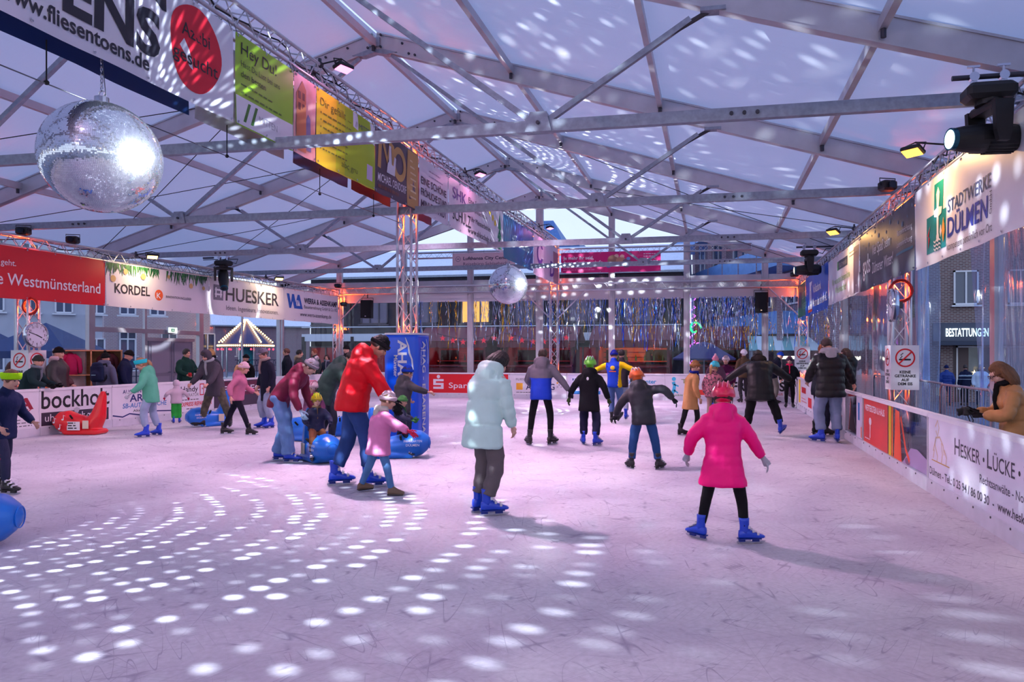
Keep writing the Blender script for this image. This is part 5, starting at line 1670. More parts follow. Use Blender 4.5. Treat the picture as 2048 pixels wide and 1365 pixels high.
def hut(label, x, y, wd, glow, roofc, glowcol, power):
    t = thing('market_hut', label, 'hut', (x, y, 0))
    for k in range(9):
        MB().box((0, .9, .12 + .24 * k), (wd, .06, .2)).build('plank', plk_w, t)
    for sx in (-1, 1):
        MB().box((sx * (wd / 2 - .05), 0, 1.1), (.1, 1.8, 2.2)).build('side_wall', hutw, t)
        MB().box((sx * (wd / 2 - .06), -.9, 1.1), (.12, .12, 2.2)).build('post', hutw, t)
    for k in range(4):
        MB().box((0, -.93, .12 + .24 * k), (wd - .2, .05, .2)).build('plank', plk_w, t)
    MB().box((0, -1.0, 1.03), (wd, .4, .06)).build('counter', plk_w, t)
    MB().prism([(-wd / 2 - .2, -1.3, 2.15), (wd / 2 + .2, -1.3, 2.15), (wd / 2 + .2, 1.2, 2.15), (-wd / 2 - .2, 1.2, 2.15)], (0, 0, .08)).build('ceiling_board', plk_w, t)
    Z = 2.23
    MB().add([(-wd / 2 - .25, -1.35, Z), (wd / 2 + .25, -1.35, Z), (wd / 2 + .25, 1.25, Z), (-wd / 2 - .25, 1.25, Z), (-wd / 2 - .25, -.05, Z + .7), (wd / 2 + .25, -.05, Z + .7)], [(0, 1, 5, 4), (2, 3, 4, 5), (1, 2, 5), (3, 0, 4), (0, 3, 2, 1)]).build('roof', roofc, t)
    for sx in (-.28, .28):
        MB().box((sx * wd, .84, 1.45), (wd * .3, .03, .7), None, .01).build('menu_board', MATS['black_matt'], t)
    MB().box((0, .6, 1.25), (wd - .3, .3, .04)).build('back_shelf', plk_w, t)
    for k in range(7):
        bx_ = -wd * .38 + wd * .76 * k / 6
        MB().tube([(bx_, .6, 1.27), (bx_, .6, 1.45), (bx_, .6, 1.5), (bx_, .6, 1.58)], [.045, .045, .018, .016], 8).build('bottle', M('bottle_green', (40, 70, 50), .15), t)
    MB().grid(lambda a, b: (-wd / 2 - .2 + (wd + .4) * a, -1.36 - .03 * math.sin(a * 40), 2.2 - .26 * b - .04 * abs(math.sin(a * 22)) * b), 40, 3).build('awning_fringe', roofc, t)
    MB().tube([(-wd / 2 + .3, -.6, 2.08), (wd / 2 - .3, -.6, 2.08)], .022, 8).build('light_tube', glow, t)
    lamp('hut_lamp', 'AREA', (x, y - .3, 2.0), (x, y + .4, .8), glowcol, power, wd * .8, .3)


redg, ambg = M('red_tube', (255, 40, 60), emit=1.2), M('amber_tube', (255, 180, 70), emit=2.5)
rr_ = M('hut_roof_red', (110, 36, 50), .7)
hut('red lit market hut behind the far boards right of the padded column', -12.4, 35.2, 3.2, redg, rr_, (1., .08, .14), 16)
hut('red lit market hut in the second far window', -8.2, 35.2, 3.4, redg, rr_, (1., .08, .14), 16)
hut('amber lit market hut in the far window below the magenta banner', -3.6, 34.6, 3.4, ambg, rr_, (1., .55, .14), 55)
hut('dim brown market hut right of the amber one', .1, 36.2, 2.8, redg, rr_, (1., .3, .2), 5)
# red garland in front of the huts
for lab, xa, xb in (('red star garland hanging in the far window left of the second post', -12.6, -9.6), ('red star garland hanging in the far window behind the mint jacket', -9.3, -6.2)):
    t = thing('star_garland', lab, 'garland', (xa, 32.5, 2.55))
    MB().tube([((xb - xa) * i / 12, 0, -.25 * math.sin(PI * i / 12)) for i in range(13)], .012, 5).build('cord', MATS['cable'], t)
    for k in range(1, 12, 2):
        c = V(((xb - xa) * k / 12, 0, -.25 * math.sin(PI * k / 12) - .15))
        MB().prism([c + V(((.15 if q % 2 == 0 else .06) * math.sin(q * PI / 5), 0, (.15 if q % 2 == 0 else .06) * math.cos(q * PI / 5))) for q in range(10)], (0, .03, 0)).build('star', M('red_star', (226, 30, 60), .5, emit=.5), t)
# lamp post with purple light chain, neon swirl, parasol and stall outside the right windows
c = ray(1385, 33)
t = thing('lamp_post', 'lamp post wrapped in a purple light chain beyond the right windows', 'lamp', (*c, 0))
MB().tube([(0, 0, 0), (0, 0, 4.4)], .05, 8).build('pole', MATS['galvanised'], t)
pu = M('purple_bulb', (220, 90, 255), emit=3.)
mb = MB()
for k in range(60):
    mb.ell((.12 * math.cos(k * .9), .12 * math.sin(k * .9), 1.0 + k * .055), .028, 5, 4)
o = mb.build('light_chain', pu, t); o['kind'] = 'stuff'
MB().ell((.25, 0, 2.0), .12, 10, 7).build('lamp_globe', pu, t)
MB().tube([(.1 + .28 * math.cos(a) * (1 - a / 9), -.1, 2.75 + .3 * math.sin(a) * (1 - a / 12)) for a in [i * .35 for i in range(17)]], .045, 6).build('neon_swirl', M('green_neon', (30, 230, 120), emit=2.5), t)
c = ray(1408, 30)
t = thing('parasol', 'closed-in dark violet parasol tent outside the right windows', 'parasol', (*c, 0))
MB().rings([[(r_ * math.cos(2 * PI * k / 8), r_ * math.sin(2 * PI * k / 8), z) for k in range(8)] for z, r_ in ((1.35, 1.25), (1.42, 1.27), (2.0, .35), (2.1, .04))]).build('canopy', M('violet_canvas', (60, 54, 110), .7), t)
MB().tube([(0, 0, 0), (0, 0, 2.1)], .035, 8).build('pole', MATS['galvanised'], t)
c = ray(1572, 32)
t = thing('market_stall', 'stall with a pale green striped awning outside the far right corner', 'stall', (*c, 0))
for k in range(9):
    MB().add([(-1.6 + .36 * k, -1.0, 1.75), (-1.6 + .36 * (k + 1), -1.0, 1.75), (-1.6 + .36 * (k + 1), .6, 2.4), (-1.6 + .36 * k, .6, 2.4)], [(0, 1, 2, 3)]).build('awning_strip', (M('awning_green', (120, 170, 170), .7), M('awning_white', (200, 214, 220), .7))[k % 2], t)
for sx in (-1.5, 1.5):
    MB().box((sx, -.9, .9), (.08, .08, 1.8)).build('post', MATS['galvanised'], t)
    MB().box((sx, .5, 1.2), (.08, .08, 2.4)).build('post', MATS['galvanised'], t)
MB().box((0, -.4, .5), (3.0, .8, .9)).build('counter', MATS['white_plastic'], t)
MB().box((.2, -.9, 1.45), (.9, .06, .12)).build('light_tube', M('white_tube', (255, 250, 220), emit=3.), t)
c = ray(1617, 31)
t = thing('lit_column_sign', 'glowing pink and white light column outside the far right corner', 'sign', (*c, 0))
MB().tube([(0, 0, 0), (0, 0, .25)], .22, 10).build('foot', MATS['black_matt'], t)
MB().tube([(0, 0, .25), (0, 0, .8), (0, 0, 1.35)], .16, 14).build('light_body', M('pink_white_glow', (255, 170, 170), emit=1.6), t)
# blue market tents outside on the left
btm = M('tent_blue', (16, 44, 96), .6, var=.1)
for lab, px, dd, wd in (('dark blue pointed market tent behind the left clock', 92, 27, 3.0), ('dark blue market tent at the left edge', -40, 28, 2.6)):
    c = ray(px, dd)
    t = thing('market_tent', lab, 'tent', (*c, 0), .3)
    h = wd / 2
    MB().add([(-h, -h, 1.7), (h, -h, 1.7), (h, h, 1.7), (-h, h, 1.7), (0, 0, 2.75), (-h, -h, 1.45), (h, -h, 1.45), (h, h, 1.45), (-h, h, 1.45)], [(0, 1, 4), (1, 2, 4), (2, 3, 4), (3, 0, 4), (5, 6, 1, 0), (6, 7, 2, 1), (7, 8, 3, 2), (8, 5, 0, 3)]).build('canopy', btm, t)
    for a, b in ((-h, -h), (h, -h), (h, h), (-h, h)):
        MB().tube([(a, b, 0), (a, b, 1.7)], .03, 6).build('pole', MATS['galvanised'], t)
# wooden shelf booth with skates and helmets behind the left boards
bx_, by_ = ray(183, 17.6)
wood = M('booth_wood', (196, 150, 110), .6, var=.12, scale=3, stretch=(1, 1, 6))
t = thing('shelf_booth', 'wooden shelf booth with skates and coats behind the bockholt boards', 'shelf', (bx_, by_, 0), R(42))
for x in (-.62, 0., .62):
    MB().box((x, 0, .85), (.03, .4, 1.7)).build('side_board', wood, t)
MB().box((0, .2, .85), (1.26, .02, 1.7)).build('back_board', wood, t)
for z in (.3, .7, 1.1, 1.68):
    MB().box((0, 0, z), (1.26, .4, .025)).build('shelf_board', wood, t)
for lab, x, z, c_, nm in (('magenta coat hanging in the wooden shelf booth', -.42, 1.36, (170, 20, 90), 'coat'), ('dark maroon coat hanging on the right in the wooden shelf booth', .33, 1.38, (60, 20, 34), 'coat')):
    cc = V((bx_, by_, z)) + Matrix.Rotation(R(42), 3, 'Z') @ V((x, -.08, 0))
    o = MB().rings([[(r_ * math.cos(2 * PI * k / 12) + .02 * math.sin(k * 3), .5 * r_ * math.sin(2 * PI * k / 12), zz) for k in range(12)] for zz, r_ in ((-.27, .13), (-.26, .15), (-.1, .14), (.12, .13), (.22, .09), (.25, .05), (.28, .02))]).build(nm, M('coat_%d' % c_[0], c_, .8, bump=.4, bscale=12), smooth=True)
    for sx in (-1, 1):
        MB().tube([(sx * .07, 0, .22), (sx * .17, .01, .1), (sx * .2, .02, -.12), (sx * .19, .02, -.22)], [.05, .06, .05, .045], 9).build('sleeve', M('coat_%d' % c_[0], c_, .8), o, smooth=True)
    o.location = cc; o.rotation_euler = (0, 0, R(42)); o['label'] = lab; o['category'] = 'coat'
t = thing('tarpaulin_panel', 'pale grey tarpaulin panel beside the wooden shelf booth', 'panel', (*ray(140, 17.4), 0), R(42))
MB().grid(lambda a, b: (-.32 + .62 * a, .02 * math.sin(a * 14 + b * 3), .02 + 1.68 * b), 16, 6).build('sheet', M('tarp_grey', (190, 188, 196), .6, bump=.2, bscale=6), t, smooth=True)
MB().tube([(-.33, 0, 0), (-.33, 0, 1.72), (.31, 0, 1.72), (.31, 0, 0)], .02, 6).build('frame', MATS['galvanised'], t)


# ornamental dark fences outside on the left
def fence(label, a, b):
    a, b = V((*a, 0)), V((*b, 0))
    t = thing('ornamental_fence', label, 'fence', a)
    L_ = (b - a).length
    d = (b - a).normalized()
    fm = M('fence_dark', (40, 44, 70), .6)
    for z in (.75, 1.02, 1.3):
        MB().bar(d * 0 + V((0, 0, z)), d * L_ + V((0, 0, z)), .03, .03).build('rail', fm, t)
    n = int(L_ / .16)
    post = MB().box((0, 0, .5), (.03, .03, 1.0)).mesh('baluster', fm)
    ring_ = MB().tube([(.06 * math.cos(q), 0, .12 * math.sin(q)) for q in [2 * PI * i / 10 for i in range(10)]], .014, 5, closed=True).mesh('ring', fm)
    for k in range(n + 1):
        link('baluster', post, t, loc=d * (L_ * k / n))
        if k % 3:
            link('ring', ring_, t, mat=Matrix.Translation(d * (L_ * k / n) + V((0, 0, 1.16))) @ Matrix.Rotation(math.atan2(d.y, d.x), 4, 'Z'))


fence('dark ornamental fence outside behind the man with the backpack', ray(205, 27), ray(300, 28.5))
fence('dark ornamental fence outside below the fairground ride', ray(470, 36), ray(560, 38))


# ------------------------------------------------------------------ steel crowd barriers behind the right boards
def barrier(label, x, y, rz, ln=2.2, z=0.):
    t = thing('crowd_barrier', label, 'barrier', (x, y, z), rz)
    pts = [(0, 0, .0), (0, 0, 1.0), (.04, 0, 1.06), (.12, 0, 1.1), (ln - .12, 0, 1.1), (ln - .04, 0, 1.06), (ln, 0, 1.0), (ln, 0, 0)]
    MB().tube(pts, .02, 8).build('frame', MATS['galvanised'], t, smooth=True)
    MB().tube([(0, 0, .2), (ln, 0, .2)], .016, 6).build('lower_rail', MATS['galvanised'], t)
    bar_ = MB().tube([(0, 0, .2), (0, 0, 1.1)], .008, 6).mesh('bar', MATS['galvanised'])
    for k in range(1, 17):
        link('bar', bar_, t, loc=(ln * k / 17, 0, 0))
    for xx in (.35, ln - .35):
        MB().bar((xx, -.25, .02), (xx, .25, .02), .05, .02).build('foot', MATS['galvanised'], t)


barrier('steel crowd barrier just behind the right boards by the column', 3.8, 13.35, PI / 2 - .04)
barrier('steel crowd barrier behind the right boards in front of the shop opening', 3.75, 11.0, PI / 2 + .02)
barrier('steel crowd barrier standing across the street outside the right opening', 6.0, 15.6, .55, 2.2, -.5)
barrier('steel crowd barrier behind the right boards near the dark haired teenagers', 3.8, 16.2, PI / 2, 2.6)
t = thing('barrier_tape_post', 'post with red and white striped barrier tape outside by the shop', 'post', (*ray(1981, 20), -.5))
MB().tube([(0, 0, 0), (0, 0, 1.5)], .03, 8).build('post', MATS['white_plastic'], t)
for k in range(4):
    MB().box((.1, 0, .95 + .13 * k), (.32, .02, .125), Matrix.Rotation(.5, 3, 'Y')).build('stripe_board', (flat((210, 30, 40)), MATS['white_plastic'])[k % 2], t)


# ------------------------------------------------------------------ people
SKIN = {'a': M('skin_a', (214, 160, 140), .55, var=.04, scale=8), 'b': M('skin_b', (198, 140, 118), .55, var=.04, scale=8), 'c': M('skin_c', (226, 176, 158), .55, var=.04, scale=8)}
EYE = M('eye_dark', (30, 24, 26), .2)
LIP = M('lips', (172, 92, 92), .45)
BLADE = M('blade_steel', (200, 204, 214), .2, 1.)
SKB = M('skate_blue', (22, 66, 200), .28, coat=.3)
SKB2 = M('skate_blue_dark', (16, 40, 130), .35)
SKK = M('skate_black', (26, 24, 28), .4)
BUCK = M('skate_buckle', (206, 206, 214), .3, .3)
SHOE = M('shoe_brown', (78, 60, 52), .6)


def cloth(c, rough=.85, sheen=0., bump=.25):
    return M('cloth_%d_%d_%d' % tuple(c), c, rough, 0, var=.06, scale=7, bump=bump, bscale=120, spec=.2)


def puff(c):
    return M('puffer_%d_%d_%d' % tuple(c), c, .5, 0, var=.05, scale=6, bump=.12, bscale=60, spec=.3)


def denim(c):
    return M('denim_%d_%d_%d' % tuple(c), c, .85, 0, var=.16, scale=5, bump=.3, bscale=160, spec=.2)


# shared little meshes: eye, mouth, boots
eye_me = MB().ell((0, 0, 0), (.0125, .006, .0075), 8, 6).mesh('eye', EYE, True)
mouth_me = MB().ell((0, 0, 0), (.024, .008, .0075), 10, 6).mesh('mouth', LIP, True)


def boot_meshes(key, mat, mat2):
    """ankle above the origin, toe towards +Y, blade touching z = 0 (unit: adult size)"""
    b = MB()
    prof = [(-.075, .060, .036, .045), (-.085, .075, .040, .07), (-.07, .085, .042, .10), (.0, .09, .042, .105)]
    rings = []

    def ring(y, zc, w_, h):
        return [(w_ * math.copysign(abs(math.cos(a)) ** .8, math.cos(a)), y, zc + h * math.copysign(abs(math.sin(a)) ** .8, math.sin(a))) for a in [2 * PI * k / 14 for k in range(14)]]
    for y, w_, z0, z1 in ((-.095, .012, .075, .11), (-.088, .030, .062, .15), (-.06, .040, .058, .16), (0, .044, .058, .165), (.05, .046, .058, .15), (.10, .050, .058, .125), (.15, .050, .058, .11), (.185, .040, .06, .098), (.203, .018, .066, .085)):
        rings.append(ring(y, (z0 + z1) / 2, w_, (z1 - z0) / 2))
    b.rings(rings)
    sh = []
    for z, w_, d_, yo in ((.10, .042, .068, -.015), (.16, .042, .060, -.02), (.20, .041, .053, -.026), (.25, .045, .056, -.03), (.285, .047, .059, -.032), (.287, .038, .048, -.032)):
        sh.append([(w_ * math.cos(a), yo + d_ * math.sin(a), z) for a in [2 * PI * k / 14 for k in range(14)]])
    b.rings(sh)
    boot = b.mesh('skate_boot', mat, True)
    h = MB()
    h.box((0, -.055, .042), (.03, .07, .04)); h.box((0, .10, .042), (.03, .08, .04)); h.box((0, .03, .056), (.07, .26, .012))
    hold = h.mesh('blade_holder', mat2)
    bl = MB().prism([(-.002, y, z) for y, z in ((-.115, .012), (-.10, 0), (.17, 0), (.20, .010), (.215, .028), (.20, .032), (-.11, .030))], (.004, 0, 0)).mesh('blade', BLADE)
    bu = MB()
    for y, z in ((.045, .158), (-.0, .20), (.1, .128)):
        bu.box((0, y + .02, z), (.085, .022, .014), Matrix.Rotation(-.7, 3, 'X'), .004)
        bu.box((.046, y + .015, z - .012), (.012, .026, .03), None, .003)
    buck = bu.mesh('buckle', BUCK)
    return boot, hold, bl, buck


BOOTS = {'blue': boot_meshes('blue', SKB, SKB2), 'black': boot_meshes('black', SKK, SKK)}
b = MB()
for y, w_, z0, z1 in ((-.09, .015, .02, .06), (-.08, .034, 0, .10), (-.04, .04, 0, .14), (.02, .042, 0, .13), (.08, .046, 0, .10), (.14, .046, 0, .075), (.18, .03, .005, .06)):
    pass
sh_r = [[(w_ * math.cos(a), y, (z0 + z1) / 2 + (z1 - z0) / 2 * math.sin(a)) for a in [2 * PI * k / 12 for k in range(12)]] for y, w_, z0, z1 in ((-.09, .015, .02, .06), (-.08, .034, 0, .10), (-.04, .04, 0, .15), (.02, .042, 0, .14), (.08, .046, 0, .10), (.14, .046, 0, .075), (.18, .03, .005, .06))]
shoe_me = {}


def shoe_mesh(mat):
    if mat.name not in shoe_me:
        shoe_me[mat.name] = (MB().rings(sh_r).mesh('shoe', mat, True), MB().box((0, .04, .008), (.088, .26, .022), None, .02).mesh('sole', SKK))
    return shoe_me[mat.name]


def hand_verts():
    """right-handed template: wrist at origin, fingers along +Z, thumb towards +Y, palm towards -X"""
    mb = MB()
    mb.tube([(0, 0, -.03), (0, 0, .02), (0, .002, .06), (-.002, 0, .092)], [(.017, .024), (.015, .03), (.014, .041), (.012, .04)], 10)
    for k, (y, l) in enumerate(((.030, .072), (.010, .08), (-.010, .074), (-.029, .058))):
        p0 = V((-.001, y, .085)); p1 = p0 + V((-.012, y * .06, l * .42)); p2 = p1 + V((-.018, 0, l * .3)); p3 = p2 + V((-.02, 0, l * .2))
        mb.tube([p0 - V((0, 0, .02)), p0, p1, p2, p3], [.0085, .009, .0083, .0076, .005], 8)
    mb.tube([(0, .022, .02), (-.004, .045, .045), (-.010, .060, .07), (-.018, .064, .092), (-.022, .064, .104)], [.013, .0125, .010, .0088, .005], 8)
    return mb


HAND = hand_verts()


def ik(a, c, l1, l2, pole):
    """joint between a and c for lengths l1, l2 bending towards pole; also the clamped end"""
    d = c - a
    L_ = d.length
    mx = (l1 + l2) * .999
    if L_ > mx:
        c = a + d * (mx / L_); d = c - a; L_ = mx
    L_ = max(L_, abs(l1 - l2) + .01)
    x = (l1 * l1 - l2 * l2 + L_ * L_) / (2 * L_)
    h = math.sqrt(max(0, l1 * l1 - x * x))
    u = d.normalized()
    p = V(pole) - u * V(pole).dot(u)
    p = p.normalized() if p.length > 1e-4 else V((0, 1, 0))
    return a + u * x + p * h, c


def remesh(o, vox, smooth=4, post=None):
    m = o.modifiers.new('r', 'REMESH'); m.mode = 'VOXEL'; m.voxel_size = vox; m.use_smooth_shade = True
    if smooth:
        s_ = o.modifiers.new('s', 'SMOOTH'); s_.iterations = smooth; s_.factor = .5
    DEFER_MESH.append((o, post))


def wrinkle(amp, sc, seed, zones=None):
    def post(o, me):
        n = len(me.vertices)
        if amp:
            co = [0.] * (3 * n); me.vertices.foreach_get('co', co)
            no = [0.] * (3 * n); me.vertices.foreach_get('normal', no)
            off = V((seed * 3.1, seed * 1.7, seed))
            for i in range(n):
                p = V(co[3 * i:3 * i + 3])
                k = noise.noise(V((p.x * sc, p.y * sc, p.z * sc * .55)) + off) * amp + noise.noise(p * sc * 2.3 + off) * amp * .35
                for q in range(3):
                    co[3 * i + q] += no[3 * i + q] * k
            me.vertices.foreach_set('co', co)
        if zones:
            mi = [zones(f.center) for f in me.polygons]
            me.polygons.foreach_set('material_index', mi)
        me.update()
    return post


def strands(seed):
    def post(o, me):
        off = V((seed, 0, 0))
        for v in me.vertices:
            a = math.atan2(v.co.x, v.co.y)
            k = math.sin(a * 30 + 5 * noise.noise(v.co * 9 + off)) * .0045 + noise.noise(v.co * 30 + off) * .003
            v.co += v.normal * k
        me.update()
    return post


def head_shell(mb, r, keep, inner=.86, c=(0, -.008, .025), nu=26, nv=18, bulge=None):
    """closed cap around the skull: outside radius r where keep(dir) else sunk into the head"""
    def fn(th, ph):
        d = V((math.sin(ph) * math.sin(th), math.sin(ph) * math.cos(th), math.cos(ph)))
        k = 1. if keep(d) else inner
        b_ = (bulge(d) if bulge and k == 1. else 0)
        return V(c) + V((d.x * (r[0] + b_), d.y * (r[1] + b_), d.z * (r[2] + b_))) * k
    vs = [fn(2 * PI * j / nu, PI * (i + .5) / nv) for i in range(nv) for j in range(nu)]
    fs = [(i * nu + j, (i + 1) * nu + j, (i + 1) * nu + (j + 1) % nu, i * nu + (j + 1) % nu) for i in range(nv - 1) for j in range(nu)]
    fs.append(tuple(range(nu))); fs.append(tuple((nv - 1) * nu + j for j in range(nu))[::-1])
    return mb.add(vs, fs)


PN = [0]


def person(label, pos, face, H=1.75, top=(90, 90, 90), legs=(60, 60, 70), build=1., lean=0., side=0., twist=0., look=(0., 0.), head_lean=0., hip=None, crouch=0., feet=None, hands=None, arm_pole=None,
           hair=None, hat=None, hood=None, long=.12, bulk=1., baggy=1., skin='a', boots='blue', gloves=None, puffy=0, zones=None, topmats=None, legmats=None, legzones=None, scarf=None, kid=0., vox=None, hs=None, quilt=None, group=None, collar=True, knees=None, lift=None, noskate=False, legpuff=0., z0=0., skirt=0., sleeve=None):
    """face: 0 looks away from the camera along the rink, 180 towards it, 90 to the left, -90 to the right.
    feet: ((x, y, z, yaw), (x, y, z, yaw)) left, right.  hands: offsets from the shoulders (left, right)"""
    PN[0] += 1
    seed = PN[0]
    s = H / 1.75
    hs = hs or (1. + .32 * kid)
    t = thing('person', label, 'person', (pos[0], pos[1], z0), R(face), group)
    dist = math.hypot(pos[0], pos[1])
    vox = vox or (.0125 if dist < 10 else .016 if dist < 16 else .021)
    if boots not in ('blue', 'black'):
        sk_h = .0
    else:
        sk_h = .055
    feet = feet or ((-.11, -.02, 0, 12), (.11, .03, 0, -12))
    hip_z = ((.528 * (1 - .05 * kid)) * H + sk_h * .9) * (1 - crouch)
    P = V((0, 0, hip_z)) if hip is None else V((hip[0] * s, hip[1] * s, hip_z + (hip[2] * s if len(hip) > 2 else 0)))
    la, sb = R(lean), R(side)
    sp_ = V((math.sin(sb), math.sin(la) * math.cos(sb), math.cos(la) * math.cos(sb)))
    tl = (.50 - .035 * kid) * s
    tw = R(twist)
    sd = V((math.cos(tw), math.sin(tw), 0)); sd = (sd - sp_ * sd.dot(sp_)).normalized()
    fw = sp_.cross(sd).normalized() * -1.
    if fw.y < 0 and abs(lean) < 80:
        fw = -fw
    fw = (V((0, 1, 0)) - sp_ * sp_.y); fw = fw - sd * fw.dot(sd); fw.normalize()
    S_ = P + sp_ * tl
    # mid spine bows a little backwards when leaning
    Mid = P + sp_ * tl * .5 - fw * .03 * s * min(1, abs(lean) / 30)
    hp = R(look[1] - head_lean) + la * .45
    yaw = R(look[0])
    hr = Matrix.Rotation(yaw + tw * .6, 3, 'Z') @ Matrix.Rotation(-hp, 3, 'X')
    if side:
        hr = Matrix.Rotation(sb * .5, 3, 'Y') @ hr
    N_ = S_ + (sp_ * .6 + hr @ V((0, 0, 1)) * .4).normalized() * .065 * s
    hk = s * hs if kid else s
    Hc = N_ + hr @ V((0, .022, .135)) * hk
    HM = Matrix.Translation(Hc) @ hr.to_4x4() @ Matrix.Scale(hk, 4)

    def hp_(p):
        return HM @ V(p)
    shw = (.172 if build >= 1 else .155) * s * (1 - .06 * kid) * min(build, 1.15)
    hands = hands or ((-.10, .05, -.50), (.10, .05, -.50))
    SH, EL, WR = [], [], []
    for k, sg in ((0, -1), (1, 1)):
        a = S_ + sd * sg * shw - sp_ * .035 * s
        c = a + V(hands[k]) * s
        pole = arm_pole[k] if arm_pole else (sg * .6, -.8, -.15)
        e_, c = ik(a, c, .285 * s, .255 * s, pole)
        SH.append(a); EL.append(e_); WR.append(c)
    HP, KN, AN = [], [], []
    for k, sg in ((0, -1), (1, 1)):
        a = P + V((sg * .085 * s, 0, 0))
        f = feet[k]
        ah = (.115 * s + (.05 if sk_h else -.02) * s)
        pitch = f[4] if len(f) > 4 else 0
        c = V((f[0] * s, f[1] * s, f[2] * s + ah))
        pole = knees[k] if knees else (math.sin(R(-f[3])) * .8, 1, .05)
        e_, c = ik(a, c, .43 * s * (1 - .03 * kid), .41 * s * (1 - .03 * kid), pole)
        HP.append(a); KN.append(e_); AN.append(c)
        # footwear
        m = Matrix.Translation(c - V((0, 0, ah))) @ Matrix.Rotation(R(f[3]), 4, 'Z') @ Matrix.Translation((0, .026 * s, 0))
        bs = s * (1 + .06 * kid)
        if pitch:
            piv = Matrix.Translation((0, 0, ah)) @ Matrix.Rotation(R(-pitch), 4, 'X') @ Matrix.Translation((0, 0, -ah))
            m = m @ piv
        m = m @ Matrix.Scale(bs, 4)
        if sk_h:
            bm_ = BOOTS[boots]
            o = link('ice_skate', bm_[0], t, mat=m)
            link('blade_holder', bm_[1], o); link('blade', bm_[2], o)
            if dist < 14:
                link('buckle', bm_[3], o)
        else:
            sm = shoe_mesh(boots if not isinstance(boots, str) else SHOE)
            o = link('shoe', sm[0], t, mat=m); link('sole', sm[1], o)
    # ---- body: one continuous surface
    mb = MB()
    mb.ell(hp_((0, -.012, .028)), (.077 * hk, .097 * hk, .094 * hk), 16, 11, hr)
    mb.ell(hp_((0, .022, -.045)), (.058 * hk, .066 * hk, .068 * hk), 14, 9, hr)
    mb.ell(hp_((0, .070, -.092)), (.024 * hk, .02 * hk, .02 * hk), 10, 7, hr)
    mb.tube([hp_((0, .082, .025)), hp_((0, .100, -.005)), hp_((0, .112, -.026)), hp_((0, .085, -.04))], [.009 * hk, .0115 * hk, .017 * hk, .012 * hk], 8)
    mb.ell(hp_((0, .074, .036)), (.052 * hk, .022 * hk, .014 * hk), 12, 7, hr)
    for sg in (-1, 1):
        mb.ell(hp_((sg * .038, .060, -.028)), (.028 * hk, .028 * hk, .028 * hk), 10, 7, hr)
        mb.ell(hp_((sg * .080, -.008, -.008)), (.011 * hk, .024 * hk, .034 * hk), 10, 7, hr)
    mb.tube([hp_((0, -.02, -.05)), hp_((0, -.024, -.10)), N_, S_ - sp_ * .05 * s], [.058 * hk, .054 * hk, .06 * s, .07 * s], 12)
    mb.tube([P - sp_ * .08 * s, P, Mid, S_ - sp_ * .1 * s, S_ - sp_ * .02 * s], [.09 * s, .11 * s, .10 * s, .115 * s, .07 * s], 12)
    for k in (0, 1):
        mb.tube([S_ - sp_ * .05 * s, SH[k], (SH[k] + EL[k]) / 2, EL[k], (EL[k] + WR[k]) / 2, WR[k]], [.05 * s, .05 * s, .044 * s, .037 * s, .036 * s, .028 * s], 9)
        mb.tube([P, HP[k], (HP[k] + KN[k]) / 2, KN[k], (KN[k] + AN[k] * 1.) / 2, AN[k]], [.075 * s, .07 * s, .058 * s, .042 * s, .042 * s, .028 * s], 9)
    hgs = []
    for k, sg in ((0, -1), (1, 1)):
        hg = MB(); hgs.append(hg)
        z = (WR[k] - EL[k]).normalized()
        td = V((0, .8, .45)) + fw * .2
        y = (td - z * td.dot(z)); y = y.normalized() if y.length > .05 else V((1, 0, 0))
        x = y.cross(z)
        if x.dot(sd) * sg < 0:
            x = -x
        gk = s * (1.12 if gloves else 1.0) * (1 + .15 * kid)
        o0 = WR[k]
        vs = [o0 + (x * p[0] + y * p[1] + z * (p[2])) * gk for p in HAND.v]
        fs = HAND.f
        (hg if gloves else mb).add(vs, fs)
    bo = mb.build('body', SKIN[skin], t)
    remesh(bo, min(vox, .0135) if dist < 17 else .018, 2)
    if gloves:
        for hg in hgs:
            go = hg.build('glove', cloth(gloves), t)
            remesh(go, .009 * max(s, .8), 1)
    # face details
    for sg in (-1, 1):
        link('eye', eye_me, t, mat=HM @ Matrix.Translation((sg * .031, .0885, .008)))
    link('mouth', mouth_me, t, mat=HM @ Matrix.Translation((0, .088, -.066)))
    # ---- trousers
    mb = MB()
    tb = baggy
    mb.ell(P + V((0, -.012 * s, .0)), (.15 * s * tb ** .5 * build, .115 * s * build, .12 * s), 14, 9)
    for k in (0, 1):
        h0, k0, a0 = HP[k], KN[k], AN[k]
        low = a0 + (k0 - a0).normalized() * ((.02 if tb < 1.2 else .075 if tb < 1.5 else .05 if tb < 1.8 else -.035) * s if sk_h else .02 * s)
        pts, rr = [], []
        for q in range(15):
            f = q / 14
            if f < .5:
                p = h0.lerp(k0, f * 2)
            else:
                p = k0.lerp(low, (f - .5) * 2)
            if .36 < f < .64:
                w_ = 1 - abs(f - .5) / .14
                p = p - (k0 - (h0 + low) / 2).normalized() * .018 * s * w_ if (k0 - (h0 + low) / 2).length > .02 else p
            base = .094 * (1 - f) + (.056 + .024 * max(0, tb - 1)) * f
            base *= (.9 if tb < 1 else tb ** .3)
            if f < .12:
                base *= .9
            base += .006 * math.sin(q * 2.1 + seed) * (tb - .6) * (1 + legpuff * 2)
            pts.append(p); rr.append(base * s * (build ** .5) * (1 + .1 * kid))
        mb.tube(pts, rr, 12)
    lm = legmats or [denim(legs) if legs[2] > legs[0] + 15 else cloth(legs)]
    lo = mb.build('trousers', lm, t)
    remesh(lo, vox, 3, wrinkle(.008 * s * (1 if tb >= 1 else .35), 9 / s, seed, legzones))
    # ---- jacket
    mb = MB()
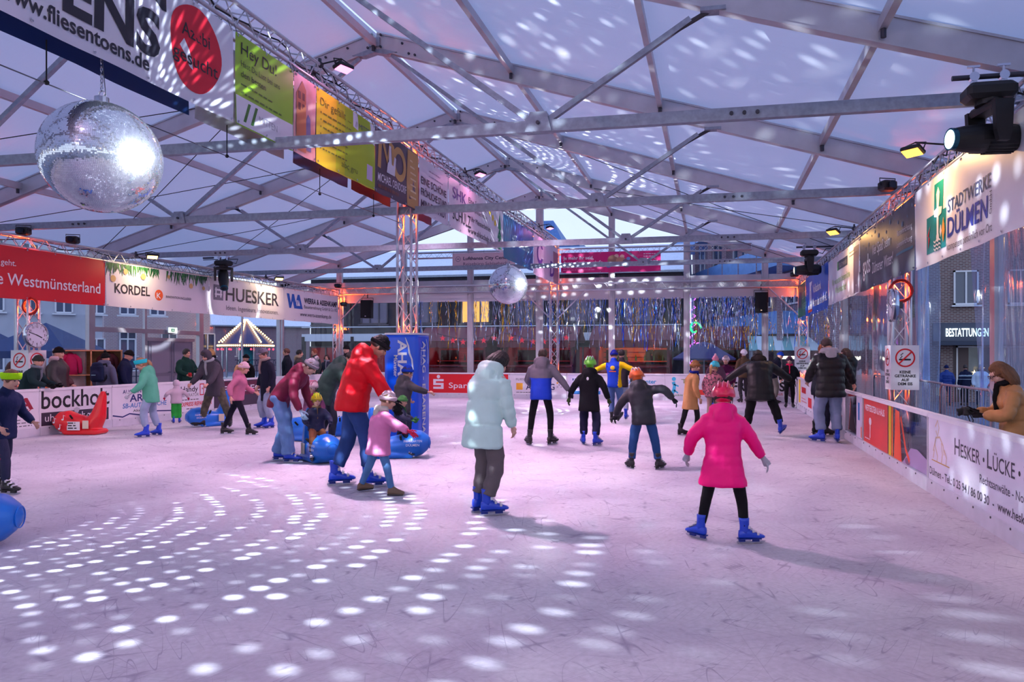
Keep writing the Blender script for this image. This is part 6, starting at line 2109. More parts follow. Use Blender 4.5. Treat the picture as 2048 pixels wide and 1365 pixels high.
    hem_d = V((0, 0, -1)) * .75 - sp_ * .25
    hem = P + hem_d.normalized() * long * s
    pts = [hem, hem.lerp(P, .55), P.lerp(Mid, .12), Mid.lerp(P, .5), Mid, Mid.lerp(S_, .5), S_ - sp_ * .07 * s, S_ - sp_ * .005 * s, N_ - sp_ * .008 * s, N_ + sp_ * .018 * s]
    wd = [(.178 + .02 * (long > .2)) + skirt * .06, .178 + skirt * .03, .168, .162, .168, .182, .178, .13, .072, .066]
    dp = [.135 + skirt * .06, .135 + skirt * .02, .130, .126, .130, .138, .120, .092, .072, .066]
    rings = []
    nseg = 20
    fine = []
    for i in range(len(pts) - 1):
        for q in range(6 if puffy else 3):
            f = q / (6 if puffy else 3)
            fine.append((pts[i].lerp(pts[i + 1], f), wd[i] + (wd[i + 1] - wd[i]) * f, dp[i] + (dp[i + 1] - dp[i]) * f, i + f))
    fine.append((pts[-1], wd[-1], dp[-1], 9.))
    acc = 0
    for i, (p, w_, d_, f) in enumerate(fine):
        if i:
            acc += (p - fine[i - 1][0]).length
        tg = (fine[min(i + 1, len(fine) - 1)][0] - fine[max(i - 1, 0)][0]).normalized()
        xx = (sd - tg * sd.dot(tg)).normalized()
        yy = tg.cross(xx)
        qk = 1.
        if puffy and f < 7:
            x_ = (acc / s / (quilt or .115)) % 1.; x_ = min(x_, 1 - x_) * (quilt or .115)
            qk = 1 + .03 * puffy - .12 * puffy * math.exp(-(x_ / .017) ** 2)
        w2, d2 = w_ * s * build * bulk * qk, d_ * s * build * bulk * qk
        if kid:
            w2 *= 1 + .08 * kid; d2 *= 1 + .15 * kid
        rings.append([p + xx * (w2 * math.copysign(abs(math.cos(a)) ** .85, math.cos(a))) + yy * (d2 * math.copysign(abs(math.sin(a)) ** .85, math.sin(a))) for a in [2 * PI * j / nseg for j in range(nseg)]])
    mb.rings(rings)
    for k, sg in ((0, -1), (1, 1)):
        a, e_, c = SH[k], EL[k], WR[k]
        ins = S_ - sp_ * .09 * s + sd * sg * .06 * s
        pts_, rr = [ins], [.085 * s * bulk]
        n_ = 30 if puffy else 16
        for q in range(n_ + 1):
            f = q / n_
            p = a.lerp(e_, f * 2) if f < .5 else e_.lerp(c, (f - .5) * 2 * .97)
            if .38 < f < .62:
                mid_ = (a + c) / 2
                if (e_ - mid_).length > .02:
                    p = p - (e_ - mid_).normalized() * .016 * s * (1 - abs(f - .5) / .12)
            r_ = (.074 * (1 - f) + .050 * f) * bulk * (1 + .08 * kid)
            if puffy:
                r_ *= 1 + .03 * puffy - .16 * puffy * math.exp(-(((f * 4.5) % 1. - .5) / .16) ** 2)
            if f > .93:
                r_ *= .9
            pts_.append(p); rr.append(r_ * s * build ** .5)
        mb.tube(pts_, rr, 12)
    if hood == 'down':
        hb = N_ - fw * .085 * s - sp_ * .0 * s
        for q in range(9):
            a = PI * (q / 8) - PI / 2
            mb.ell(N_ - sp_ * .01 * s - fw * (.085 * math.cos(a)) * s + sd * .105 * math.sin(a) * s + sp_ * (.018 + .02 * math.cos(a)) * s - fw * .015 * s, (.05 * s * bulk, .05 * s * bulk, .058 * s * bulk), 10, 7)
        mb.ell(N_ - fw * .12 * s - sp_ * .07 * s, (.10 * s * bulk, .06 * s * bulk, .11 * s * bulk), 12, 8, Matrix((sd, fw, sp_)).transposed())
    elif hood == 'up':
        mb.tube([N_ - sp_ * .03 * s, hp_((0, -.02, -.09)), hp_((0, -.02, -.04))], [.10 * s, .095 * hk, .085 * hk], 14)
    elif collar:
        mb.tube([N_ - sp_ * .03 * s, N_ + sp_ * .03 * s, N_ + sp_ * .055 * s + fw * .01 * s], [(.080 * s * bulk ** .5,) * 2, (.076 * s,) * 2, (.07 * s,) * 2], 14)
    tm = topmats or [puff(top) if puffy else cloth(top)]
    jo = mb.build('jacket', tm, t)
    remesh(jo, vox, 2 if puffy else 3, wrinkle(.012 * s, 8 / s, seed + .5, zones))
    if hood == 'up':
        mb = MB()
        head_shell(mb, (.108, .122, .125), lambda d: d.y < .55 or d.z > .78 or d.z < -.75, .80)
        me = mb.mesh('hood', tm[0], True); link('hood', me, t, mat=HM)
    elif isinstance(hood, tuple):      # hood or fur collar in another colour, lying on the shoulders
        mb = MB()
        for q in range(11):
            a = PI * 1.25 * (q / 10) - PI * .625
            mb.ell(N_ - sp_ * .005 * s - fw * (.09 * math.cos(a)) * s + sd * .11 * math.sin(a) * s + sp_ * .03 * s - fw * .01 * s, (.05 * s, .05 * s, .055 * s), 10, 7)
        mb.ell(N_ - fw * .11 * s - sp_ * .05 * s, (.10 * s, .055 * s, .10 * s), 12, 8, Matrix((sd, fw, sp_)).transposed())
        o = mb.build('hood', cloth(hood, .95, .4, .6), t); remesh(o, vox, 2, wrinkle(.006 * s, 20, seed))
    if scarf:
        mb = MB()
        mb.tube([N_ + sp_ * (.02 + .012 * math.sin(a * 2)) * s + fw * (.088 * math.cos(a) + .01) * s + sd * .088 * math.sin(a) * s for a in [2 * PI * q / 14 for q in range(14)]], .036 * s, 8, closed=True)
        mb.tube([N_ + fw * .11 * s + sp_ * .0, N_ + fw * .15 * s - sp_ * .14 * s, N_ + fw * .15 * s - sp_ * .3 * s], [(.035 * s, .02 * s)] * 3, 8)
        o = mb.build('scarf', cloth(scarf), t); remesh(o, .014 * s, 2, wrinkle(.006, 18, seed))
    # ---- hair and headgear
    if hair:
        c_, kind = hair
        hm = M('hair_%d_%d_%d' % tuple(c_), c_, .5, 0, var=.25, scale=9, bump=.6, bscale=60, stretch=(3, 3, .6))
        mb = MB()
        face_ = lambda d: (d.y > .35 and d.z < .48 and not (kind != 'short' and abs(d.x) > .75)) or d.z < (-.55 if kind == 'short' else -.75)
        head_shell(mb, (.089, .110, .112), lambda d: not face_(d), .86, bulge=lambda d: .007 * noise.noise(d * 5 + V((seed, 0, 0))))
        if kind == 'short':
            me = mb.mesh('hair', hm, True); link('hair', me, t, mat=HM)
        else:
            ln = {'bob': .17, 'long': .30, 'tail': .1}[kind]
            if kind == 'tail':
                mb.tube([(0, -.10, .03), (0, -.14, .02), (0, -.155, -.05), (0, -.14, -.16), (0, -.13, -.22)], [.02, .03, .035, .028, .01], 10)
            else:
                for k in range(11):
                    a = R(92 + 17.6 * k)
                    x, y = .088 * math.sin(a), .10 * math.cos(a)
                    w2 = .034
                    mb.tube([(x * .95, y * .9 - .01, .05), (x * 1.12, y * 1.05 - .015, -.03), (x * 1.14, y * 1.02 - .02, -.03 - ln * .55), (x * .98, y * .95 - .015, -.04 - ln)], [.02, w2, w2 * .95, .008], 8)
            o = mb.build('hair', hm, t); o.matrix_basis = HM
            remesh(o, .011 if dist < 12 else .014, 1, strands(seed))
    if hat:
        kind, c_ = hat[0], hat[1]
        mb = MB()
        hm = cloth(c_, .9, .3, .5)
        if kind in ('beanie', 'pompom'):
            head_shell(mb, (.092, .113, .122), lambda d: d.z > .02 - .22 * max(0, -d.y), .8, (0, -.008, .025), bulge=lambda d: .004 * math.sin(d.z * 40))
            mb.tube([V((.0915 * math.sin(a), -.008 + .1125 * math.cos(a), .036 + .018 * math.cos(a))) for a in [2 * PI * q / 22 for q in range(22)]], [(.026, .009)] * 22, 8, closed=True)
            o = mb.build('beanie', hm, t, smooth=True); o.matrix_basis = HM
            if kind == 'pompom':
                pm = MB(); rnd = random.Random(seed)
                for _ in range(26):
                    d = V((rnd.gauss(0, 1), rnd.gauss(0, 1), rnd.gauss(0, 1))).normalized()
                    pm.ell(d * .024, .016, 6, 5)
                p = pm.build('pompom', cloth(hat[2] if len(hat) > 2 else c_, .95, .4, .6), o); p.location = (0, -.02, .165)
                remesh(p, .01, 1)
        elif kind == 'band':
            mb.tube([V((.094 * math.sin(a), -.008 + .114 * math.cos(a), .05 + .02 * math.cos(a))) for a in [2 * PI * q / 24 for q in range(24)]], [(.043, .010)] * 24, 8, closed=True)
            o = mb.build('headband', hm, t, smooth=True); o.matrix_basis = HM
        elif kind == 'cap':
            head_shell(mb, (.092, .112, .115), lambda d: d.z > .12, .8)
            mb.grid(lambda a, b: (.085 * math.sin((a - .5) * 2.2), .09 + .075 * b * math.cos((a - .5) * 2.2) + .012, .055 - .012 * b - .02 * (a - .5) ** 2 * 4), 8, 3)
            o = mb.build('cap', hm, t, smooth=True); o.matrix_basis = HM
        elif kind == 'helmet':
            hm = M('helmet_%d_%d_%d' % tuple(c_), c_, .3, coat=.4)

            def vent(d):
                g = math.sin(d.x * 16) * (1 if d.z > .35 else 0)
                return .004 if g > -.35 else -.012
            head_shell(mb, (.112, .138, .138), lambda d: d.z > -.12 + .3 * max(0, d.y) - .12 * max(0, -d.y), .74, (0, -.012, .022), 34, 22, vent)
            o = mb.build('helmet', hm, t, smooth=True); o.matrix_basis = HM
            mb = MB()
            for sg in (-1, 1):
                mb.tube([(sg * .092, .02, .02), (sg * .085, .02, -.05), (sg * .05, .045, -.11), (0, .055, -.122)], [(.009, .003)] * 4, 6)
            mb.tube([(-.09, -.04, .0), (-.087, -.01, -.05), (-.085, .02, -.055)], [(.009, .003)] * 3, 6); mb.tube([(.09, -.04, .0), (.087, -.01, -.05), (.085, .02, -.055)], [(.009, .003)] * 3, 6)
            mb.build('chin_strap', SKK, o)
            if len(hat) > 2:
                sp2 = MB()
                for k in (-1, 0, 1):
                    sp2.tube([V((k * .045, -.012 + (.142) * math.cos(a), .022 + (.142) * math.sin(a))) * 1. for a in [R(25 + 12 * q) for q in range(12)]], [(.012, .006)] * 12, 6)
                sp2.build('helmet_stripe', M('helmet_%d_%d_%d' % tuple(hat[2]), hat[2], .3, coat=.4), o, smooth=True)
            if len(hat) > 3:
                sp3 = MB()
                head_shell(sp3, (.115, .141, .1385), lambda d: -.1 + .3 * max(0, d.y) < d.z < .22, .72, (0, -.012, .022))
                sp3.build('helmet_rim', M('helmet_%d_%d_%d' % tuple(hat[3]), hat[3], .3, coat=.4), o, smooth=True)
    return t, dict(P=P, S=S_, N=N_, WR=WR, EL=EL, sp=sp_, fw=fw, sd=sd, s=s, HM=HM)


def world(t, p):
    return t.location + Matrix.Rotation(t.rotation_euler.z, 3, 'Z') @ V(p)

# ------------------------------------------------------------------ skating aids (inflated look, round head, tail as push handle)
SEAL_BLUE = M('seal_blue', (24, 112, 214), .3, coat=.25, bump=.03, bscale=30)
SEAL_RED = M('seal_red', (222, 18, 30), .26, coat=.3, bump=.03, bscale=30)


def seal(label, pos, face, mat, k=1., notes=False):
    t = thing('skating_aid', label, 'skating aid', (*pos, 0), R(face), 'skating aids on the ice')
    mb = MB()
    pts = [(0, .47, .22), (0, .43, .225), (0, .34, .23), (0, .22, .222), (0, .05, .185), (0, -.12, .17), (0, -.26, .19), (0, -.345, .34), (0, -.385, .52), (0, -.42, .70), (0, -.43, .78)]
    rad = [.03, .11, .185, .215, .185, .165, .165, .13, .095, .065, .035]
    mb.tube([V(p) * k for p in pts], [r_ * k for r_ in rad], 18)
    mb.box((0, -.1 * k, .05 * k), (.36 * k, .66 * k, .10 * k), None, .04)
    o = mb.build('shell', mat, t)
    remesh(o, .016, 5, lambda o, me: [setattr(v.co, 'z', max(v.co.z, .008)) for v in me.vertices])
    MB().tube([(.262 * k * math.cos(a) * .999, .50 * k - .0 - .001, .0) if 0 else (.085 * k * math.cos(a), (.45 - .02 * 0) * k, .225 * k + .085 * k * math.sin(a)) for a in [2 * PI * q / 20 for q in range(20)]], .006, 5, closed=True).build('seam_ring', mat, t)
    mb = MB()
    for sx in (-1, 1):
        mb.tube([(sx * .16 * k, .03 * k, .30 * k), (sx * .22 * k, .03 * k, .36 * k)], .018, 8)
    mb.build('handle', MATS['black_matt'], t)
    for sx in (-1, 1):
        mb = MB().box((sx * .175 * k, -.22 * k, .19 * k), (.012, .12, .16), Matrix.Rotation(0, 3, 'X'), .004)
        mb.build('sticker', flat((226, 214, 190)), t)
        s = Surf(t, (sx * (.215 * k + .004), .22 * k - sx * .14, .21 * k), (0, sx, 0), (0, 0, 1), wave=lambda u, v: -.16 * ((u - .14) ** 2 + .6 * (v - .03) ** 2) / .1 * .1, lift=.004)
        if notes:
            for u, v in ((.02, .02), (.13, -.1), (.2, .08)):
                s.disc('music_note', WHT, u, v, .022, .017); s.stroke('music_note', WHT, [(u + .018, v), (u + .018, v + .09), (u + .05, v + .07)], .012)
        else:
            text(s, 'FAHRKARTEN', WHT, 0, .05, .05, .27, .01); text(s, 'DÜLMEN', WHT, .03, -.01, .05, .2, .01)
    if notes:
        for sx in (-1, 1):
            s = Surf(t, (sx * .188 * k, -.02 * k - sx * .12, .09 * k), (0, sx, 0), (0, 0, 1), lift=.004)
            s.patch('plate', WHT, -.02, 0, .24, .17); dashes(s, BLK, 0, .13, .2, 3, .05, .022)
    return t


seal('red inflatable skating aid with white music notes before the bockholt boards', ground(160, 869), 100, SEAL_RED, 1.1, True)
seal('blue skating aid carrying the small child in a yellow helmet', ground(640, 924), -128, SEAL_BLUE)
seal('blue skating aid with a toddler on it by the padded column', ground(800, 916), -72, SEAL_BLUE)
seal('blue skating aid pushed by the hooded person in dark grey', ground(416, 853), 150, SEAL_BLUE)
seal('blue skating aid cut by the left edge with a magenta glove on it', ground(-92, 1098), -64, SEAL_BLUE, 1.05)
seal('blue skating aid half hidden behind the maroon jacket woman', ground(612, 882), 70, SEAL_BLUE)
seal('blue skating aid behind the legs of the man in red', ground(676, 872), -60, SEAL_BLUE)

G = ground
OFF = lambda px, d: ray(px, d)
DK = (20, 20, 25)

# ------------------------------------------------------------------ skaters, nearest first
p_pink, _ = person('girl in a hot pink coat and pink helmet skating away, black leggings', G(1446, 1084), 0, 1.29, (250, 0, 126), (20, 18, 24), 1.0, lean=6, look=(-6, 14), kid=.55,
       feet=((-.25, .05, 0, 48), (.24, -.04, 0, -74)), hands=((-.24, .06, -.42), (.30, .10, -.46)), hood='down', long=.31, bulk=1.2, skirt=.55, baggy=.72, hat=('helmet', (226, 16, 78), (236, 90, 140)), gloves=(176, 176, 190), puffy=.25,
       knees=((-.1, 1, 0), (.75, .8, 0)), hair=((40, 26, 24), 'short'))
person('woman in a mint green puffer jacket and grey joggers, head bowed', G(966, 1029), -22, 1.64, (204, 232, 226), (104, 94, 98), 1.0, lean=14, look=(-12, 34), feet=((-.10, .04, 0, -18), (.09, -.04, 0, -42)),
       hands=((-.05, .24, -.46), (.06, .1, -.50)), hood='down', long=.27, bulk=1.22, baggy=1.6, hair=((22, 16, 18), 'bob'), puffy=1.0, quilt=.25, skin='c')
person('man in a bright red jacket and black beanie bending towards a small girl', G(704, 973), -64, 1.86, (224, 0, 26), (46, 72, 130), 1.1, lean=19, look=(4, 32), feet=((-.10, -.19, 0, 6), (.10, .17, 0, -4)),
       hands=((-.06, .30, -.46), (.08, .30, -.48)), hood='down', long=.11, bulk=1.28, baggy=1.3, hat=('beanie', (20, 20, 24)), gloves=(26, 26, 32), puffy=.2, skin='b', hair=((40, 30, 26), 'short'))
person('small girl in a pink jacket holding out a red mitten beside the man in red', G(757, 988), -52, 1.18, (228, 130, 184), (84, 124, 176), 1.0, lean=8, look=(-8, 14), kid=.8, feet=((-.30, -.24, 0, 10), (.26, .16, 0, -30)), boots=M('shoe_tan', (116, 92, 76), .7),
       hands=((-.12, .34, -.28), (.40, .30, -.22)), hood=(206, 196, 186), long=.22, bulk=1.22, skirt=.3, baggy=.9, hat=('beanie', (214, 184, 194)), gloves=(206, 40, 76), puffy=.3, hair=((120, 84, 60), 'short'))
person('woman in a maroon jacket and pale wide jeans leaning over a child, grey bobble hat', G(566, 924), -82, 1.68, (118, 20, 56), (122, 154, 208), 1.0, lean=44, look=(0, 22), hip=(0, -.06), feet=((-.11, -.13, 0, -2), (.10, .13, 0, -6)),
       hands=((-.08, .10, -.50), (.08, .12, -.50)), hood='down', long=.14, bulk=1.1, baggy=1.95, hat=('pompom', (150, 142, 152), (206, 188, 190)), gloves=(150, 172, 196), puffy=.3, hair=((90, 64, 48), 'short'), skin='c')
person('small child in navy with a yellow helmet sitting on a blue skating aid', (G(638, 924)[0] - .03, G(638, 924)[1] - .02), -140, .98, (26, 30, 62), (104, 62, 40), 1.0, kid=.9, crouch=.06, look=(0, 6), feet=((-.16, .30, .06, 12), (.16, .30, .06, -12)), hands=((-.14, .34, -.30), (.14, .34, -.30)),
       boots='black', hat=('helmet', (212, 186, 26), (110, 170, 40)), long=.1, bulk=1.2, puffy=.3, baggy=1.4, scarf=(120, 90, 70), gloves=(30, 34, 60))
person('child in dark grey with a blue beanie reaching for the padded column', G(803, 899), -30, 1.36, (58, 58, 62), (40, 42, 60), 1.0, kid=.5, lean=10, look=(-6, 8), feet=((-.12, 0, 0, 10), (.12, .02, 0, -10)), hands=((-.12, .3, -.36), (.42, .18, -.16)),
       hood='down', hat=('beanie', (22, 62, 180)), long=.16, bulk=1.2, puffy=.25, hair=((60, 44, 36), 'short'))
person('toddler with a green striped hat riding the blue skating aid by the column', (G(800, 916)[0] + .02, G(800, 916)[1] - .03), -72, .92, (40, 44, 70), (34, 36, 50), 1.0, kid=1., crouch=.02, look=(-20, 12), feet=((-.2, .2, .05, 12), (.2, .2, .05, -12)), hands=((-.12, .34, -.26), (.16, .34, -.26)),
       boots='black', hat=('beanie', (70, 130, 70)), long=.08, bulk=1.2, puffy=.3, gloves=(60, 120, 60), scarf=(60, 110, 70))
person('adult in a dark green parka bending over a child behind the maroon jacket', G(650, 894), -68, 1.76, (44, 66, 60), (50, 54, 66), 1.1, lean=36, look=(0, 26), feet=((-.11, -.12, 0, 5), (.11, .12, 0, -5)), hands=((-.08, .25, -.46), (.08, .25, -.46)),
       hood='down', long=.24, bulk=1.25, hair=((50, 36, 30), 'short'), puffy=.2)
person('child in a pink and white helmet behind the yellow helmeted child', G(627, 901), 178, 1.08, (120, 60, 96), (60, 60, 90), 1.0, kid=.8, look=(0, 6), hat=('helmet', (228, 196, 200), (226, 120, 150)), long=.12, bulk=1.15, puffy=.3, scarf=(190, 70, 100))
person('child in a dark jacket and orange and white helmet with one arm out, blue jeans', G(1287, 939), 6, 1.36, (42, 42, 50), (46, 80, 134), 1.0, kid=.5, lean=16, side=-9, look=(18, 16), feet=((-.21, 0, 0, 26), (.26, -.03, 0, -34)), hands=((-.26, .10, -.42), (.43, .02, -.16)),
       hood='down', long=.17, bulk=1.2, baggy=1.15, puffy=.35, hat=('helmet', (238, 104, 36), (228, 224, 228)), boots='black', gloves=(34, 34, 40), arm_pole=((-.6, -.8, -.15), (.2, -.6, .8)))
zb = lambda c: 1 if c.z < 1.22 else 0
person('boy in a grey and royal blue jacket with black leggings skating away', G(1082, 890), 4, 1.66, legs=(18, 18, 22), topmats=[puff((112, 106, 116)), puff((22, 62, 196))], zones=lambda c: 1 if (abs(c.x) < .21 and c.z < 1.18) else 0, lean=12, look=(-8, 8),
       feet=((-.20, -.06, 0, 30), (.17, .03, 0, -30)), hands=((-.04, .30, -.36), (.34, .0, -.42)), hood='down', long=.14, bulk=1.15, baggy=.75, hair=((72, 52, 42), 'short'), boots='black', puffy=.25, gloves=(40, 40, 60))
t, q = person('child in a black jacket and lime green helmet with blue skates', G(1178, 891), -3, 1.48, (20, 20, 25), (30, 32, 56), 1.0, kid=.4, lean=7, look=(0, 6), feet=((-.13, .06, 0, 22), (.15, -.06, .0, -26)), hands=((-.27, .04, -.44), (.22, .04, -.45)),
       hood='down', long=.26, bulk=1.15, baggy=1.5, hat=('helmet', (112, 206, 50), (226, 232, 226)), gloves=(60, 74, 40))
MB().ell(q['P'] + q['sp'] * .34 - q['fw'] * .152, (.022, .004, .03), 10, 6).build('emblem', WHT, t)
zv = lambda c: 1 if (abs(c.x) > .165) else 0
t, q = person('skater in a blue and yellow club jacket and blue beanie with arms spread', G(1224, 848), -6, 1.66, legs=(96, 124, 176), topmats=[cloth((28, 66, 186)), cloth((240, 196, 20))], zones=zv, lean=14, side=-5, look=(0, 8), hip=(.06, 0),
       feet=((-.02, .05, 0, 14), (.20, -.26, .10, -16, -30)), hands=((-.47, .08, -.20), (.47, .08, -.22)), long=.10, bulk=1.02, baggy=1.2, hat=('beanie', (22, 38, 150)), boots='black', hair=((60, 44, 36), 'short'))
b0 = q['P'] + q['sp'] * .30 - q['fw'] * .150
MB().ell(b0 + V((0, 0, .03)), (.055, .008, .05), 12, 7).build('back_emblem', YEL, t)
MB().box(b0 - V((0, .0, .05)), (.16, .012, .022)).build('back_lettering', ORANGE, t)
person('dark haired person in a charcoal jacket behind the club jacket skater', G(1243, 840), 8, 1.66, (54, 48, 56), (172, 182, 204), lean=6, hair=((24, 18, 18), 'short'), long=.14, baggy=1.3)
person('child in a camel coat with a blue scarf and brown hair gliding on black skates', G(1381, 872), -66, 1.42, (192, 142, 92), (24, 22, 28), kid=.35, lean=8, look=(0, 4), feet=((-.10, -.22, 0, 10), (.08, .12, 0, -10)), long=.33, skirt=.3, bulk=1.12, baggy=.75, hair=((132, 82, 50), 'short'), scarf=(22, 32, 124), boots='black', hat=('beanie', (140, 90, 56)))
person('child in a dark patterned jacket and turquoise helmet behind the hot pink coat', G(1424, 852), -24, 1.38, topmats=[M('pattern_jacket', (26, 24, 36), .6, col2=(200, 110, 130), var=.3, scale=26, detail=1)], legs=(190, 150, 140), kid=.5, lean=10, look=(-14, 10), hat=('helmet', (40, 182, 200)), long=.16, bulk=1.15, baggy=.9, hair=((200, 150, 100), 'tail'))
person('child with a pink bobble hat behind the turquoise helmet', G(1431, 824), 10, 1.5, (90, 60, 80), (40, 40, 56), kid=.3, hat=('pompom', (236, 148, 172), (244, 190, 200)), bulk=1.15)
person('child in maroon with a pink chest stripe and pale helmet facing the camera', G(1452, 822), 172, 1.48, topmats=[cloth((82, 16, 62)), cloth((220, 110, 160))], zones=lambda c: 1 if 1.0 < c.z < 1.07 and abs(c.x) < .2 else 0, legs=(24, 24, 48), kid=.35, hat=('helmet', (226, 200, 206), (120, 40, 80)), bulk=1.1, boots='black')
person('skater in a black parka leaning forward with arms spread and blue skates', G(1522, 871), 2, 1.76, (22, 21, 25), (20, 19, 23), 1.1, lean=32, look=(0, 24), hip=(-.02, -.04), feet=((-.26, .04, 0, 16), (.34, -.20, .06, -30, -18)), hands=((-.44, .12, -.30), (.44, .12, -.30)),
       hood=(44, 38, 36), long=.30, bulk=1.3, baggy=1.5, hair=((26, 20, 20), 'short'), puffy=.3, gloves=(24, 24, 28))
person('adult in a brown jacket and white helmet in the far right part of the rink', G(1488, 806), 20, 1.68, (92, 72, 52), (60, 56, 60), hat=('helmet', (226, 222, 228)), bulk=1.15, boots='black')
person('skater in dark navy with a royal blue cap stooping at the far right', G(1545, 808), -76, 1.66, (20, 22, 40), (120, 118, 108), lean=20, look=(0, 14), hat=('beanie', (24, 66, 180)), bulk=1.15, boots='black', baggy=1.4)
person('boy in black with a pink scarf and dark helmet at the right boards', G(1579, 816), 176, 1.46, (22, 22, 28), (20, 20, 24), kid=.35, hat=('helmet', (58, 40, 58), (200, 70, 110)), scarf=(228, 40, 90), bulk=1.12, boots='black', hands=((-.12, .10, -.44), (.14, .08, -.44)))
bx = G(1661, 886)
person('tall youth in a black puffer with a grey hood and pale blue joggers', bx, 8, 1.86, (17, 17, 21), (128, 144, 174), 1.08, lean=6, look=(16, 22), feet=((-.14, .05, 0, 46), (.12, .02, 0, -10)), hands=((-.10, .30, -.40), (.26, .16, -.44)), hood=(172, 168, 176), long=.20, bulk=1.28, baggy=1.7, hair=((58, 36, 30), 'short'), puffy=.7)
person('ginger haired youth in dark clothes left of the tall youth', G(1640, 872), -50, 1.76, (34, 36, 46), (28, 30, 46), look=(-20, 18), hair=((150, 84, 44), 'short'), scarf=(196, 196, 206), long=.18, boots='black', skin='c', hands=((-.08, .28, -.40), (.08, .26, -.44)))
person('dark haired girl in a black coat behind the right boards beside the tall youth', OFF(1697, 15.3), 70, 1.72, (19, 18, 23), (24, 24, 30), look=(10, 12), hair=((46, 24, 24), 'bob'), hood='down', long=.36, bulk=1.15, boots=SHOE, puffy=.6, hands=((-.1, .22, -.46), (.1, .22, -.46)))
# left part of the ice
person('child in a sea green jacket with a turquoise headband and pale jeans', G(302, 874), 118, 1.50, (88, 172, 142), (152, 168, 196), kid=.3, lean=12, look=(6, 16), feet=((-.16, .06, 0, 14), (.18, -.12, 0, -30)), hands=((-.20, .20, -.40), (.34, .04, -.34)), hood='down', long=.2, bulk=1.2, baggy=1.3, hat=('band', (44, 196, 206)), hair=((170, 130, 90), 'tail'), gloves=(206, 200, 210))
person('toddler in a pale pink hooded jacket and green trousers by the left boards', G(353, 847), 40, .94, (206, 186, 200), (44, 164, 62), kid=1., hood='up', bulk=1.25, baggy=1.6, hands=((-.28, .05, -.28), (.28, .05, -.3)), gloves=(200, 40, 80), long=.12, puffy=.3, hair=((120, 90, 60), 'short'))
person('hooded person in a dark grey coat and camouflage trousers behind a blue skating aid', G(431, 856), 168, 1.68, (72, 68, 78), legmats=[M('camouflage', (96, 94, 74), .8, col2=(60, 56, 50), var=.3, scale=12)], lean=16, look=(0, 22), feet=((-.36, -.1, 0, 40), (.36, .06, 0, -40)), hands=((-.08, .30, -.42), (.08, .30, -.42)), hood='up', long=.26, bulk=1.2, baggy=1.4, scarf=(150, 156, 160), boots='black', hair=((50, 40, 36), 'short'))
person('girl in a dusty pink jacket and pale beanie striding in a dark skirt and leggings', G(474, 873), -70, 1.40, (192, 112, 142), (24, 23, 38), kid=.4, lean=10, look=(0, 10), feet=((-.08, -.34, .02, 14), (.08, .30, 0, -10)), hood='down', long=.10, bulk=1.15, baggy=.8, hat=('beanie', (224, 186, 196)), boots='black', hair=((190, 150, 100), 'tail'), hands=((-.1, .26, -.36), (.2, -.12, -.44)), legzones=None)
person('person in a long navy coat and grey flat cap skating on the left', G(536, 857), 150, 1.68, (26, 28, 46), (152, 162, 188), lean=6, look=(8, 12), long=.36, bulk=1.12, skirt=.2, hat=('cap', (112, 106, 122)), scarf=(160, 138, 134), baggy=1.4, hair=((70, 54, 46), 'short'))
person('child with a lime green headband in navy at the left edge of the ice', G(2, 986), -78, 1.38, (24, 36, 74), (48, 52, 80), kid=.5, lean=10, look=(-10, 8), feet=((-.12, -.14, 0, 10), (.12, .16, 0, -10)), hat=('band', (172, 242, 24)), hair=((110, 76, 54), 'short'), bulk=1.15, baggy=.9, long=.18, boots='black', hands=((-.1, .2, -.40), (.16, .14, -.42)))
person('child in pale pink with magenta gloves cut by the left edge beside a blue aid', ground(-122, 1070), -72, 1.14, (230, 166, 176), (60, 50, 80), kid=.8, lean=24, look=(0, 10), hands=((-.02, .36, -.34), (.10, .34, -.36)), gloves=(150, 14, 72), bulk=1.2, puffy=.3, hair=((90, 66, 50), 'tail'))
person('tall person in a black beanie and dark jacket half hidden behind the man in red', G(694, 806), 160, 1.82, (36, 34, 42), (40, 42, 60), hat=('beanie', (18, 18, 22)), bulk=1.15)
# ------------------------------------------------------------------ spectators behind the left boards
person('man in a maroon brown parka, pale hood and black beanie behind the left boards', OFF(115, 15.6), -64, 1.74, topmats=[puff((74, 30, 40)), puff((58, 54, 56))], zones=lambda c: 1 if c.x > .06 else 0, legs=(40, 40, 50), build=1.12, look=(-16, 4), hat=('beanie', (18, 17, 21)), hood=(206, 176, 186), bulk=1.32, boots=SHOE, hands=((-.10, .18, -.46), (.10, .16, -.46)))
person('person in a dark green bobble-less hat leaning on the left boards with black gloves', OFF(52, 14.6), -62, 1.60, (28, 48, 52), (30, 30, 40), lean=20, look=(-12, 2), hat=('beanie', (52, 56, 54)), scarf=(120, 124, 136), gloves=(18, 18, 22), bulk=1.2, boots=SHOE, hands=((-.10, .32, -.30), (.10, .32, -.30)))
person('brown haired child half hidden behind the lime headband at the left boards', OFF(24, 15.6), -40, 1.44, (150, 140, 170), (40, 40, 56), kid=.4, hair=((70, 46, 40), 'bob'), boots=SHOE)
pb, qb = person('man in a grey blue hooded jacket with a backpack, back turned, behind the left boards', OFF(210, 17.2), 6, 1.62, (92, 98, 124), (40, 44, 60), hat=('pompom', (18, 20, 26), (18, 20, 26)), hood='down', bulk=1.2, boots=SHOE)
person('man in a navy jacket and black knit cap looking down behind the left boards', OFF(250, 17.7), -52, 1.70, (24, 32, 64), (40, 44, 60), look=(0, 22), hat=('beanie', (16, 16, 20)), bulk=1.2, boots=SHOE)
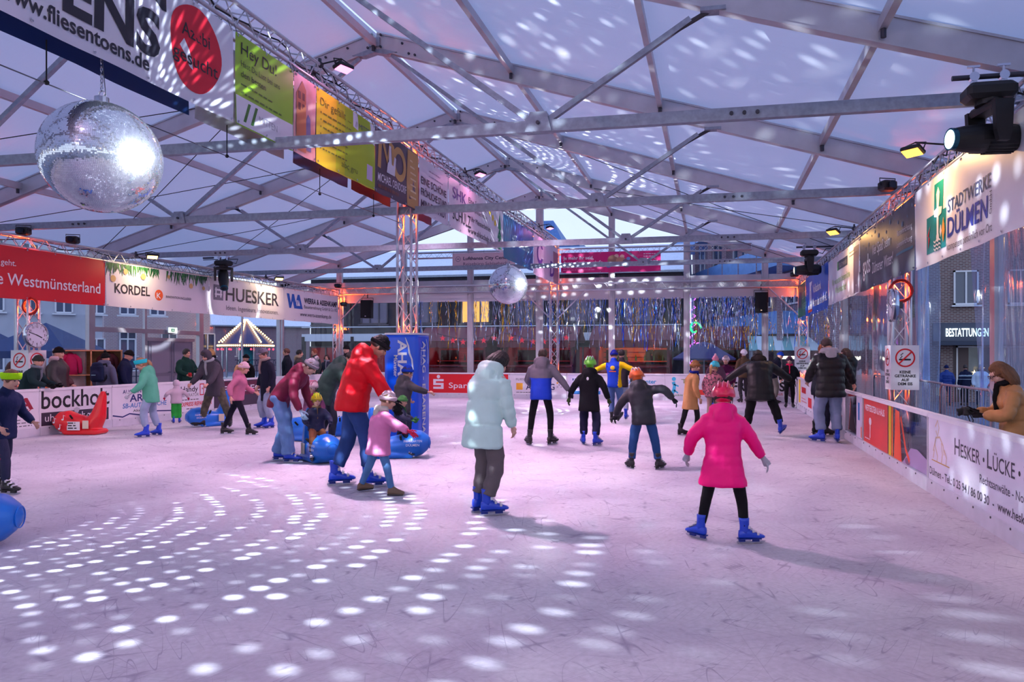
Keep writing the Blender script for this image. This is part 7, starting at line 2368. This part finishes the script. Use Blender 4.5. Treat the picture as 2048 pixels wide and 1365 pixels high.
pc, qc = person('smiling man in a dark green jacket holding a red cup at the grey door', OFF(371, 19.6), -96, 1.74, (20, 54, 48), (40, 40, 52), build=1.12, look=(6, 4), hair=((40, 30, 30), 'short'), bulk=1.15, boots=SHOE, hands=((-.02, .20, -.22), (.06, .30, -.34)))
person('blond woman in a black fur collared coat behind the hooded person', OFF(421, 20.6), 20, 1.76, (62, 60, 72), (30, 30, 40), hair=((196, 146, 92), 'bob'), hood=(24, 22, 26), bulk=1.15, boots=SHOE, long=.3)
person('person in black with a black beanie above the plum coloured boards', OFF(493, 22.0), 165, 1.58, (20, 20, 24), (24, 24, 30), hat=('beanie', (18, 18, 22)), scarf=(20, 20, 24), bulk=1.2, boots=SHOE)
person('person with reddish brown hair in dark navy behind the flat cap', OFF(574, 24.0), 120, 1.78, (24, 26, 42), (30, 30, 40), hair=((96, 50, 40), 'short'), bulk=1.2, boots=SHOE)
person('dark haired person with a fur trimmed hood left of the bobble hat', OFF(598, 24.6), -60, 1.74, (70, 66, 70), (30, 30, 40), hair=((30, 22, 24), 'short'), hood=(176, 156, 138), bulk=1.25, boots=SHOE)
person('man with short reddish hair in dark grey behind the bobble hat', OFF(630, 26.0), 150, 1.78, (60, 66, 66), (30, 30, 40), hair=((150, 70, 44), 'short'), bulk=1.15, boots=SHOE)
person('woman with a grey scarf and dark hair near the far left column', OFF(654, 26.4), 190, 1.58, (60, 66, 84), (30, 30, 40), hair=((70, 36, 36), 'bob'), scarf=(140, 146, 160), boots=SHOE)
# backpack worn by the spectator
m = Matrix.Translation(pb.location) @ Matrix.Rotation(pb.rotation_euler.z, 4, 'Z')
c = qb['P'] + qb['sp'] * .30 - qb['fw'] * .25
t = thing('backpack', 'dark blue and black backpack on the back of the man in grey blue', 'backpack', m @ c, pb.rotation_euler.z)
mb = MB(); mb.box((0, 0, 0), (.30, .14, .40), None, .05); mb.ell((0, -.07, -.06), (.11, .05, .12), 12, 8); mb.ell((0, 0, .2), (.14, .07, .06), 12, 7)
o = mb.build('bag_body', cloth((28, 40, 70)), t); remesh(o, .014, 3, wrinkle(.006, 14, 3))
for sx in (-1, 1):
    MB().tube([(sx * .1, .05, .2), (sx * .11, .14, .21), (sx * .12, .2, .1), (sx * .13, .12, -.12), (sx * .12, .05, -.18)], [(.025, .008)] * 5, 6).build('strap', cloth((20, 22, 30)), t)
MB().box((0, -.122, -.04), (.10, .01, .02)).build('reflective_patch', flat((120, 180, 200)), t)
# red cup
c = Matrix.Translation(pc.location) @ Matrix.Rotation(pc.rotation_euler.z, 4, 'Z') @ (qc['WR'][1] + V((0, .09, .02)))
t = thing('cup', 'red cup in the hand of the man in dark green', 'cup', c)
MB().rings([[(r_ * math.cos(2 * PI * k / 14), r_ * math.sin(2 * PI * k / 14), z) for k in range(14)] for z, r_ in ((-.05, .034), (.04, .042), (.045, .042), (.044, .037), (-.03, .031))]).build('cup_body', flat((206, 30, 40)), t, smooth=True)
MB().tube([(.04, 0, .025), (.065, 0, .015), (.062, 0, -.02), (.036, 0, -.03)], .006, 6).build('handle', flat((206, 30, 40)), t)
# ------------------------------------------------------------------ behind the right boards and in the street
pw, qw = person('woman in a tan puffer coat with glasses and black scarf looking down at her camera', OFF(2034, 7.25), 84, 1.55, (190, 132, 80), (40, 40, 50), lean=8, look=(8, 26), hair=((124, 80, 46), 'bob'), scarf=(18, 17, 20), long=.34, bulk=1.2, puffy=.9, quilt=.16, boots=SHOE, gloves=(20, 19, 23), skin='c',
       hands=((.04, .30, -.26), (-.06, .30, -.24)), vox=.011)
HMw = qw['HM']
mb = MB()
for sg in (-1, 1):
    mb.tube([HMw @ V((sg * .034 + .026 * math.cos(a), .108, .006 + .02 * math.sin(a))) for a in [2 * PI * k / 14 for k in range(14)]], .0028, 5, closed=True)
    mb.tube([HMw @ V((sg * .06, .106, .012)), HMw @ V((sg * .088, .06, .014)), HMw @ V((sg * .088, .0, .008))], .0028, 5)
mb.tube([HMw @ V((-.009, .109, .01)), HMw @ V((.009, .109, .01))], .0028, 5)
mb.build('glasses', M('glasses_dark', (60, 30, 30), .3), pw)
c = Matrix.Translation(pw.location) @ Matrix.Rotation(pw.rotation_euler.z, 4, 'Z') @ ((qw['WR'][0] + qw['WR'][1]) / 2 + V((.02, .13, .02)))
t = thing('camera_bag', 'black compact camera held by the woman in tan above the boards', 'camera', c, pw.rotation_euler.z)
MB().box((0, 0, 0), (.13, .06, .085), None, .015).build('camera_body', MATS['black_case'], t)
MB().tube([(0, .02, 0), (0, .05, -.01), (0, .07, -.015)], [.036, .036, .04], 16).build('camera_lens', MATS['black_matt'], t)
MB().tube([(0, .07, -.015), (0, .072, -.015)], .032, 16).build('lens_glass', dim_, t)
MB().tube([(-.065, 0, .02), (-.10, -.05, -.08), (0, -.06, -.16), (.09, -.05, -.08), (.065, 0, .02)], .005, 6).build('strap', MATS['black_matt'], t)
t = thing('handbag', 'dark purple bag hanging behind the clear board section on the right', 'bag', (XR + .24, 9.75, -.1))
mb = MB(); mb.box((0, 0, .56), (.14, .42, .36), None, .05)
o = mb.build('bag_body', cloth((50, 16, 40)), t); remesh(o, .014, 4, wrinkle(.012, 10, 5))
for dx in (-.05, .05):
    MB().tube([(dx, -.14, .7), (dx, -.1, .86), (dx * .4 - .17, 0, .98), (dx, .1, .86), (dx, .14, .7)], .009, 6).build('strap', MATS['black_matt'], t)
ZS = -.5
pB, qB = person('man in a royal blue puffer jacket walking away in the street, yellow bag', OFF(1893, 30.0), 0, 1.64, (22, 52, 130), (36, 56, 96), hat=('beanie', (24, 34, 80)), puffy=.6, bulk=1.28, boots=SHOE, z0=ZS, feet=((-.1, .14, 0, 0), (.1, -.14, 0, 0)))
c = Matrix.Translation(pB.location) @ (qB['WR'][0] + V((-.04, 0, -.26)))
t = thing('shopping_bag', 'bright yellow bag carried by the man in royal blue', 'bag', c)
MB().box((0, 0, -.02), (.14, .3, .34), None, .03).build('bag_body', flat((240, 226, 30)), t)
MB().tube([(0, -.08, .14), (0, -.05, .24), (0, .05, .24), (0, .08, .14)], .006, 6).build('handle', flat((220, 200, 30)), t)
person('person in a navy jumper with pale stripes standing in the street by the shop', OFF(1931, 30.0), 10, 1.66, topmats=[cloth((22, 28, 58)), cloth((150, 170, 190))], zones=lambda c: 1 if (1.18 < c.z < 1.24 or 1.06 < c.z < 1.09) else 0, legs=(22, 24, 36), hair=((60, 50, 50), 'short'), bulk=1.15, boots=SHOE, z0=ZS)
person('grey bearded person in a pale blue jacket walking towards us in the street', OFF(1962, 28.5), 168, 1.70, (196, 214, 238), (40, 50, 80), hair=((150, 160, 180), 'short'), bulk=1.2, long=.24, boots=SHOE, z0=ZS, scarf=(90, 96, 120), feet=((-.1, .16, 0, 0), (.1, -.12, 0, 0)))

finalize()
